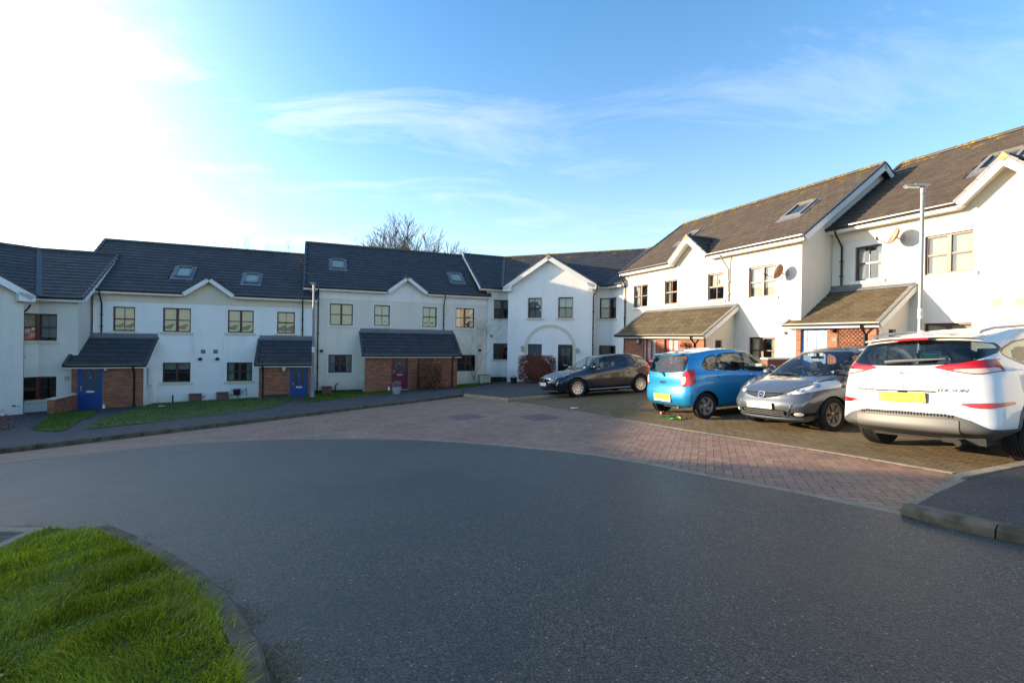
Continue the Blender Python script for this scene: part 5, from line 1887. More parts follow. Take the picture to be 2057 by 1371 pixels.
def car_shell(P):
    """P['rings']: list of dicts from the sill up to the roof centre"""
    L, W = P['L'], P['W'] / 2
    rows = []
    for r_ in P['rings']:
        xf, xr, w = r_['xf'], r_['xr'], r_['w']
        w3, w4, w5, w6, w7 = [W * q for q in w]
        cf, cr = r_['cf'], r_['cr']
        z = r_['z']
        f2, f1 = r_.get('ff', (.885, .53))
        x3, x7 = xf + cf, xr - cr
        mids = r_.get('mx') or [x3 + (x7 - x3) * t for t in (.25, .5, .75)]
        pts = [(xf, 0, z[0]), (xf + .07 * cf, f1 * w3, z[0] + (z[1] - z[0]) * .3), (xf + .34 * cf, f2 * w3, z[1]), (x3, w3, z[2]),
               (mids[0], w4, z[3]), (mids[1], w5, z[4]), (mids[2], w6, z[5]), (x7, w7, z[6]), (xr - .32 * cr, f2 * w7, z[7]),
               (xr - .07 * cr, f1 * w7, z[7] + (z[8] - z[7]) * .7), (xr, 0, z[8])]
        rows.append(pts)
    G = np.array(rows)                       # rings x 11 x 3
    ka, kr = P.get('ka', 9), P.get('kr', 7)
    H = []
    for g in G:
        m0, m1 = g[1] * (1, -1, 1), g[-2] * (1, -1, 1)
        H.append(cr_spline(g, ka, (m0, m1)))
    H = cr_spline(np.array(H), kr)           # (nr, na, 3)
    H[:, 0, 1] = 0
    H[:, -1, 1] = 0
    H[..., 1] = np.maximum(H[..., 1], 0)
    nr, na = H.shape[:2]
    ring = np.concatenate([H, (H * (1, -1, 1))[:, -2:0:-1]], 1)      # closed ring
    n = ring.shape[1]
    V = ring.reshape(-1, 3)
    I, J = np.meshgrid(np.arange(nr - 1), np.arange(n), indexing='ij')
    a = I * n + J
    b_ = I * n + (J + 1) % n
    c, d = a + n, b_ + n
    T = np.concatenate([np.stack([a, c, d], -1).reshape(-1, 3), np.stack([a, d, b_], -1).reshape(-1, 3)])
    area = np.linalg.norm(np.cross(V[T[:, 1]] - V[T[:, 0]], V[T[:, 2]] - V[T[:, 0]]), axis=1)
    T = T[area > 1e-9]
    fn = np.cross(V[T[:, 1]] - V[T[:, 0]], V[T[:, 2]] - V[T[:, 0]])
    N = np.zeros_like(V)
    for k in range(3):
        np.add.at(N, T[:, k], fn)
    # share normals of coincident vertices
    key = np.round(V, 4)
    _, inv = np.unique(key, axis=0, return_inverse=True)
    inv = inv.ravel()
    S = np.zeros((inv.max() + 1, 3))
    np.add.at(S, inv, N)
    N = S[inv]
    N /= np.linalg.norm(N, axis=1)[:, None] + 1e-12
    c0 = V.mean(0)
    if ((V - c0) * N).sum() < 0:
        N = -N
        T = T[:, ::-1]
    return Shell(V, T, N)


def wheel(par, x, y, r_, wdt, spokes, style, rim_m, side):
    """axle along y; side = -1/+1 outward"""
    M = Matrix.Translation((x, y, r_)) @ Matrix.Rotation(R(-90 * side), 4, 'X')      # local z -> outward
    h = wdt / 2
    rr = r_ * .665
    w = thing_child('wheel', par)
    prof = [(rr, -h + .02), (r_ * .86, -h), (r_ * .965, -h + .012), (r_, -h + .035)]
    ng = 4
    for i in range(ng):
        c = -h + .05 + (2 * h - .1) * (i + .5) / ng
        prof += [(r_, c - .008), (r_ - .012, c - .006), (r_ - .012, c + .006), (r_, c + .008)]
    prof += [(r_, h - .035), (r_ * .965, h - .012), (r_ * .86, h), (rr + .006, h - .018), (rr, h - .03)]
    MB().lathe(prof, 40, M).build('tyre', MATS['tyre'], w, True)
    rb = MB().lathe([(rr + .002, h - .020), (rr + .002, h - .036), (rr - .028, h - .036), (rr - .034, -h + .04), (rr, -h + .03)], 40, M)
    rb.lathe([(rr + .004, h - .014), (rr - .020, h - .020), (rr - .030, h - .045)], 40, M)
    zc = h - (.035 if style != 'deep' else .05)
    hub = r_ * .12
    for i in range(spokes):
        t = 2 * math.pi * i / spokes
        Q = M @ Matrix.Rotation(t, 4, 'Z')
        if style == 'twin':
            for s_ in (-1, 1):
                rb.prism([Q @ Vector(p) for p in ((hub * .6, s_ * .010, zc + .004), (rr - .012, s_ * .030, zc + .010), (rr - .012, s_ * .085, zc + .010), (hub * .9, s_ * .040, zc + .004))], (Q.to_3x3() @ Vector((0, 0, -.03))))
        elif style == 'fan':
            rb.prism([Q @ Vector(p) for p in ((hub * .5, -.022, zc), (rr - .012, -.020, zc + .012), (rr - .012, .034, zc + .012), (hub * .7, .026, zc))], (Q.to_3x3() @ Vector((0, 0, -.03))))
        else:
            rb.prism([Q @ Vector(p) for p in ((hub * .5, -.03, zc), (rr * .55, -.050, zc + .006), (rr - .012, .005, zc + .012), (rr - .012, .10, zc + .012), (rr * .5, .035, zc + .006), (hub * .6, .045, zc))], (Q.to_3x3() @ Vector((0, 0, -.03))))
    rb.lathe([(.001, zc + .016), (hub * .55, zc + .014), (hub, zc + .006), (hub * 1.05, zc - .03)], 16, M)
    rb.build('rim', MATS[rim_m], w)
    MB().lathe([(.001, -.02), (rr * .78, -.02), (rr * .78, -.03), (.001, -.032)], 20, M).build('brake_disc', MATS['skid'], w)
    MB().lathe([(.001, -h + .03), (rr, -h + .03)], 20, M).build('wheel_back', MATS['underbody'], w)
    return w


def thing_child(name, par):
    o = bpy.data.objects.new(name, None)
    C.objects.link(o)
    o.empty_display_size = .1
    o.parent = par
    return o


def text_mesh(body, size, ext=.003, shear=0.0, font_w=1.0):
    cu = bpy.data.curves.new('text', 'FONT')
    cu.body = body
    cu.size = size
    cu.extrude = ext
    cu.shear = shear
    cu.align_x = 'CENTER'
    cu.align_y = 'CENTER'
    o = bpy.data.objects.new('text', cu)
    C.objects.link(o)
    dg = bpy.context.evaluated_depsgraph_get()
    dg.update()
    me = bpy.data.meshes.new_from_object(o.evaluated_get(dg))
    C.objects.unlink(o)
    bpy.data.objects.remove(o)
    for v in me.vertices:
        v.co.x *= font_w
    return me


class Car:
    def __init__(s, P, name, label, centre, heading, group='cars parked in the block-paved bays'):
        """heading: direction (degrees) in which the nose points; centre = middle of the car on the ground"""
        s.P = P
        L, W = P['L'], P['W']
        h = R(heading)
        f = Vector((math.cos(h), math.sin(h), 0))
        zc = [float(gz(centre[0] + f.x * t, centre[1] + f.y * t)) for t in (-1.2, 1.2)]
        l_ = Vector((-f.y, f.x, 0))
        zl = [float(gz(centre[0] + l_.x * t, centre[1] + l_.y * t)) for t in (-.7, .7)]
        fx = (f + Vector((0, 0, (zc[1] - zc[0]) / 2.4))).normalized()
        ly = (l_ + Vector((0, 0, (zl[1] - zl[0]) / 1.4))).normalized()
        up = fx.cross(ly).normalized()
        X = -fx                                   # local x runs from the nose to the tail
        Y = up.cross(X).normalized()
        M = Matrix((X, Y, up)).transposed().to_4x4()
        o = Vector((centre[0], centre[1], float(gz(*centre)) + .004)) - X * (L / 2)
        # the thing's origin sits under the middle of the car
        s.t = thing(name, label, 'car', group=group, M=Matrix.Translation(o + X * (L / 2)) @ M)
        s.off = -L / 2
        sh = car_shell(P)
        s.full = Shell(sh.V.copy(), sh.T, sh.N)
        s.sh = sh
        s.root = bpy.data.objects.new('body_origin', None)
        bpy.data.objects.remove(s.root)

    # all pieces are authored with x from the nose; shift them once at the end
    def shift(s):
        def rec(o):
            for c in o.children:
                if c.type == 'MESH':
                    if not c.data.get('shifted'):
                        k = s.P.get('zs')
                        if k and c.parent.name.split('.')[0] != 'wheel':
                            w = s.P['wr']
                            c.data.transform(Matrix.Translation((0, 0, w * (1 - k))) @ Matrix.Diagonal((1, 1, k, 1)))
                        c.data.transform(Matrix.Translation((s.off, 0, 0)))
                        c.data['shifted'] = 1
                rec(c)
        bpy.context.view_layer.update()
        rec(s.t)

    def fside(s, poly, sgn, rnd=2, cut=.14):
        V = s.sh.V
        p = chaikin(poly, rnd, cut) if rnd else np.asarray(poly, float)
        f = sd_poly(V[:, [0, 2]], p)
        return np.where(V[:, 1] * sgn > .12 * s.P['W'], f, .5)

    def fend(s, poly, rear, rnd=2, xlim=None, cut=.25, slant=0.0):
        V = s.sh.V
        p = chaikin(poly, rnd, cut) if rnd else np.asarray(poly, float)
        f = sd_poly(V[:, [1, 2]], p)
        if xlim is None:
            xl = s.P['L'] * .5
            return np.where((V[:, 0] > xl) if rear else (V[:, 0] < xl), f, .5)
        # smooth limit towards the flank; slant leans it with height
        g = (xlim + slant * (V[:, 2] - .8) - V[:, 0]) * (1 if rear else -1)
        return np.maximum(f, g)

    def take(s, f, name, m, par=None, off=0.0, label=None):
        piece, s.sh = s.sh.cut(f)
        if piece is None:
            return None
        o = piece.obj(name, m, par or s.t, off)
        if o and label:
            o['label'] = label
        return o

    def drop(s, f):
        _, s.sh = s.sh.cut(f)

    def band(s, f, g, par=None, name='panel_gap', m='gap', off=-.004):
        return s.take(np.abs(f) - g, name, m, par, off)

    def at(s, x=None, y=None, z=None, rear=None, side=None):
        """nearest point of the body and its normal: end (y,z) or side (x,z)"""
        V, N = s.full.V, s.full.N
        if rear is not None:
            k = np.where((N[:, 0] > .25) if rear else (N[:, 0] < -.25))[0]
            d = (V[k, 1] - y) ** 2 + (V[k, 2] - z) ** 2
        else:
            k = np.where(N[:, 1] * side > .3)[0]
            d = (V[k, 0] - x) ** 2 + (V[k, 2] - z) ** 2
        j = np.argsort(d)[:4]
        w = 1 / (d[j] + 1e-5)
        p = (V[k[j]] * w[:, None]).sum(0) / w.sum()
        n = (N[k[j]] * w[:, None]).sum(0)
        n /= np.linalg.norm(n)
        if rear is not None:
            p[1], p[2] = y, z
        else:
            p[0], p[2] = x, z
        return Vector(p), Vector(n)

    def end_frame(s, y, z, rear, off=0.0, upright=False):
        """matrix: local x across (left to right as seen), y up, z outward"""
        p, n = s.at(y=y, z=z, rear=rear)
        if upright:
            n = Vector((1 if rear else -1, 0, 0.0))
        z_ = n
        x_ = Vector((0, 0, 1)).cross(z_).normalized()
        y_ = z_.cross(x_)
        return Matrix.Translation(p + n * off) @ Matrix((x_, y_, z_)).transposed().to_4x4()

    def side_frame(s, x, z, side, off=0.0):
        p, n = s.at(x=x, z=z, side=side)
        x_ = Vector((0, 0, 1)).cross(n).normalized()
        y_ = n.cross(x_)
        return Matrix.Translation(p + n * off) @ Matrix((x_, y_, n)).transposed().to_4x4()

    def plate(s, y, z, rear, m, band_m, off=.008, w=.52, h=.111, upright=True):
        F = s.end_frame(y, z, rear, off, upright)
        o = MB().box(-w / 2 - .008, w / 2 + .008, -h / 2 - .008, h / 2 + .008, -.012, .0, F).build('plate_holder', MATS['plastic_black'], s.t)
        pl = MB().box(-w / 2, w / 2, -h / 2, h / 2, .0, .004, F).build('number_plate', MATS[m], s.t)
        if band_m:
            MB().box(-w / 2 + .004, -w / 2 + .062, -h / 2 + .004, h / 2 - .004, .004, .0055, F).build('plate_band', MATS[band_m], pl)
        return F

    def mirror(s, x, z, side, m, size=(.13, .20, .14)):
        p, n = s.at(x=x, z=z, side=side)
        c = p + Vector((0, side * .13, .02))
        a, b_, h = size
        mb = MB()
        base = len(mb.v)
        # egg-shaped housing, flat towards the rear
        for i in range(9):
            ph = math.pi * i / 8
            for k in range(12):
                t = 2 * math.pi * k / 12
                xx = -math.cos(ph) * a * .55
                if xx > .03:
                    xx = .03
                q = math.sin(ph) ** .6
                mb.v.append((c.x + xx, c.y + q * math.cos(t) * b_ / 2, c.z + q * math.sin(t) * h / 2))
        for i in range(8):
            for k in range(12):
                mb.f.append((base + i * 12 + k, base + i * 12 + (k + 1) % 12, base + (i + 1) * 12 + (k + 1) % 12, base + (i + 1) * 12 + k))
        o = mb.build('wing_mirror', MATS[m], s.t, True)
        MB().tube([p - Vector((0, side * .02, .02)), c - Vector((-.01, side * .05, .05))], .024, 8).build('mirror_arm', MATS['trim_gloss'], o)
        MB().box(c.x + .031, c.x + .036, c.y - b_ * .42, c.y + b_ * .42, c.z - h * .36, c.z + h * .36).build('mirror_glass', MATS['chrome'], o)

    def handle(s, x, z, side, m):
        F = s.side_frame(x, z, side, .0)
        o = MB().box(-.10, .10, -.016, .016, .012, .034, F).box(-.10, -.075, -.014, .014, -.01, .014, F).box(.075, .10, -.014, .014, -.01, .014, F).build('door_handle', MATS[m], s.t)

    def seats(s, xs, z=.62):
        for x in xs:
            for y in (-.34, .34):
                mb = MB()
                M = Matrix.Translation((x, y, z)) @ Matrix.Rotation(R(14), 4, 'Y')
                mb.box(-.06, .06, -.23, .23, -.3, .42, M).box(-.05, .05, -.13, .13, .46, .66, M)
                mb.box(-.5, .0, -.24, .24, -.36, -.22, Matrix.Translation((x, y, z)))
                o = mb.build('seat', MATS['seat_cloth'], s.t)
                bm = bmesh.new()
                bm.from_mesh(o.data)
                bmesh.ops.bevel(bm, geom=bm.edges[:], offset=.035, segments=2, affect='EDGES')
                bm.to_mesh(o.data)
                bm.free()

    def inside(s, dash_x, dash_z, wheel_y=None, floor_z=.30):
        L, W = s.P['L'], s.P['W']
        MB().box(dash_x - .35, dash_x + .22, -W * .40, W * .40, dash_z - .35, dash_z - .04).build('dashboard', MATS['dash'], s.t)
        MB().box(.45, L - .75, -W * .42, W * .42, floor_z - .07, floor_z).build('floor_pan', MATS['underbody'], s.t)
        if wheel_y is not None:
            M = Matrix.Translation((dash_x + .42, wheel_y, dash_z + .0)) @ Matrix.Rotation(R(62), 4, 'Y')
            mb = MB()
            n = 24
            mb.tube([M @ Vector((.18 * math.cos(2 * math.pi * i / n), .18 * math.sin(2 * math.pi * i / n), 0)) for i in range(n + 1)], .015, 6, False)
            mb.box(-.17, .17, -.02, .02, -.01, .01, M).lathe([(.001, .02), (.06, .01), (.06, -.01)], 10, M)
            mb.tube([M @ Vector((0, 0, 0)), M @ Vector((0, 0, -.4))], .03, 6)
            mb.build('steering_wheel', MATS['dash'], s.t, True)

    def arches(s, r_, rx, fx, lip=None, zc=None):
        """cut the wheel arches and line them"""
        for x in (fx, rx):
            for sg in (-1, 1):
                V = s.sh.V
                d = np.hypot(V[:, 0] - x, V[:, 2] - (zc or s.P['wr'])) - r_
                s.drop(np.where((V[:, 1] * sg > .22 * s.P['W']) & (V[:, 2] < .95), d, .5))
                if lip:
                    V = s.sh.V
                    d = np.hypot(V[:, 0] - x, V[:, 2] - (zc or s.P['wr'])) - r_ - lip[0]
                    s.take(np.where((V[:, 1] * sg > .22 * s.P['W']) & (V[:, 2] < 1.05), d, .5), 'arch_trim', lip[1], off=.004)
                zc_ = zc or s.P['wr']
                y0, y1 = sg * s.P['W'] * .24, sg * s.P['W'] * .47
                mb = MB()
                A = [(x + r_ * 1.02 * math.cos(t), zc_ + r_ * 1.02 * math.sin(t)) for t in np.linspace(-.12, math.pi + .12, 17)]
                for (xa, za), (xb, zb_) in zip(A, A[1:]):
                    mb.poly([(xa, y0, za), (xb, y0, zb_), (xb, y1, zb_), (xa, y1, za)])
                mb.poly([(a, y0, b_) for a, b_ in A])
                mb.build('arch_liner', MATS['underbody'], s.t)


def rings_hatch(p):
    """rings of a five-door hatchback from a few measures"""
    L, W, Hh = p['L'], p['W'], p['H']
    zb = p.get('zb', .20)
    zs = p['sill']
    nose, hood, scx, scz = p['nose_z'], p['hood'], p['screen_x'], p['screen_z']
    tx, tz = p['screen_top']
    rtx, rtz = p['rear_top']
    rbx, rbz = p['rear_bot']
    tail = p['tail_z']
    belt_f, belt_r = p['belt']
    cf, cr = p.get('cf', .62), p.get('cr', .50)
    tum = p.get('tumble', .80)
    rail_f, rail_m, rail_r = p['rail']
    nx, rx = p.get('nose_x', (.10, .02, .0, .03, .12)), p.get('tail_x', (.12, .03, .0, .02, .04))
    rw = p.get('rear_w', .92)
    fw = p.get('front_w', .93)
    r_ = []
    r_.append(dict(xf=nx[0] + .12, xr=L - rx[0] - .10, w=(.80, .90, .90, .90, .82), cf=cf, cr=cr, z=(zb, zb, zs - .03, zs - .03, zs - .03, zs - .03, zs - .03, zb + .03, zb + .05)))
    r_.append(dict(xf=nx[0], xr=L - rx[0], w=(fw - .03, .965, .965, .97, rw), cf=cf, cr=cr, z=(zb + .04, zb + .05, zs + .04, zs + .06, zs + .06, zs + .06, zs + .04, zb + .10, zb + .10)))
    r_.append(dict(xf=nx[1], xr=L - rx[1], w=(fw + .02, .99, .985, .995, rw + .03), cf=cf, cr=cr, z=(.38, .38, .44, .46, .46, .46, .46, .42, .42)))
    r_.append(dict(xf=nx[2], xr=L - rx[2], w=(fw + .035, 1.0, .995, 1.0, rw + .03), cf=cf, cr=cr, z=(.50, .51, .60, .62, .62, .63, .63, .58, .56)))
    r_.append(dict(xf=nx[3], xr=L - rx[3], w=(fw + .01, .985, .985, .995, rw + .02), cf=cf, cr=cr, z=(nose - .14, nose - .12, .74, .77, .78, .80, .80, tail - .02, tail - .04)))
    bw = p.get('brow', 0.0)
    r_.append(dict(xf=nx[4], xr=L - rx[4], w=(fw - .06, .955, .965, .97, rw - .01), cf=cf + .04, cr=cr, z=(nose, nose + .015 + bw * .6, nose + .12 + bw, belt_f - .06, belt_f + (belt_r - belt_f) * .5 - .05, belt_r - .06, belt_r - .03, tail + .15, tail + .14)))
    hx = nx[4] + (scx - nx[4]) * .48
    r_.append(dict(xf=hx, xr=rbx + (L - rx[4] - rbx) * .45, w=(fw - .13, .925, .94, .945, rw - .05), cf=(scx - hx) * .95, cr=cr * .92, mx=None,
                   z=(hood, hood - .012, scz - .055, belt_f + .0, belt_f + (belt_r - belt_f) * .5, belt_r, belt_r + .02, rbz - .03, rbz - .05)))
    r_.append(dict(xf=scx, xr=rbx, w=(tum + .085, .90, .905, .90, rw - .10), cf=.42, cr=cr * .72, z=(scz, scz - .005, scz + .01, belt_f + .07, belt_f + (belt_r - belt_f) * .5 + .07, belt_r + .08, belt_r + .10, rbz + .03, rbz + .02)))
    r_.append(dict(xf=scx + (tx - scx) * .5, xr=rbx + (rtx - rbx) * .5, w=(tum + .045, tum + .062, tum + .062, tum + .05, rw - .16), cf=.40, cr=cr * .62,
                   z=(scz + (tz - scz) * .53, scz + (tz - scz) * .51, scz + (rail_f - scz) * .50, (belt_f + .07 + rail_f) * .5 + .03, (belt_f + rail_m) * .5 + .08, (belt_r + rail_r) * .5 + .07, rbz + (rail_r - rbz) * .56, rbz + (rtz - rbz) * .52, rbz + (rtz - rbz) * .52)))
    r_.append(dict(xf=tx, xr=rtx, w=(tum - .05, tum - .015, tum - .01, tum - .03, rw - .22), cf=.34, cr=.34, z=(tz, tz - .018, rail_f + (rail_m - rail_f) * .42, rail_f + (rail_m - rail_f) * .85, rail_m, rail_r + (rail_m - rail_r) * .78, rail_r + (rail_m - rail_r) * .30, rtz - .016, rtz)))
    r_.append(dict(xf=tx + .16, xr=rtx - .10, w=(tum - .17, tum - .13, tum - .12, tum - .14, rw - .34), cf=.35, cr=.34, z=(tz + .032, tz + .026, rail_f + (rail_m - rail_f) * .60 + .030, rail_f + (rail_m - rail_f) * .92 + .036, rail_m + .036, rail_r + (rail_m - rail_r) * .80 + .036, rail_r + (rail_m - rail_r) * .42 + .032, rtz + .020, rtz + .026)))
    r_.append(dict(xf=tx + .45, xr=rtx - .45, w=(.30, .32, .32, .32, .30), cf=.3, cr=.3, z=(Hh - .022, Hh - .023, Hh - .018, Hh - .006, Hh - .002, Hh - .008, Hh - .022, Hh - .034, Hh - .036)))
    r_.append(dict(xf=tx + .62, xr=rtx - .62, w=(0, 0, 0, 0, 0), cf=.2, cr=.2, z=(Hh - .012, Hh - .012, Hh - .008, Hh, Hh + .002, Hh - .003, Hh - .014, Hh - .024, Hh - .024)))
    return r_
def mirror_poly(p):
    return [(-a, b_) for a, b_ in p]


def common(c, glass='car_glass', trim='trim_gloss', side=None, screen=None, rear=None, doors=(), door_g=.005):
    P = c.P
    for sg in (-1, 1):
        for k, poly in enumerate(side):
            f = c.fside(poly, sg)
            fr = c.take(f - .022, '_w', trim)
            # split the ring from the pane
            sh = None
            if fr:
                V = np.array([v.co[:] for v in fr.data.vertices])
                T = np.array([p.vertices[:] for p in fr.data.polygons])
                N = np.array([v.normal[:] for v in fr.data.vertices])
                s2 = Shell(V, T, N)
                pl = chaikin(poly, 2, .14)
                f2 = sd_poly(V[:, [0, 2]], pl)
                pane, ring = s2.cut(f2)
                bpy.data.objects.remove(fr)
                if pane:
                    pane.obj('side_window', glass, c.t, -.004)
                ring.obj('window_trim', trim, c.t, -.001)
    for poly, rr, nm in ((screen, False, 'windscreen'), (rear, True, 'rear_window')):
        if poly:
            c.take(c.fend(poly, rr), nm, glass, off=-.003)
            c.band(c.fend(poly, rr), .012, name='window_trim', m=trim, off=-.002)
    for nm, poly in doors:
        for sg in (-1, 1):
            c.band(c.fside(poly, sg, 1, .12), door_g)
            c.take(c.fside(poly, sg, 1, .12), nm, P['paint'])


# ---------------------------------------------------------------- white SUV (rear towards the camera)
def white_suv():
    p = dict(L=4.475, W=1.85, H=1.645, wr=.350, paint='paint_white', sill=.36, zb=.26, nose_z=.90, hood=1.02, screen_x=1.22, screen_z=1.10, screen_top=(2.02, 1.54),
             rear_top=(4.10, 1.515), rear_bot=(4.33, 1.185), tail_z=.82, belt=(1.02, 1.10), rail=(1.49, 1.575, 1.50), tumble=.80, rear_w=.94, front_w=.93, cr=.46, cf=.66,
             tail_x=(.10, .0, .015, .04, .06), ka=10, kr=7)
    p['rings'] = rings_hatch(p)
    c = Car(p, 'parked_suv', 'white SUV parked at the right edge, its tail towards the road', (7.10, 6.88), 22.5)
    c.arches(.40, 3.54, .87, lip=(.055, 'trim_plastic'))
    common(c, 'car_glass_dark',
           side=[[(1.46, 1.08), (2.34, 1.10), (2.34, 1.475), (2.02, 1.45)], [(2.40, 1.10), (3.20, 1.13), (3.20, 1.46), (2.40, 1.478)], [(3.25, 1.135), (3.55, 1.17), (3.86, 1.30), (3.78, 1.36), (3.55, 1.43), (3.25, 1.46)]],
           screen=[(-.74, 1.12), (.74, 1.12), (.60, 1.52), (-.60, 1.52)],
           rear=[(-.76, 1.33), (-.66, 1.225), (-.3, 1.195), (.3, 1.195), (.66, 1.225), (.76, 1.33), (.66, 1.485), (-.66, 1.485)])
    inner, wht = [], []
    LT = [(.30, 1.168), (.50, 1.205), (.68, 1.235), (.84, 1.250), (1.02, 1.215), (1.04, 1.16), (.86, 1.112), (.72, 1.075), (.64, 1.083), (.44, 1.128)]
    WT = [(.46, 1.132), (.66, 1.142), (.87, 1.15), (.84, 1.112), (.72, 1.082), (.64, 1.090)]
    for sg in (-1, 1):
        q = LT if sg > 0 else mirror_poly(LT)
        w = WT if sg > 0 else mirror_poly(WT)
        xl = 3.98
        c.take(c.fend(w, True, 1, xl + .05, .14), 'reversing_light', 'amber_clear', off=.006)
        c.take(c.fend(q, True, 1, xl, .12), 'tail_light', 'red_lens', off=.007)
        c.band(c.fend(q, True, 1, xl, .12), .004)
        g = [(.54, .725), (.62, .742), (.90, .752), (.94, .742), (.84, .688), (.70, .682)]
        c.take(c.fend(g if sg > 0 else mirror_poly(g), True, 1, xl), 'rear_reflector', 'red_bright', off=.004)
    # lower bumper in grey plastic, pale skid panel, sill cladding
    V = c.sh.V
    top = np.interp(np.abs(V[:, 1]), [0, .50, .66, .80, .93], [.615, .600, .545, .455, .44])
    f = np.where(V[:, 0] > 3.86, V[:, 2] - top, .5)
    c.take(f, 'rear_bumper', 'trim_plastic', off=.006)
    V = c.sh.V
    c.take(np.where((V[:, 0] > .6) & (V[:, 0] < 3.9), V[:, 2] - .44, np.where(V[:, 0] <= .6, V[:, 2] - .40, .5)), 'sill_cladding', 'trim_plastic', off=.004)
    # tailgate and door joints
    TG_ = [(-.72, 1.50), (-.80, 1.30), (-.70, 1.10), (-.64, .93), (-.61, .70), (.61, .70), (.64, .93), (.70, 1.10), (.80, 1.30), (.72, 1.50)]
    c.band(c.fend(TG_, True, 1, 3.9, .12), .0045)
    c.take(c.fend(TG_, True, 1, 3.9, .12), 'tailgate', 'paint_white')
    for nm, q in (('front_door', [(1.30, .45), (2.36, .45), (2.37, 1.10), (1.36, 1.06)]), ('rear_door', [(2.375, .45), (3.15, .45), (3.34, .80), (3.27, 1.12), (2.38, 1.10)])):
        for sg in (-1, 1):
            c.band(c.fside(q, sg, 1, .1), .0045)
            c.take(c.fside(q, sg, 1, .1), nm, 'paint_white')
    HL = [(.55, .80), (.90, .98), (.95, .92), (.75, .80)]
    for sg in (-1, 1):
        c.take(c.fend(HL if sg > 0 else mirror_poly(HL), False, 1, .9), 'headlight', 'clear_lens', off=.004)
    c.take(c.fend([(-.5, .86), (-.4, .52), (.4, .52), (.5, .86)], False, 1), 'grille', 'trim_gloss')
    c.sh.obj('body', 'paint_white', c.t)
    # spoiler lip with the third brake light
    sp = MB()
    pr = [(-.60, 4.06, 1.530), (-.3, 4.135, 1.555), (0, 4.155, 1.560), (.3, 4.135, 1.555), (.60, 4.06, 1.530)]
    for a, b_ in zip(pr, pr[1:]):
        sp.prism([(a[1] - .22, a[0], a[2] + .012), (a[1] + .03, a[0], a[2] - .004), (a[1] + .025, a[0], a[2] - .022), (a[1] - .20, a[0], a[2] - .03)], (b_[1] - a[1], b_[0] - a[0], b_[2] - a[2]))
    so = sp.build('spoiler', MATS['paint_white'], c.t)
    MB().box(4.135, 4.176, -.20, .20, 1.508, 1.530).build('brake_light', MATS['red_bright'], so)
    F = c.plate(0.0, .79, True, 'plate_yellow', 'plate_orange', off=.02)
    hp = c.end_frame(0, .872, True, .006, True)
    MB().box(-.34, .34, -.006, .006, -.03, .010, hp).box(-.05, .05, -.016, -.004, -.02, .014, hp).build('tailgate_handle', MATS['trim_gloss'], c.t)
    # badges: slanted letter in an oval, name on the right, maker on the left
    E_ = c.end_frame(0, 1.09, True, .006)
    mb = MB()
    n = 28
    mb.tube([E_ @ Vector((.088 * math.cos(2 * math.pi * i / n), .045 * math.sin(2 * math.pi * i / n), 0)) for i in range(n + 1)], .0065, 6, False)
    for x0, x1 in ((-.045, -.028), (.028, .045)):
        mb.tube([E_ @ Vector((x0 - .004, -.036, 0)), E_ @ Vector((x1 + .004, .036, 0))], .009, 6)
    mb.tube([E_ @ Vector((-.034, -.008, 0)), E_ @ Vector((0, .002, .002)), E_ @ Vector((.034, .008, 0))], .007, 6)
    mb.build('badge', MATS['badge'], c.t, True)
    for body, y, z, sz, sh_, fw in (('TUCSON', .49, .885, .052, .35, 1.35), ('HYUNDAI', -.475, .872, .036, .3, 1.5)):
        me = text_mesh(body, sz, .003, sh_, fw)
        me.materials.append(MATS['badge_dark'])
        me.transform(c.end_frame(y, z, True, .006))
        link('badge_lettering', me, c.t)
    # rear wiper on the glass
    w0, _ = c.at(y=-.08, z=1.235, rear=True)
    w1, _ = c.at(y=.42, z=1.255, rear=True)
    w2, _ = c.at(y=-.22, z=1.225, rear=True)
    ox = Vector((.028, 0, .008))
    mb = MB().tube([w2 + ox * .9, w0 + ox * 1.1, w1 + ox], [.024, .022, .010], 8).tube([w0 + ox * .5, w1 + ox * .45], .008, 5)
    mb.build('rear_wiper', MATS['plastic_grey'], c.t, True)
    st = c.end_frame(.24, 1.315, True, -.012)
    mb = MB()
    for a in ((-.10, .10, .045, .050), (-.10, .10, -.050, -.045), (-.10, -.095, -.05, .05), (.095, .10, -.05, .05), (-.08, .08, .012, .022), (-.08, .08, -.02, -.012)):
        mb.box(*a, 0, .001, st)
    mb.build('window_sticker', MATS['sticker'], c.t)
    # roof rails, aerial fin, tow eye, exhaust, sensors
    for sg in (-1, 1):
        pts = [(2.05, .615 * sg, 1.555), (2.2, .625 * sg, 1.60), (2.9, .630 * sg, 1.642), (3.6, .615 * sg, 1.622), (3.85, .60 * sg, 1.585), (3.92, .595 * sg, 1.555)]
        MB().tube(pts, [.012, .018, .018, .018, .018, .012], 8).build('roof_rail', MATS['steel'], c.t, True)
    fin = MB()
    for k in range(6):
        pass
    fin.prism([(3.72, -.03, 1.60), (3.98, -.03, 1.575), (3.955, -.006, 1.665), (3.92, -.006, 1.675)], (0, .0, 0))
    fin = MB()
    A = [(3.74, 0, 1.60), (3.97, -.03, 1.57), (3.97, .03, 1.57), (3.955, 0, 1.648), (3.92, 0, 1.645)]
    for q in ((0, 4, 3, 1), (0, 2, 3, 4), (1, 3, 2), (0, 1, 2)):
        fin.poly([A[i] for i in q])
    fin.build('aerial_fin', MATS['paint_white'], c.t)
    MB().tube([(4.05, .5, .27), (4.40, .52, .27)], .035, 10).box(3.2, 4.2, -.5, .3, .25, .31).tube([(4.1, -.7, .33), (4.1, .7, .33)], .03, 8).box(3.9, 4.25, .3, .72, .24, .33).build('exhaust', MATS['underbody'], c.t)
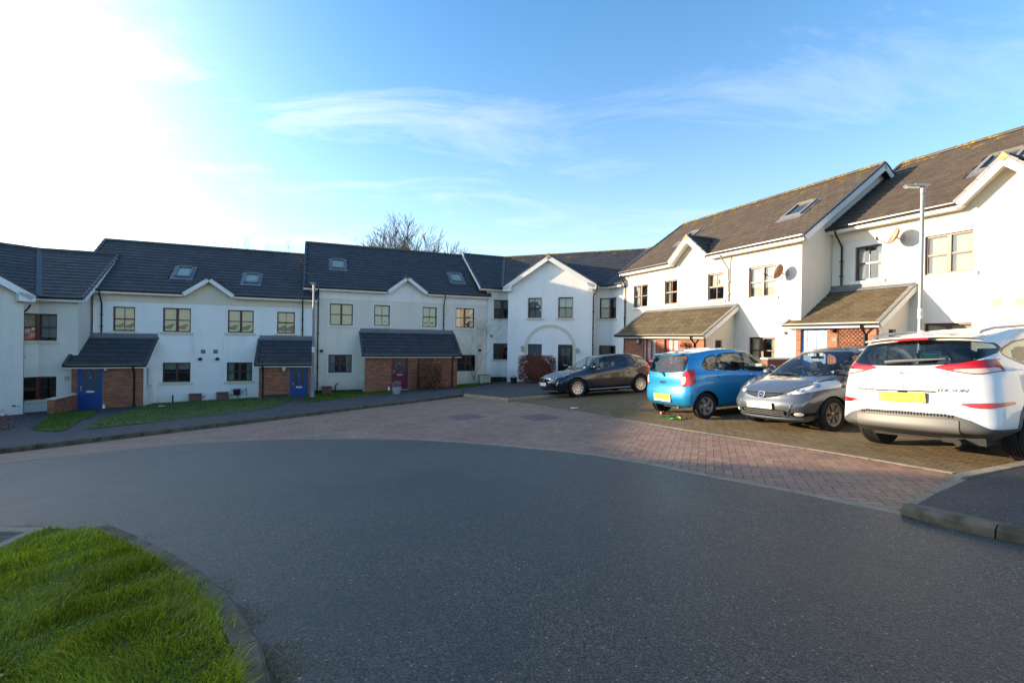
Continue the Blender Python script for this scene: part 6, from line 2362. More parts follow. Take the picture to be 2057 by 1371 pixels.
    for y in (-.60, -.22, .22, .62):
        F2 = c.end_frame(y, .645 if abs(y) < .5 else .60, True, .003)
        MB().lathe([(.001, .003), (.018, .003), (.02, 0)], 12, F2).build('parking_sensor', MATS['paint_white'], c.t)
    # ribbed step on the bumper
    rb = MB()
    for i in range(31):
        y = -.50 + i / 30
        F2 = c.end_frame(y, .592 - (.012 if abs(y) > .45 else 0), True, .010)
        rb.box(-.006, .006, -.016, .016, -.01, .006, F2)
    rb.build('bumper_ribs', MATS['gap'], c.t)
    V = c.full.V
    sk = Shell(c.full.V, c.full.T, c.full.N)
    f = np.where((V[:, 0] > 4.0), np.maximum(np.abs(V[:, 2] - .455) - .085, np.abs(V[:, 1]) - .56), .5)
    a, _ = sk.cut(f)
    a.obj('skid_panel', 'skid', c.t, .016)
    for sg in (-1, 1):
        c.mirror(1.58, 1.12, sg, 'paint_white')
        c.handle(2.18, .93, sg, 'paint_white')
        c.handle(3.08, .96, sg, 'paint_white')
        wheel(c.t, .87, sg * .80, .35, .235, 5, 'bent', 'rim_silver', sg)
        wheel(c.t, 3.54, sg * .80, .35, .235, 5, 'bent', 'rim_silver', sg)
    c.seats((2.05, 3.0), .72)
    c.inside(1.55, 1.08, .36, .40)
    c.shift()
    return c


# ---------------------------------------------------------------- blue small hatchback (rear towards the camera)
def blue_hatch():
    p = dict(L=3.60, W=1.60, H=1.535, wr=.285, paint='paint_blue', sill=.25, zb=.20, nose_z=.76, hood=.90, screen_x=.84, screen_z=1.00, screen_top=(1.52, 1.41),
             rear_top=(3.40, 1.425), rear_bot=(3.535, 1.015), tail_z=.74, belt=(.90, .985), rail=(1.37, 1.462, 1.405), tumble=.82, rear_w=.97, front_w=.90, cr=.30, cf=.55,
             tail_x=(.06, .0, .0, .03, .035), ka=10, kr=7)
    p['rings'] = rings_hatch(p)
    c = Car(p, 'parked_hatchback', 'bright blue small hatchback parked tail towards the road', (5.17, 11.40), 20.0)
    c.arches(.335, 3.06, .66)
    common(c, 'car_glass',
           side=[[(1.08, .985), (1.88, 1.015), (1.86, 1.385), (1.62, 1.38)], [(1.98, 1.02), (2.68, 1.05), (2.62, 1.385), (1.96, 1.395)], [(2.725, 1.055), (2.97, 1.075), (3.06, 1.15), (2.94, 1.31), (2.67, 1.375)]],
           screen=[(-.66, 1.02), (.66, 1.02), (.56, 1.39), (-.56, 1.39)],
           rear=[(-.625, 1.12), (-.60, 1.05), (-.4, 1.025), (.4, 1.025), (.60, 1.05), (.625, 1.12), (.575, 1.35), (.52, 1.385), (-.52, 1.385), (-.575, 1.35)])
    V = c.sh.V
    # black pillar between the doors
    for sg in (-1, 1):
        V = c.sh.V
        f = sd_poly(V[:, [0, 2]], [(1.86, 1.01), (1.99, 1.015), (1.97, 1.40), (1.845, 1.395)])
        c.take(np.where(V[:, 1] * sg > .3, f, .5), 'door_pillar', 'trim_gloss')
    LT = [(.545, .76), (.565, .93), (.60, 1.01), (.66, 1.075), (.74, 1.10), (.95, .98), (.95, .86), (.74, .75), (.60, .715)]
    WT = [(.558, .78), (.575, .93), (.61, .935), (.665, .925), (.66, .80), (.60, .745)]
    xl = 3.33
    for sg in (-1, 1):
        q = LT if sg > 0 else mirror_poly(LT)
        w = WT if sg > 0 else mirror_poly(WT)
        c.take(c.fend(w, True, 1, xl, .12, slant=-.2), 'reversing_light', 'clear_lens', off=.008)
        c.take(c.fend(q, True, 1, xl, .12, slant=-.2), 'tail_light', 'red_bright', off=.009)
        c.band(c.fend(q, True, 1, xl, .12, slant=-.2), .004)
    TG_ = [(-.50, 1.44), (-.60, 1.05), (-.57, .93), (-.55, .75), (-.50, .66), (.50, .66), (.55, .75), (.57, .93), (.60, 1.05), (.50, 1.44)]
    c.band(c.fend(TG_, True, 1, 3.25, .12), .0045)
    c.take(c.fend(TG_, True, 1, 3.25, .12), 'tailgate', 'paint_blue')
    V = c.sh.V
    c.take(np.where(V[:, 0] > 3.1, np.maximum(V[:, 2] - .245, -V[:, 0]), .5), 'bumper_foot', 'trim_plastic')
    for nm, q in (('front_door', [(.98, .30), (1.92, .30), (1.925, .99), (1.02, .955)]), ('rear_door', [(1.935, .30), (2.62, .30), (2.82, .62), (2.80, 1.03), (1.94, .99)])):
        for sg in (-1, 1):
            c.band(c.fside(q, sg, 1, .1), .0045)
            c.take(c.fside(q, sg, 1, .1), nm, 'paint_blue')
    HL = [(.42, .66), (.78, .88), (.90, .86), (.72, .68)]
    for sg in (-1, 1):
        c.take(c.fend(HL if sg > 0 else mirror_poly(HL), False, 1, .8), 'headlight', 'clear_lens', off=.004)
    c.take(c.fend([(-.45, .60), (-.4, .38), (.4, .38), (.45, .60)], False, 1), 'grille', 'trim_gloss')
    c.sh.obj('body', 'paint_blue', c.t)
    sp = MB().prism([(3.20, -.47, 1.447), (3.425, -.45, 1.432), (3.425, -.45, 1.412), (3.25, -.47, 1.41)], (0, .92, 0))
    so = sp.build('spoiler', MATS['paint_blue'], c.t)
    MB().box(3.42, 3.438, -.13, .13, 1.418, 1.434).build('brake_light', MATS['red_lens'], so)
    # plate in the bumper on a white backing
    F = c.end_frame(.0, .455, True, .012, True)
    MB().box(-.285, .285, -.085, .085, -.02, .002, F).build('plate_recess', MATS['plastic_white'], c.t)
    c.plate(0.0, .475, True, 'plate_yellow', 'plate_orange', off=.018)
    F = c.end_frame(0, .80, True, .006)
    MB().box(-.085, .085, -.022, .022, -.01, .012, F).build('tailgate_handle', MATS['chrome'], c.t)
    w0, _ = c.at(y=.02, z=1.0, rear=True)
    w1, _ = c.at(y=-.40, z=1.06, rear=True)
    w2, _ = c.at(y=.07, z=.93, rear=True)
    ox = Vector((.03, 0, .005))
    MB().tube([w2 + ox * .6, w0 + ox * 1.2, w1 + ox * .9], [.016, .018, .008], 8).build('rear_wiper', MATS['plastic_black'], c.t, True)
    MB().tube([(3.2, .3, .24), (3.45, .32, .24)], .028, 10).tube([(3.06, -.62, .28), (3.06, .62, .28)], .035, 8).box(2.4, 3.3, -.35, .1, .2, .27).build('exhaust', MATS['skid'], c.t)
    for sg in (-1, 1):
        c.mirror(1.22, 1.0, sg, 'paint_blue', (.12, .17, .13))
        c.handle(1.72, .885, sg, 'paint_blue')
        c.handle(2.62, .905, sg, 'paint_blue')
        wheel(c.t, .66, sg * .70, .285, .165, 5, 'bent', 'rim_silver', sg)
        wheel(c.t, 3.06, sg * .70, .285, .165, 5, 'bent', 'rim_silver', sg)
    c.seats((1.62, 2.55), .58)
    c.inside(1.15, .98, .33)
    c.shift()
    return c


# ---------------------------------------------------------------- grey hatchback (nose towards the camera)
def grey_hatch():
    p = dict(L=3.90, W=1.695, H=1.525, wr=.300, paint='paint_grey', sill=.24, zb=.17, nose_z=.74, hood=.905, screen_x=.93, screen_z=1.00, screen_top=(1.82, 1.435),
             rear_top=(3.60, 1.42), rear_bot=(3.82, 1.02), tail_z=.75, belt=(.93, 1.03), rail=(1.385, 1.468, 1.40), tumble=.80, rear_w=.93, front_w=.92, cr=.42, cf=.62,
             nose_x=(.10, .015, .0, .04, .13), ka=10, kr=7, zs=.94, brow=.07)
    p['rings'] = rings_hatch(p)
    c = Car(p, 'parked_hatchback', 'grey metallic hatchback parked nose out between the blue car and the white SUV', (6.42, 9.46), 202.5)
    c.arches(.345, 3.30, .80)
    common(c, 'car_glass',
           side=[[(1.08, 1.015), (1.36, 1.02), (1.38, 1.20), (1.33, 1.19)], [(1.42, 1.02), (2.12, 1.045), (2.10, 1.405), (1.78, 1.36), (1.45, 1.22)], [(2.20, 1.05), (3.00, 1.085), (2.93, 1.39), (2.18, 1.408)], [(3.05, 1.09), (3.32, 1.13), (3.22, 1.29), (2.99, 1.37)]],
           screen=[(-.735, 1.02), (-.4, .995), (.4, .995), (.735, 1.02), (.60, 1.415), (.3, 1.43), (-.3, 1.43), (-.60, 1.415)],
           rear=[(-.62, 1.06), (.62, 1.06), (.54, 1.38), (-.54, 1.38)])
    HL = [(.40, .715), (.50, .80), (.62, .895), (.74, .975), (.90, .985), (.92, .86), (.80, .765), (.62, .71), (.48, .685)]
    xl = 1.15
    for sg in (-1, 1):
        q = HL if sg > 0 else mirror_poly(HL)
        c.band(c.fend(q, False, 1, xl, .14), .004)
        hl = c.take(c.fend(q, False, 1, xl, .14), 'headlight', 'lamp_clear', off=.010)
        # reflector bowl under the lens
        V = c.full
        a, _ = Shell(c.full.V, c.full.T, c.full.N).cut(np.where(c.full.V[:, 0] < xl, sd_poly(c.full.V[:, [1, 2]], chaikin(q, 1)) + .006, .5))
        a.obj('lamp_bowl', 'lamp_inner', hl, -.03)
        for yy, zz, r_ in ((.585, .785, .050), (.715, .870, .062)):
            F = c.end_frame(yy * sg, zz, False, -.012)
            MB().lathe([(r_, .0), (r_ * .8, -.01), (.001, -.025)], 16, F).build('lamp_reflector', MATS['chrome'], hl, True)
        F = c.end_frame(.475 * sg, .715, False, -.008)
        MB().lathe([(.022, .0), (.001, .006)], 10, F).build('indicator', MATS['amber_clear'], hl)
        # fog lamp
        fg = [(.50, .335), (.56, .365), (.72, .37), (.78, .345), (.72, .29), (.54, .285)]
        fgq = fg if sg > 0 else mirror_poly(fg)
        fo = c.take(c.fend(fgq, False, 1, xl), 'fog_lamp', 'trim_gloss', off=-.012)
        F = c.end_frame(.635 * sg, .328, False, .0)
        MB().lathe([(.001, .006), (.045, .0), (.052, -.012)], 18, F @ Matrix.Diagonal((1.5, .75, 1, 1))).build('fog_lens', MATS['clear_lens'], fo, True)
    GR = [(-.46, .720), (-.30, .650), (-.12, .612), (.12, .612), (.30, .650), (.46, .720), (.25, .718), (0, .712), (-.25, .718)]
    c.take(c.fend(GR, False, 1, .9, .12), 'grille', 'trim_gloss', off=-.01)
    AI = [(-.50, .375), (-.44, .27), (.44, .27), (.50, .375), (.40, .40), (-.40, .40)]
    c.take(c.fend(AI, False, 1, .9, .15), 'air_intake', 'trim_gloss', off=-.02)
    # bonnet joints
    V = c.sh.V
    BN = [(-.70, .985), (-.66, .84), (-.46, .735), (0, .728), (.46, .735), (.66, .84), (.70, .985), (0, .955)]
    c.band(c.fend(BN, False, 1, 1.05, .12), .004)
    c.take(c.fend(BN, False, 1, 1.05, .12), 'bonnet', 'paint_grey')
    for nm, q in (('front_door', [(1.16, .30), (2.14, .30), (2.145, 1.02), (1.22, .985)]), ('rear_door', [(2.155, .30), (2.86, .30), (3.06, .62), (3.06, 1.06), (2.16, 1.02)])):
        for sg in (-1, 1):
            c.band(c.fside(q, sg, 1, .1), .0045)
            c.take(c.fside(q, sg, 1, .1), nm, 'paint_grey')
    for sg in (-1, 1):
        q = [(.58, .80), (.62, 1.03), (.76, 1.08), (.84, .84), (.72, .78)]
        c.take(c.fend(q if sg > 0 else mirror_poly(q), True, 1, 3.3), 'tail_light', 'red_lens', off=.006)
    c.sh.obj('body', 'paint_grey', c.t)
    # grille bars, badge, plate
    g = MB()
    for z, hw in ((.69, .36), (.665, .28)):
        pts = [c.at(y=y, z=z, rear=False)[0] + Vector((-.004, 0, 0)) for y in np.linspace(-hw, hw, 9)]
        g.tube(pts, .009, 6)
    g.build('grille_bar', MATS['trim_plastic'], c.t)
    g = MB()
    for z in (.30, .335, .37):
        pts = [c.at(y=y, z=z, rear=False)[0] + Vector((.004, 0, 0)) for y in np.linspace(-.42, .42, 9)]
        g.tube(pts, .007, 5)
    for y in np.linspace(-.40, .40, 15):
        g.tube([c.at(y=y, z=z, rear=False)[0] + Vector((.006, 0, 0)) for z in (.28, .39)], .005, 4)
    g.build('intake_mesh', MATS['plastic_grey'], c.t)
    E_ = c.end_frame(0, .668, False, .014)
    mb = MB()
    pr = [(-.062, .052), (-.055, -.046), (-.040, -.056), (.040, -.056), (.055, -.046), (.062, .052), (.050, .058), (-.050, .058)]
    mb.tube([E_ @ Vector((*q, 0)) for q in pr + pr[:1]], .007, 6, False)
    for sg in (-1, 1):
        mb.tube([E_ @ Vector((sg * .038, .050, .002)), E_ @ Vector((sg * .024, 0, .003)), E_ @ Vector((sg * .030, -.050, .002))], [.011, .008, .011], 6)
    mb.tube([E_ @ Vector((-.026, 0, .003)), E_ @ Vector((.026, 0, .003))], .010, 6)
    mb.build('badge', MATS['badge'], c.t, True)
    c.plate(0.0, .475, False, 'plate_white', None, off=.02)
    # lower lip and chrome flicks of the bumper
    pts = [c.at(y=y, z=.235, rear=False)[0] + Vector((-.012, 0, 0)) for y in np.linspace(-.66, .66, 15)]
    MB().tube(pts, .014, 6).build('bumper_lip', MATS['paint_grey'], c.t, True)
    for sg in (-1, 1):
        pts = [c.at(y=y * sg, z=z, rear=False)[0] + Vector((-.006, 0, 0)) for y, z in ((.42, .275), (.475, .31), (.51, .40), (.56, .50), (.60, .56))]
        MB().tube(pts, [.006, .012, .012, .010, .004], 6).build('bumper_crease', MATS['paint_grey'], c.t, True)
    # wipers
    for y0, y1 in ((-.12, .46), (.60, .05)):
        a = c.at(y=y0, z=1.0, rear=False)[0] + Vector((-.02, 0, .012))
        b_ = c.at(y=y1, z=1.035, rear=False)[0] + Vector((-.02, 0, .012))
        MB().tube([a, a.lerp(b_, .45) + Vector((-.012, 0, .012)), b_], [.012, .010, .006], 6).build('windscreen_wiper', MATS['plastic_black'], c.t, True)
    # cowl, rear-view mirror, sticker
    F = c.end_frame(-.55, 1.075, False, -.02)
    MB().box(-.05, .05, -.045, .045, 0, .001, F).build('window_sticker', MATS['plate_white'], c.t)
    MB().box(1.62, 1.66, -.12, .12, 1.30, 1.36).box(1.64, 1.68, -.02, .02, 1.36, 1.42).build('rear_view_mirror', MATS['trim_gloss'], c.t)
    for sg in (-1, 1):
        c.mirror(1.30, 1.015, sg, 'paint_grey', (.14, .19, .14))
        c.handle(2.0, .90, sg, 'paint_grey')
        c.handle(2.9, .93, sg, 'paint_grey')
        wheel(c.t, .80, sg * .745, .30, .185, 6, 'twin', 'rim_bronze', sg)
        wheel(c.t, 3.30, sg * .745, .30, .185, 6, 'twin', 'rim_bronze', sg)
    c.seats((1.95, 2.9), .58)
    c.inside(1.30, .97, .34)
    c.shift()
    return c


# ---------------------------------------------------------------- dark navy hatchback (nose to the left)
def navy_hatch():
    p = dict(L=4.34, W=1.795, H=1.455, wr=.325, paint='paint_navy', sill=.24, zb=.17, nose_z=.70, hood=.865, screen_x=1.20, screen_z=.955, screen_top=(2.02, 1.37),
             rear_top=(3.95, 1.33), rear_bot=(4.22, .98), tail_z=.73, belt=(.88, .99), rail=(1.325, 1.405, 1.33), tumble=.78, rear_w=.90, front_w=.90, cr=.50, cf=.70,
             nose_x=(.08, .01, .0, .02, .10), ka=10, kr=7)
    p['rings'] = rings_hatch(p)
    c = Car(p, 'parked_hatchback', 'dark navy hatchback parked nose towards the beech hedge, left of the blue car', (3.17, 17.60), 202.5)
    c.arches(.372, 3.54, .89)
    common(c, 'car_glass',
           side=[[(1.45, .975), (2.22, .995), (2.22, 1.335), (2.00, 1.32), (1.70, 1.17)], [(2.29, 1.0), (3.05, 1.03), (3.02, 1.325), (2.29, 1.345)], [(3.20, 1.06), (3.46, 1.11), (3.34, 1.20), (3.13, 1.285)]],
           screen=[(-.72, .975), (-.4, .95), (.4, .95), (.72, .975), (.58, 1.35), (-.58, 1.35)],
           rear=[(-.60, 1.02), (.60, 1.02), (.50, 1.30), (-.50, 1.30)])
    HL = [(.42, .650), (.55, .705), (.70, .775), (.84, .825), (.88, .77), (.76, .70), (.60, .640)]
    xl = 1.1
    for sg in (-1, 1):
        q = HL if sg > 0 else mirror_poly(HL)
        c.band(c.fend(q, False, 1, xl, .14), .004)
        hl = c.take(c.fend(q, False, 1, xl, .14), 'headlight', 'lamp_clear', off=.006)
        a, _ = Shell(c.full.V, c.full.T, c.full.N).cut(np.where(c.full.V[:, 0] < xl, sd_poly(c.full.V[:, [1, 2]], chaikin(q, 1)) + .005, .5))
        a.obj('lamp_bowl', 'trim_gloss', hl, -.032)
        for yy, zz in ((.58, .682), (.70, .735)):
            F = c.end_frame(yy * sg, zz, False, -.006)
            MB().lathe([(.036, .0), (.028, -.008), (.001, .004)], 14, F).build('lamp_reflector', MATS['chrome'], hl, True)
        F = [c.at(y=y * sg, z=z, rear=False)[0] + Vector((-.01, 0, 0)) for y, z in ((.46, .66), (.62, .725), (.80, .805))]
        MB().tube(F, .007, 5).build('day_light', MATS['lens'], hl)
        V = c.sh.V
        AI = [(.44, .56), (.74, .60), (.76, .42), (.60, .36), (.46, .38)]
        c.take(c.fend(AI if sg > 0 else mirror_poly(AI), False, 1, xl), 'air_intake', 'trim_gloss', off=-.012)
        F = [c.at(y=y * sg, z=z, rear=False)[0] + Vector((-.008, 0, 0)) for y, z in ((.70, .57), (.71, .50), (.67, .43))]
        MB().tube(F, [.010, .016, .010], 6).build('day_light_strip', MATS['lens'], c.t)
    GR = [(-.40, .660), (-.36, .50), (-.24, .36), (.24, .36), (.36, .50), (.40, .660), (.2, .672), (-.2, .672)]
    c.band(c.fend(GR, False, 1, .8, .1), .014, name='grille_surround', m='chrome', off=.006)
    c.take(c.fend(GR, False, 1, .8, .1), 'grille', 'trim_gloss', off=-.008)
    BN = [(-.72, .94), (-.78, .82), (-.55, .735), (-.30, .69), (.30, .69), (.55, .735), (.78, .82), (.72, .94), (0, .915)]
    c.band(c.fend(BN, False, 1, 1.25, .12), .004)
    c.take(c.fend(BN, False, 1, 1.25, .12), 'bonnet', 'paint_navy')
    for nm, q in (('front_door', [(1.36, .30), (2.25, .30), (2.255, .98), (1.42, .945)]), ('rear_door', [(2.265, .30), (3.02, .30), (3.22, .62), (3.15, 1.02), (2.27, .98)])):
        for sg in (-1, 1):
            c.band(c.fside(q, sg, 1, .1), .0045)
            c.take(c.fside(q, sg, 1, .1), nm, 'paint_navy')
    for sg in (-1, 1):
        q = [(.50, .84), (.60, .93), (.90, .96), (.92, .85), (.70, .80)]
        c.take(c.fend(q if sg > 0 else mirror_poly(q), True, 1, 3.7), 'tail_light', 'red_lens', off=.006)
    c.sh.obj('body', 'paint_navy', c.t)
    E_ = c.end_frame(0, .61, False, .014)
    mb = MB()
    n = 24
    mb.tube([E_ @ Vector((.075 * math.cos(2 * math.pi * i / n), .040 * math.sin(2 * math.pi * i / n), 0)) for i in range(n + 1)], .006, 6, False)
    for x0, x1 in ((-.04, -.024), (.024, .04)):
        mb.tube([E_ @ Vector((x0, -.032, 0)), E_ @ Vector((x1, .032, 0))], .008, 6)
    mb.tube([E_ @ Vector((-.030, -.006, 0)), E_ @ Vector((.030, .006, 0))], .007, 6)
    mb.build('badge', MATS['badge'], c.t, True)
    c.plate(0.0, .47, False, 'plate_white', 'plate_red', off=.025, h=.115)
    pts = [c.at(y=y, z=.235, rear=False)[0] + Vector((-.03, 0, 0)) for y in np.linspace(-.66, .66, 15)]
    MB().tube(pts, .018, 6).build('bumper_lip', MATS['skid'], c.t, True)
    F = c.end_frame(-.50, 1.02, False, -.02)
    MB().box(-.05, .05, -.045, .045, 0, .001, F).build('window_sticker', MATS['plate_white'], c.t)
    for y0, y1 in ((-.10, .48), (.62, .05)):
        a = c.at(y=y0, z=.955, rear=False)[0] + Vector((-.02, 0, .012))
        b_ = c.at(y=y1, z=.985, rear=False)[0] + Vector((-.02, 0, .012))
        MB().tube([a, b_], [.012, .006], 6).build('windscreen_wiper', MATS['plastic_black'], c.t, True)
    for sg in (-1, 1):
        c.mirror(1.62, .985, sg, 'paint_navy', (.14, .19, .13))
        c.handle(2.10, .86, sg, 'paint_navy')
        c.handle(3.02, .89, sg, 'paint_navy')
        wheel(c.t, .89, sg * .785, .325, .215, 10, 'fan', 'rim_pale', sg)
        wheel(c.t, 3.54, sg * .785, .325, .215, 10, 'fan', 'rim_pale', sg)
        MB().tube([(1.35, sg * .845, .235), (3.1, sg * .845, .235)], .016, 6).build('sill_strip', MATS['steel'], c.t)
    c.seats((2.15, 3.1), .52)
    c.inside(1.62, .93, .35)
    c.shift()
    return c


suv, blue, grey, navy = white_suv(), blue_hatch(), grey_hatch(), navy_hatch()
# ------------------------------------------------------------------ street furniture, planting, small things
def at_house(H, x, y, z=0.0):
    return H.t.matrix_world @ Vector((x, y, z))


def ground_pt(x, y, dz=0.0):
    return Vector((x, y, float(gz(x, y)) + dz))


# ---- lamp posts
def lamp_post(loc, label, turn, m, h=5.05, sticker_z=2.15, num=None):
    t = thing('street_lamp', label, 'street lamp', loc, turn, 'lamp posts of the close')
    MB().lathe([(.10, -.1), (.10, .02), (.085, .05), (.085, 1.05), (.080, 1.10), (.052, 1.20)], 18).build('base', MATS[m], t, True)
    MB().lathe([(.088, -.05), (.088, .16), (.001, .16)], 18).build('foot_sleeve', MATS['bitumen'], t, True)
    MB().lathe([(.050, 1.18), (.047, 3.0), (.042, h), (.030, h + .03)], 18).build('pole', MATS[m], t, True)
    MB().box(-.035, .035, -.092, -.084, .35, .85).build('hatch', MATS[m], t)
    hd = MB()
    hd.lathe([(.050, h - .12), (.052, h + .04), (.001, h + .05)], 14)
    # flat lantern head on a short neck
    hd.prism([(-.10, -.08, h + .02), (.36, -.10, h + .07), (.36, .10, h + .07), (-.10, .08, h + .02)], (0, 0, .03))
    hd.prism([(-.13, -.06, h + .045), (.16, -.075, h + .08), (.16, .075, h + .08), (-.13, .06, h + .045)], (0, 0, .035))
    ho = hd.build('lamp_head', MATS['galv'], t)
    MB().prism([(.06, -.07, h + .030), (.33, -.085, h + .060), (.33, .085, h + .060), (.06, .07, h + .030)], (0, 0, -.010)).build('lens', MATS['lens'], ho)
    st = MB().lathe([(.0515, sticker_z - .12), (.0515, sticker_z + .12)], 18).build('sticker', MATS['plate_white'], t, True)
    if num:
        me = text_mesh(num, .12, .001)
        me.materials.append(MATS['plastic_black'])
        d = Vector((CAMP.x - loc[0], CAMP.y - loc[1], 0)).normalized()
        a = math.atan2(d.y, d.x) - turn
        me.transform(Matrix.Rotation(a, 4, 'Z') @ Matrix.Translation((.0525, 0, sticker_z)) @ Matrix.Rotation(R(90), 4, 'Z') @ Matrix.Rotation(R(90), 4, 'X'))
        link('lettering', me, st)
    return t


lamp_post(ground_pt(9.93, 11.52, .05), 'pale steel lamp post rising behind the white SUV', R(158), 'galv', 5.15, 2.1, '2')
lamp_post(ground_pt(-8.72, 20.75, .09), 'grey lamp post on the footway between the white and the cream terrace', R(-80), 'galv_dark', 5.05, 2.25, '1')


# ---- satellite dishes
def sat_dish(H, x, z, m, label, turn, rad=.33):
    M = H.t.matrix_world @ Matrix.Translation((x, 0, z))
    t = thing('satellite_dish', label, 'satellite dish', M=M, group='satellite dishes on the sunlit terrace')
    MB().box(-.06, .06, -.015, 0, -.12, .12).tube([(0, -.01, -.05), (0, -.22, -.05), (0, -.30, 0)], .022, 8).tube([(0, -.01, .08), (0, -.26, -.03)], .014, 6).build('bracket', MATS['steel'], t)
    D = Matrix.Translation((0, -.34, .02)) @ Matrix.Rotation(R(turn), 4, 'Z') @ Matrix.Rotation(R(68), 4, 'X') @ Matrix.Diagonal((1, 1.12, 1, 1))
    pr = [(.001, 0), (.10, .008), (.20, .03), (rad - .02, .085), (rad, .095), (rad, .085), (.20, .018), (.10, -.004), (.001, -.012)]
    MB().lathe(pr, 28, D).build('reflector', MATS[m], t, True)
    a, b_ = D @ Vector((0, -rad, .09)), D @ Vector((0, -rad * .92, .46))
    ab = MB().tube([a, b_], .013, 6).tube([D @ Vector((-.03, -rad * .92, .44)), D @ Vector((.06, -rad * .80, .52))], .03, 10)
    ab.build('feed_arm', MATS['plastic_black'], t)
    MB().tube([(.0, -.012, .10), (.01, -.012, .9)], .006, 5).build('cable', MATS['render_white'], t)


sat_dish(H3, 9.92, 4.36, 'dish_rust', 'rusty brown satellite dish on the wall near the gable end, above the grey car', -78, .245)
sat_dish(H4, 2.28, 4.86, 'dish', 'pale round satellite dish with rust stain, left of the lamp post', -38, .255)


# ---- trellis on the right-hand porch, wreath bracket on the left one
M = H4.t.matrix_world @ Matrix.Translation((1.75, -1.675, 1.22))
tr = thing('trellis', 'brown diamond trellis fixed to the brick porch right of the pale blue door', 'trellis', M=M)
w_, h_ = .41, .92
sl = {}
for sg in (-1, 1):
    for c in np.arange(-1.35, 1.36, .135):
        # line x*sg + z = c clipped to the rectangle
        pts = []
        for xx in (-w_, w_):
            zz = c - sg * xx
            if -h_ <= zz <= h_:
                pts.append((xx, zz))
        for zz in (-h_, h_):
            xx = (c - zz) * sg
            if -w_ < xx < w_:
                pts.append((xx, zz))
        if len(pts) == 2 and math.dist(*pts) > .12:
            (xa, za), (xb, zb) = pts
            MB().tube([(xa, -.012 * (sg + 2) / 2, za), (xb, -.012 * (sg + 2) / 2, zb)], .008, 4).build('slat', MATS['wood_dark'], tr)
for x in (-w_, w_):
    MB().tube([(x, 0, -h_), (x, 0, h_)], .011, 4).build('slat', MATS['wood_dark'], tr)

mat('leaf_green', (.05, .12, .02), .6, island=.4, hue=.03)
mat('leaf_bright', (.10, .30, .03), .55, island=.3)
mat('leaf_brown', (.25, .095, .036), .65, spec=.3, island=.5, hue=.022)
mat('leaf_rust', (.165, .052, .030), .65, spec=.3, island=.5, hue=.022)
mat('leaf_red', (.25, .04, .03), .6, island=.5, hue=.03)
mat('bark', (.085, .066, .050), .9, bump=.3, var=.2)
mat('twig', (.15, .11, .08), .9)
mat('twig_pale', (.26, .21, .14), .9)
mat('lavender', (.30, .22, .24), .8, island=.3)
mat('petal', (.75, .50, .03), .6, island=.25)
mat('pot_grey', (.42, .40, .42), .7)
mat('stone_box', (.46, .43, .31), .85, bump=.3, var=.15)
mat('hose', (.03, .035, .035), .5)


def leaves(name, P, N, size, m, parent, aspect=.62, jitter=.9):
    """leaf-shaped quads (two folded triangles each side) at points P facing roughly N"""
    k = len(P)
    N = N + rng.normal(0, jitter, (k, 3))
    N /= np.linalg.norm(N, axis=1)[:, None] + 1e-9
    A = np.cross(N, rng.normal(0, 1, (k, 3)))
    A /= np.linalg.norm(A, axis=1)[:, None] + 1e-9
    B = np.cross(N, A)
    s = (size * rng.uniform(.6, 1.3, k))[:, None]
    a, b_ = A * s, B * s * aspect
    V = np.stack([P - a, P + b_ * .9 - a * .15 + N * s * .15, P + a, P - b_ * .9 - a * .15 + N * s * .15], 1).reshape(-1, 3)
    i = np.arange(k)[:, None] * 4
    F = np.concatenate([i + np.array([[0, 1, 2]]), i + np.array([[0, 2, 3]])], 0)
    o = link(name, np_mesh(name, V, F, m), parent)
    o['kind'] = 'stuff'
    return o


def clipped_hedge(loc, rot, size, n, m, label, round_=.35, sticks=True):
    t = thing('beech_hedge', label, 'hedge', loc, rot)
    w, d, h = size
    # points near the surface of a rounded box
    P = rng.uniform(-1, 1, (n * 3, 3))
    q = np.abs(P)
    e = (q ** 5).sum(1) ** .2
    bump_ = np.array([noise.noise(Vector(p * 2.3)) for p in P]) * .10
    k = (e > .70 + bump_) & (e < 1.02 + bump_)
    P = P[k][:n]
    Nn = P * np.abs(P) ** 3
    Nn /= np.linalg.norm(Nn, axis=1)[:, None] + 1e-9
    Q = P * (w / 2, d / 2, h / 2) + (0, 0, h / 2 + .03)
    leaves('foliage', Q, Nn, .042, m, t)
    mb = MB()
    for i in range(26):
        x, y = random.uniform(-w * .38, w * .38), random.uniform(-d * .3, d * .3)
        mb.tube([(x, y, 0), (x * 1.1 + random.uniform(-.1, .1), y * 1.1, h * .5), (x * 1.2 + random.uniform(-.12, .12), y * 1.25, h * random.uniform(.88, 1.06))], [.014, .010, .004], 4)
    mb.build('stems', MATS['bark'], t)
    # dark heart so the far side does not show through
    MB().ball((0, 0, h * .5), 1, 12, 8, (w * .36, d * .33, h * .42)).build('inner_twigs', MATS['leaf_rust'] if m.name == 'leaf_rust' else MATS['bark'], t)
    return t


clipped_hedge(ground_pt(1.42, 26.3, .10), R(-12), (2.12, 1.0, 1.50), 5200, MATS['leaf_rust'], 'wide clipped copper-brown beech hedge before the arched house, left of the navy car')
p = at_house(H2, 6.28, -2.45)
clipped_hedge(ground_pt(p.x, p.y, .06), R(22), (1.25, 1.0, 1.52), 3800, MATS['leaf_brown'], 'tall rounded orange-brown beech hedge in front of the right dark red door')


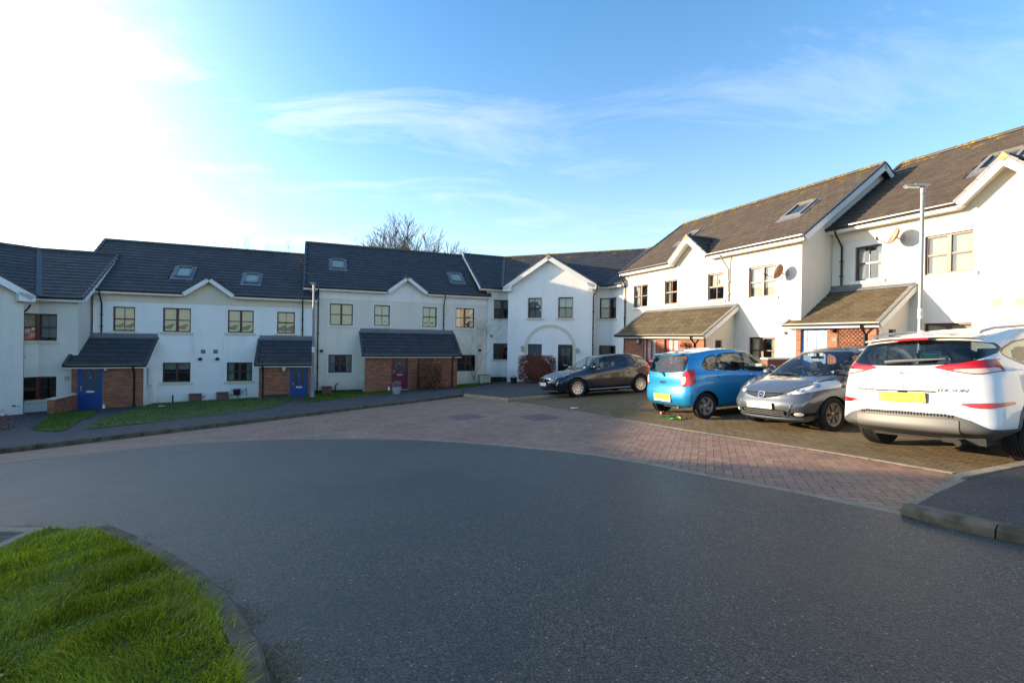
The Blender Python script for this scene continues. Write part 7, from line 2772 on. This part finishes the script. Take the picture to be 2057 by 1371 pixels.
# ---- garden walls
def garden_wall(H, x, y0, y1, top, label, base=-.5):
    p = at_house(H, x, y0)
    g = House(label, (p.x, p.y), math.degrees(math.atan2(H.M[1][0], H.M[0][0])), H.t.location.z, name='garden_wall', cat='wall', group='low brick garden walls by the porches')
    L_ = abs(y1 - y0)
    T1 = Matrix.Translation((.11, -L_, 0)) @ Matrix.Rotation(R(90), 4, 'Z')
    g.brick_wall(T1, 0, L_, base, top)
    T2 = Matrix.Translation((-.11, -L_, 0))
    g.brick_wall(T2, 0, .22, base, top)
    T3 = Matrix.Translation((-.11, 0, 0)) @ Matrix.Rotation(R(-90), 4, 'Z')
    g.brick_wall(T3, 0, L_, base, top)
    n = 3
    for i in range(n):
        a, b_ = -L_ - .05 + (L_ + .05) * i / n, -L_ - .05 + (L_ + .05) * (i + 1) / n - .008
        mb = MB().prism([(-.16, a, top), (.16, a, top), (.16, a, top + .04), (0, a, top + .075), (-.16, a, top + .04)], (0, b_ - a, 0))
        mb.build('coping', MATS['stone_cream'], g.t)
    g.finish()


garden_wall(H1, -.12, -1.62, -3.5, .74, 'low red brick wall with pale coping, left of the left blue door', -.75)
garden_wall(H4, -.20, -1.68, -3.15, .78, 'low brick wall with pale coping seen between the blue and the grey car')


# ---- things along the house walls
def meter_box(H, x, label):
    p = at_house(H, x, -.18)
    t = thing('gas_meter_box', label, 'meter box', (p.x, p.y, float(gz(p.x, p.y)) + .04), R(22.5), 'brown meter boxes at the foot of the left terrace')
    MB().prism([(-.24, -.17, 0), (-.24, .16, 0), (-.24, .16, .42), (-.24, -.12, .40)], (.48, 0, 0)).build('box', MATS['meter_brown'], t)
    MB().prism([(-.27, -.19, .385), (-.27, .17, .415), (-.27, .17, .445), (-.27, -.20, .415)], (.54, 0, 0)).build('lid', MATS['meter_brown'], t)
    MB().tube([(.24, .05, .2), (.34, .10, .26), (.40, .15, .30)], .016, 6).build('pipe', MATS['plastic_grey'], t)


meter_box(H1, 4.21, 'brown meter box left of centre at the foot of the white terrace')
meter_box(H1, 5.40, 'brown meter box below the hose reel side of the white terrace')
meter_box(H2, .92, 'brown meter box at the foot of the cream terrace, right of the lamp post')

p = at_house(H1, 6.05, -.02, .52)
t = thing('hose_reel', 'dark garden hose reel fixed under the window beside the right blue door', 'hose reel', M=H1.t.matrix_world @ Matrix.Translation((6.05, -.02, .52)))
mb = MB()
for i in range(4):
    mb.lathe([(.15, -.02), (.17, -.0), (.15, .02), (.13, 0)], 18, Matrix.Translation((-.06 + i * .04, -.12, 0)) @ Matrix.Rotation(R(90), 4, 'Y'), True)
mb.build('hose', MATS['hose'], t, True)
MB().box(-.10, .10, -.02, .0, -.12, .12).lathe([(.001, -.14), (.19, -.14), (.19, -.12), (.07, -.11), (.07, .11), (.19, .12), (.19, .14), (.001, .14)], 18, Matrix.Translation((0, -.12, 0)) @ Matrix.Rotation(R(90), 4, 'Y')).build('reel', MATS['plastic_black'], t)
MB().tube([(.02, -.1, -.12), (.05, -.06, -.45), (.0, -.03, -.75)], .014, 6).tube([(.16, -.1, 0), (.30, -.05, .05), (.42, -.02, .18), (.42, -.02, -.22)], .012, 6).tube([(-.14, -.1, .05), (-.28, -.05, .08)], .02, 6).build('hose_end', MATS['hose'], t)


def bottle(loc, label, m='plastic_white', s=1.0):
    t = thing('bottle', label, 'bottle', loc, 0, None)
    MB().lathe([(.001, 0), (.055 * s, 0), (.058 * s, .02), (.058 * s, .24 * s), (.03 * s, .30 * s), (.025 * s, .34 * s)], 12).build('bottle_body', MATS[m], t, True)
    MB().lathe([(.03 * s, .335 * s), (.03 * s, .37 * s), (.001, .37 * s)], 12).build('cap', MATS['door_sky'], t, True)


p = at_house(H1, 1.02, -1.74)
bottle(Vector((p.x, p.y, H1.t.location.z - .06)), 'pale plastic bottle on the ground right of the left blue door')
p = at_house(H2, 4.12, -1.74)
bottle(Vector((p.x, p.y, H2.t.location.z - .16)), 'pale plastic bottle on the ground left of the left dark red door', s=1.1)
p = at_house(H2, 6.83, -1.78)
bottle(Vector((p.x, p.y, H2.t.location.z - .10)), 'white plastic canister standing right of the round hedge', s=1.5)

# flower pot with dry lavender
t = thing('flower_pot', 'pale grey pot with a dry plant standing before the left dark red door', 'flower pot', ground_pt(-5.55, 22.9, .10))
MB().lathe([(.001, 0), (.14, 0), (.16, .03), (.20, .30), (.225, .30), (.225, .35), (.20, .35), (.19, .31), (.001, .31)], 20).build('pot', MATS['pot_grey'], t, True)
mb = MB()
for i in range(70):
    a, r_ = random.uniform(0, 6.28), random.uniform(.02, .17)
    q = random.uniform(.18, .34)
    mb.tube([(r_ * .6 * math.cos(a), r_ * .6 * math.sin(a), .31), (r_ * 1.6 * math.cos(a), r_ * 1.6 * math.sin(a), .31 + q)], [.006, .009], 3)
mb.build('dry_plant', MATS['lavender'], t)

# yellow flowers by the right blue door
p = at_house(H1, 8.45, -2.0)
t = thing('flower_clump', 'clump of yellow flowers in the grass before the right blue door', 'flowers', Vector((p.x, p.y, H1.t.location.z - .02)))
P = rng.normal(0, 1, (160, 3)) * (.18, .12, .08) + (0, 0, .16)
leaves('petals', P, np.tile((0, -.4, 1.), (160, 1)), .035, MATS['petal'], t)
P = rng.normal(0, 1, (160, 3)) * (.18, .12, .06) + (0, 0, .07)
leaves('leaves', P, np.tile((0, -.4, 1.), (160, 1)), .05, MATS['leaf_green'], t)

# stone trough, black tub
p = at_house(H2, 10.1, -.75)
t = thing('stone_trough', 'pale square stone trough at the corner between the cream and the white house', 'planter', (p.x, p.y, float(gz(p.x, p.y)) + .10), R(15))
MB().box(-.33, .33, -.28, .28, 0, .46).box(-.36, .36, -.31, .31, .46, .53).build('trough', MATS['stone_box'], t)
MB().box(-.30, .30, -.25, .25, .53, .535).build('soil', MATS['lawn_soil'], t)
t = thing('plant_tub', 'black plastic tub at the left end of the wide beech hedge', 'tub', ground_pt(.13, 26.9, .1))
MB().lathe([(.001, 0), (.16, 0), (.20, .30), (.22, .30), (.22, .34), (.18, .34), (.17, .28), (.001, .28)], 16).build('tub', MATS['plastic_black'], t, True)
MB().tube([(-.2, 0, .3), (-.1, 0, .42), (.1, 0, .42), (.2, 0, .3)], .012, 6).build('handle', MATS['plastic_black'], t)


# ---- bare trees and a climbing shrub
def bare_tree(name, label, loc, spread, height, trunk, seed, limbs=8, levels=5, kids=3, m='bark', flat=None, r0=.22, up=.35, rmin=.010):
    rnd = random.Random(seed)
    t = thing(name, label, 'tree' if flat is None else 'shrub', loc)
    mb, tw = MB(), MB()

    def grow(p, d, ln, r_, lev):
        n = 3
        pts, rs = [p], [r_]
        q = p
        for i in range(n):
            d = (d + Vector((rnd.gauss(0, .13), rnd.gauss(0, .13) * (0 if flat else 1), rnd.gauss(0, .10) + up * .16))).normalized()
            q = q + d * (ln / n)
            pts.append(q)
            rs.append(max(rmin, r_ * (1 - .42 * (i + 1) / n)))
        (mb if lev > 2 else tw).tube(pts, rs, 6 if lev > 3 else 4 if lev > 1 else 3, False)
        if lev <= 0:
            return
        for k in range(kids + (1 if rnd.random() < .35 else 0)):
            a = rnd.uniform(.25, .75)
            ax = Vector((rnd.gauss(0, 1), rnd.gauss(0, 1) * (.08 if flat else 1), rnd.gauss(0, .5))).normalized()
            nd = (d + ax * a).normalized()
            if nd.z < -.1:
                nd.z *= -.3
            j = rnd.choice((2, 3, 3, 3))
            grow(pts[j], nd, ln * rnd.uniform(.58, .82), rs[j] * rnd.uniform(.55, .75), lev - 1)
    base = Vector((0, 0, 0))
    top = Vector((0, 0, trunk))
    if trunk > .3:
        mb.tube([base, top * .5, top], [r0 * 1.35, r0 * 1.1, r0], 10)
    for i in range(limbs):
        f = (i + .5) / limbs * 2 - 1
        a = rnd.uniform(0, math.pi)
        if flat:
            tg = Vector((f * spread * height, 0, height))
        else:       # aim the limbs at a low dome
            tg = Vector((f * spread, math.sin(a * 2 + i) * spread * .5, height * math.sqrt(max(.05, 1 - .80 * f * f))))
        grow(top - Vector((0, 0, rnd.uniform(0, trunk * .15))), tg.normalized(), tg.length * rnd.uniform(.48, .56), r0 * .62, levels)
    mb.build('trunk', MATS[m], t, True, fix=False)
    tw.build('crown', MATS['twig' if m == 'bark' else m], t, fix=False)
    return t


bare_tree('bare_tree', 'big bare tree rising behind the roof of the cream terrace', (-9.0, 46, -2.9), 4.2, 7.9, 2.4, 11, limbs=17, levels=5, kids=3, r0=.30, up=.10, rmin=.015)
bare_tree('bare_tree', 'small pale bare tree just showing above the roof of the white terrace', (-28.5, 54, -4.3), 3.9, 9.6, 3.6, 5, limbs=11, levels=4, kids=2, m='twig_pale', r0=.18, up=.2, rmin=.013)
p = at_house(H2, 9.55, -.30)
bare_tree('climbing_shrub', 'bare climbing shrub spread over the right end of the cream wall', (p.x, p.y, float(gz(p.x, p.y)) + .10), .36, 2.9, .25, 9, limbs=5, levels=4, kids=2, m='twig_pale', flat=True, r0=.028, up=.25, rmin=.0035)
# shrub with red leaves at the left edge
t = thing('red_shrub', 'small red-leaved shrub at the foot of the pale wall, left edge', 'shrub', Vector((-14.9, 13.55, -1.75)))
P = rng.normal(0, 1, (420, 3)) * (.24, .24, .24) + (0, 0, .42)
leaves('leaves', P, P - (0, 0, .3), .05, MATS['leaf_red'], t)
MB().tube([(0, 0, -.2), (.03, 0, .2), (.1, .05, .6)], .012, 5).tube([(0, 0, 0), (-.12, .1, .55)], .010, 5).build('stems', MATS['bark'], t)

# ---- dry wreath bracket on the porch with the red doors
t = thing('dry_basket', 'dried hanging plant on a bracket right of the second bright red door', 'hanging basket', M=H3.t.matrix_world @ Matrix.Translation((6.62, -1.66, 1.62)))
MB().tube([(0, 0, .05), (0, -.16, .10), (0, -.22, .06)], .010, 6).box(-.02, .02, -.012, 0, -.08, .12).build('bracket', MATS['plastic_black'], t)
P = rng.normal(0, 1, (110, 3)) * (.13, .06, .07) + (.02, -.18, .0)
leaves('dry_leaves', P, np.tile((0, -1., .3), (110, 1)), .045, MATS['leaf_brown'], t)

# ---- litter on the bays
t = thing('green_leaves', 'torn bunch of green leaves lying on the bay behind the blue car', 'leaves', ground_pt(3.62, 10.42, .012))
P = rng.normal(0, 1, (22, 3)) * (.11, .06, .012) + (0, 0, .025)
leaves('leaf', P, np.tile((0, -.2, 1.), (22, 1)), .07, MATS['leaf_bright'], t, jitter=.35)
t = thing('brick_shard', 'orange shard lying by the left rear wheel of the blue car', 'brick shard', ground_pt(3.60, 11.25, .004), .6)
MB().prism([(-.06, -.03, 0), (.05, -.045, 0), (.07, .02, 0), (-.03, .04, 0)], (.005, 0, .055)).build('shard', MATS['terracotta'], t)
for x, y, lab in ((1.72, 12.9, 'flat scrap of pale paper on the paving, left of the blue car'), (-15.0, 20.3, 'white scrap of litter on the lawn before the white terrace')):
    t = thing('litter', lab, 'litter', ground_pt(x, y, .012 if x > 0 else .15), .4)
    MB().prism([(-.13, -.06, .0), (.10, -.07, .012), (.14, .05, .004), (-.08, .06, .014)], (0, 0, .006)).build('scrap', MATS['plastic_white'], t)
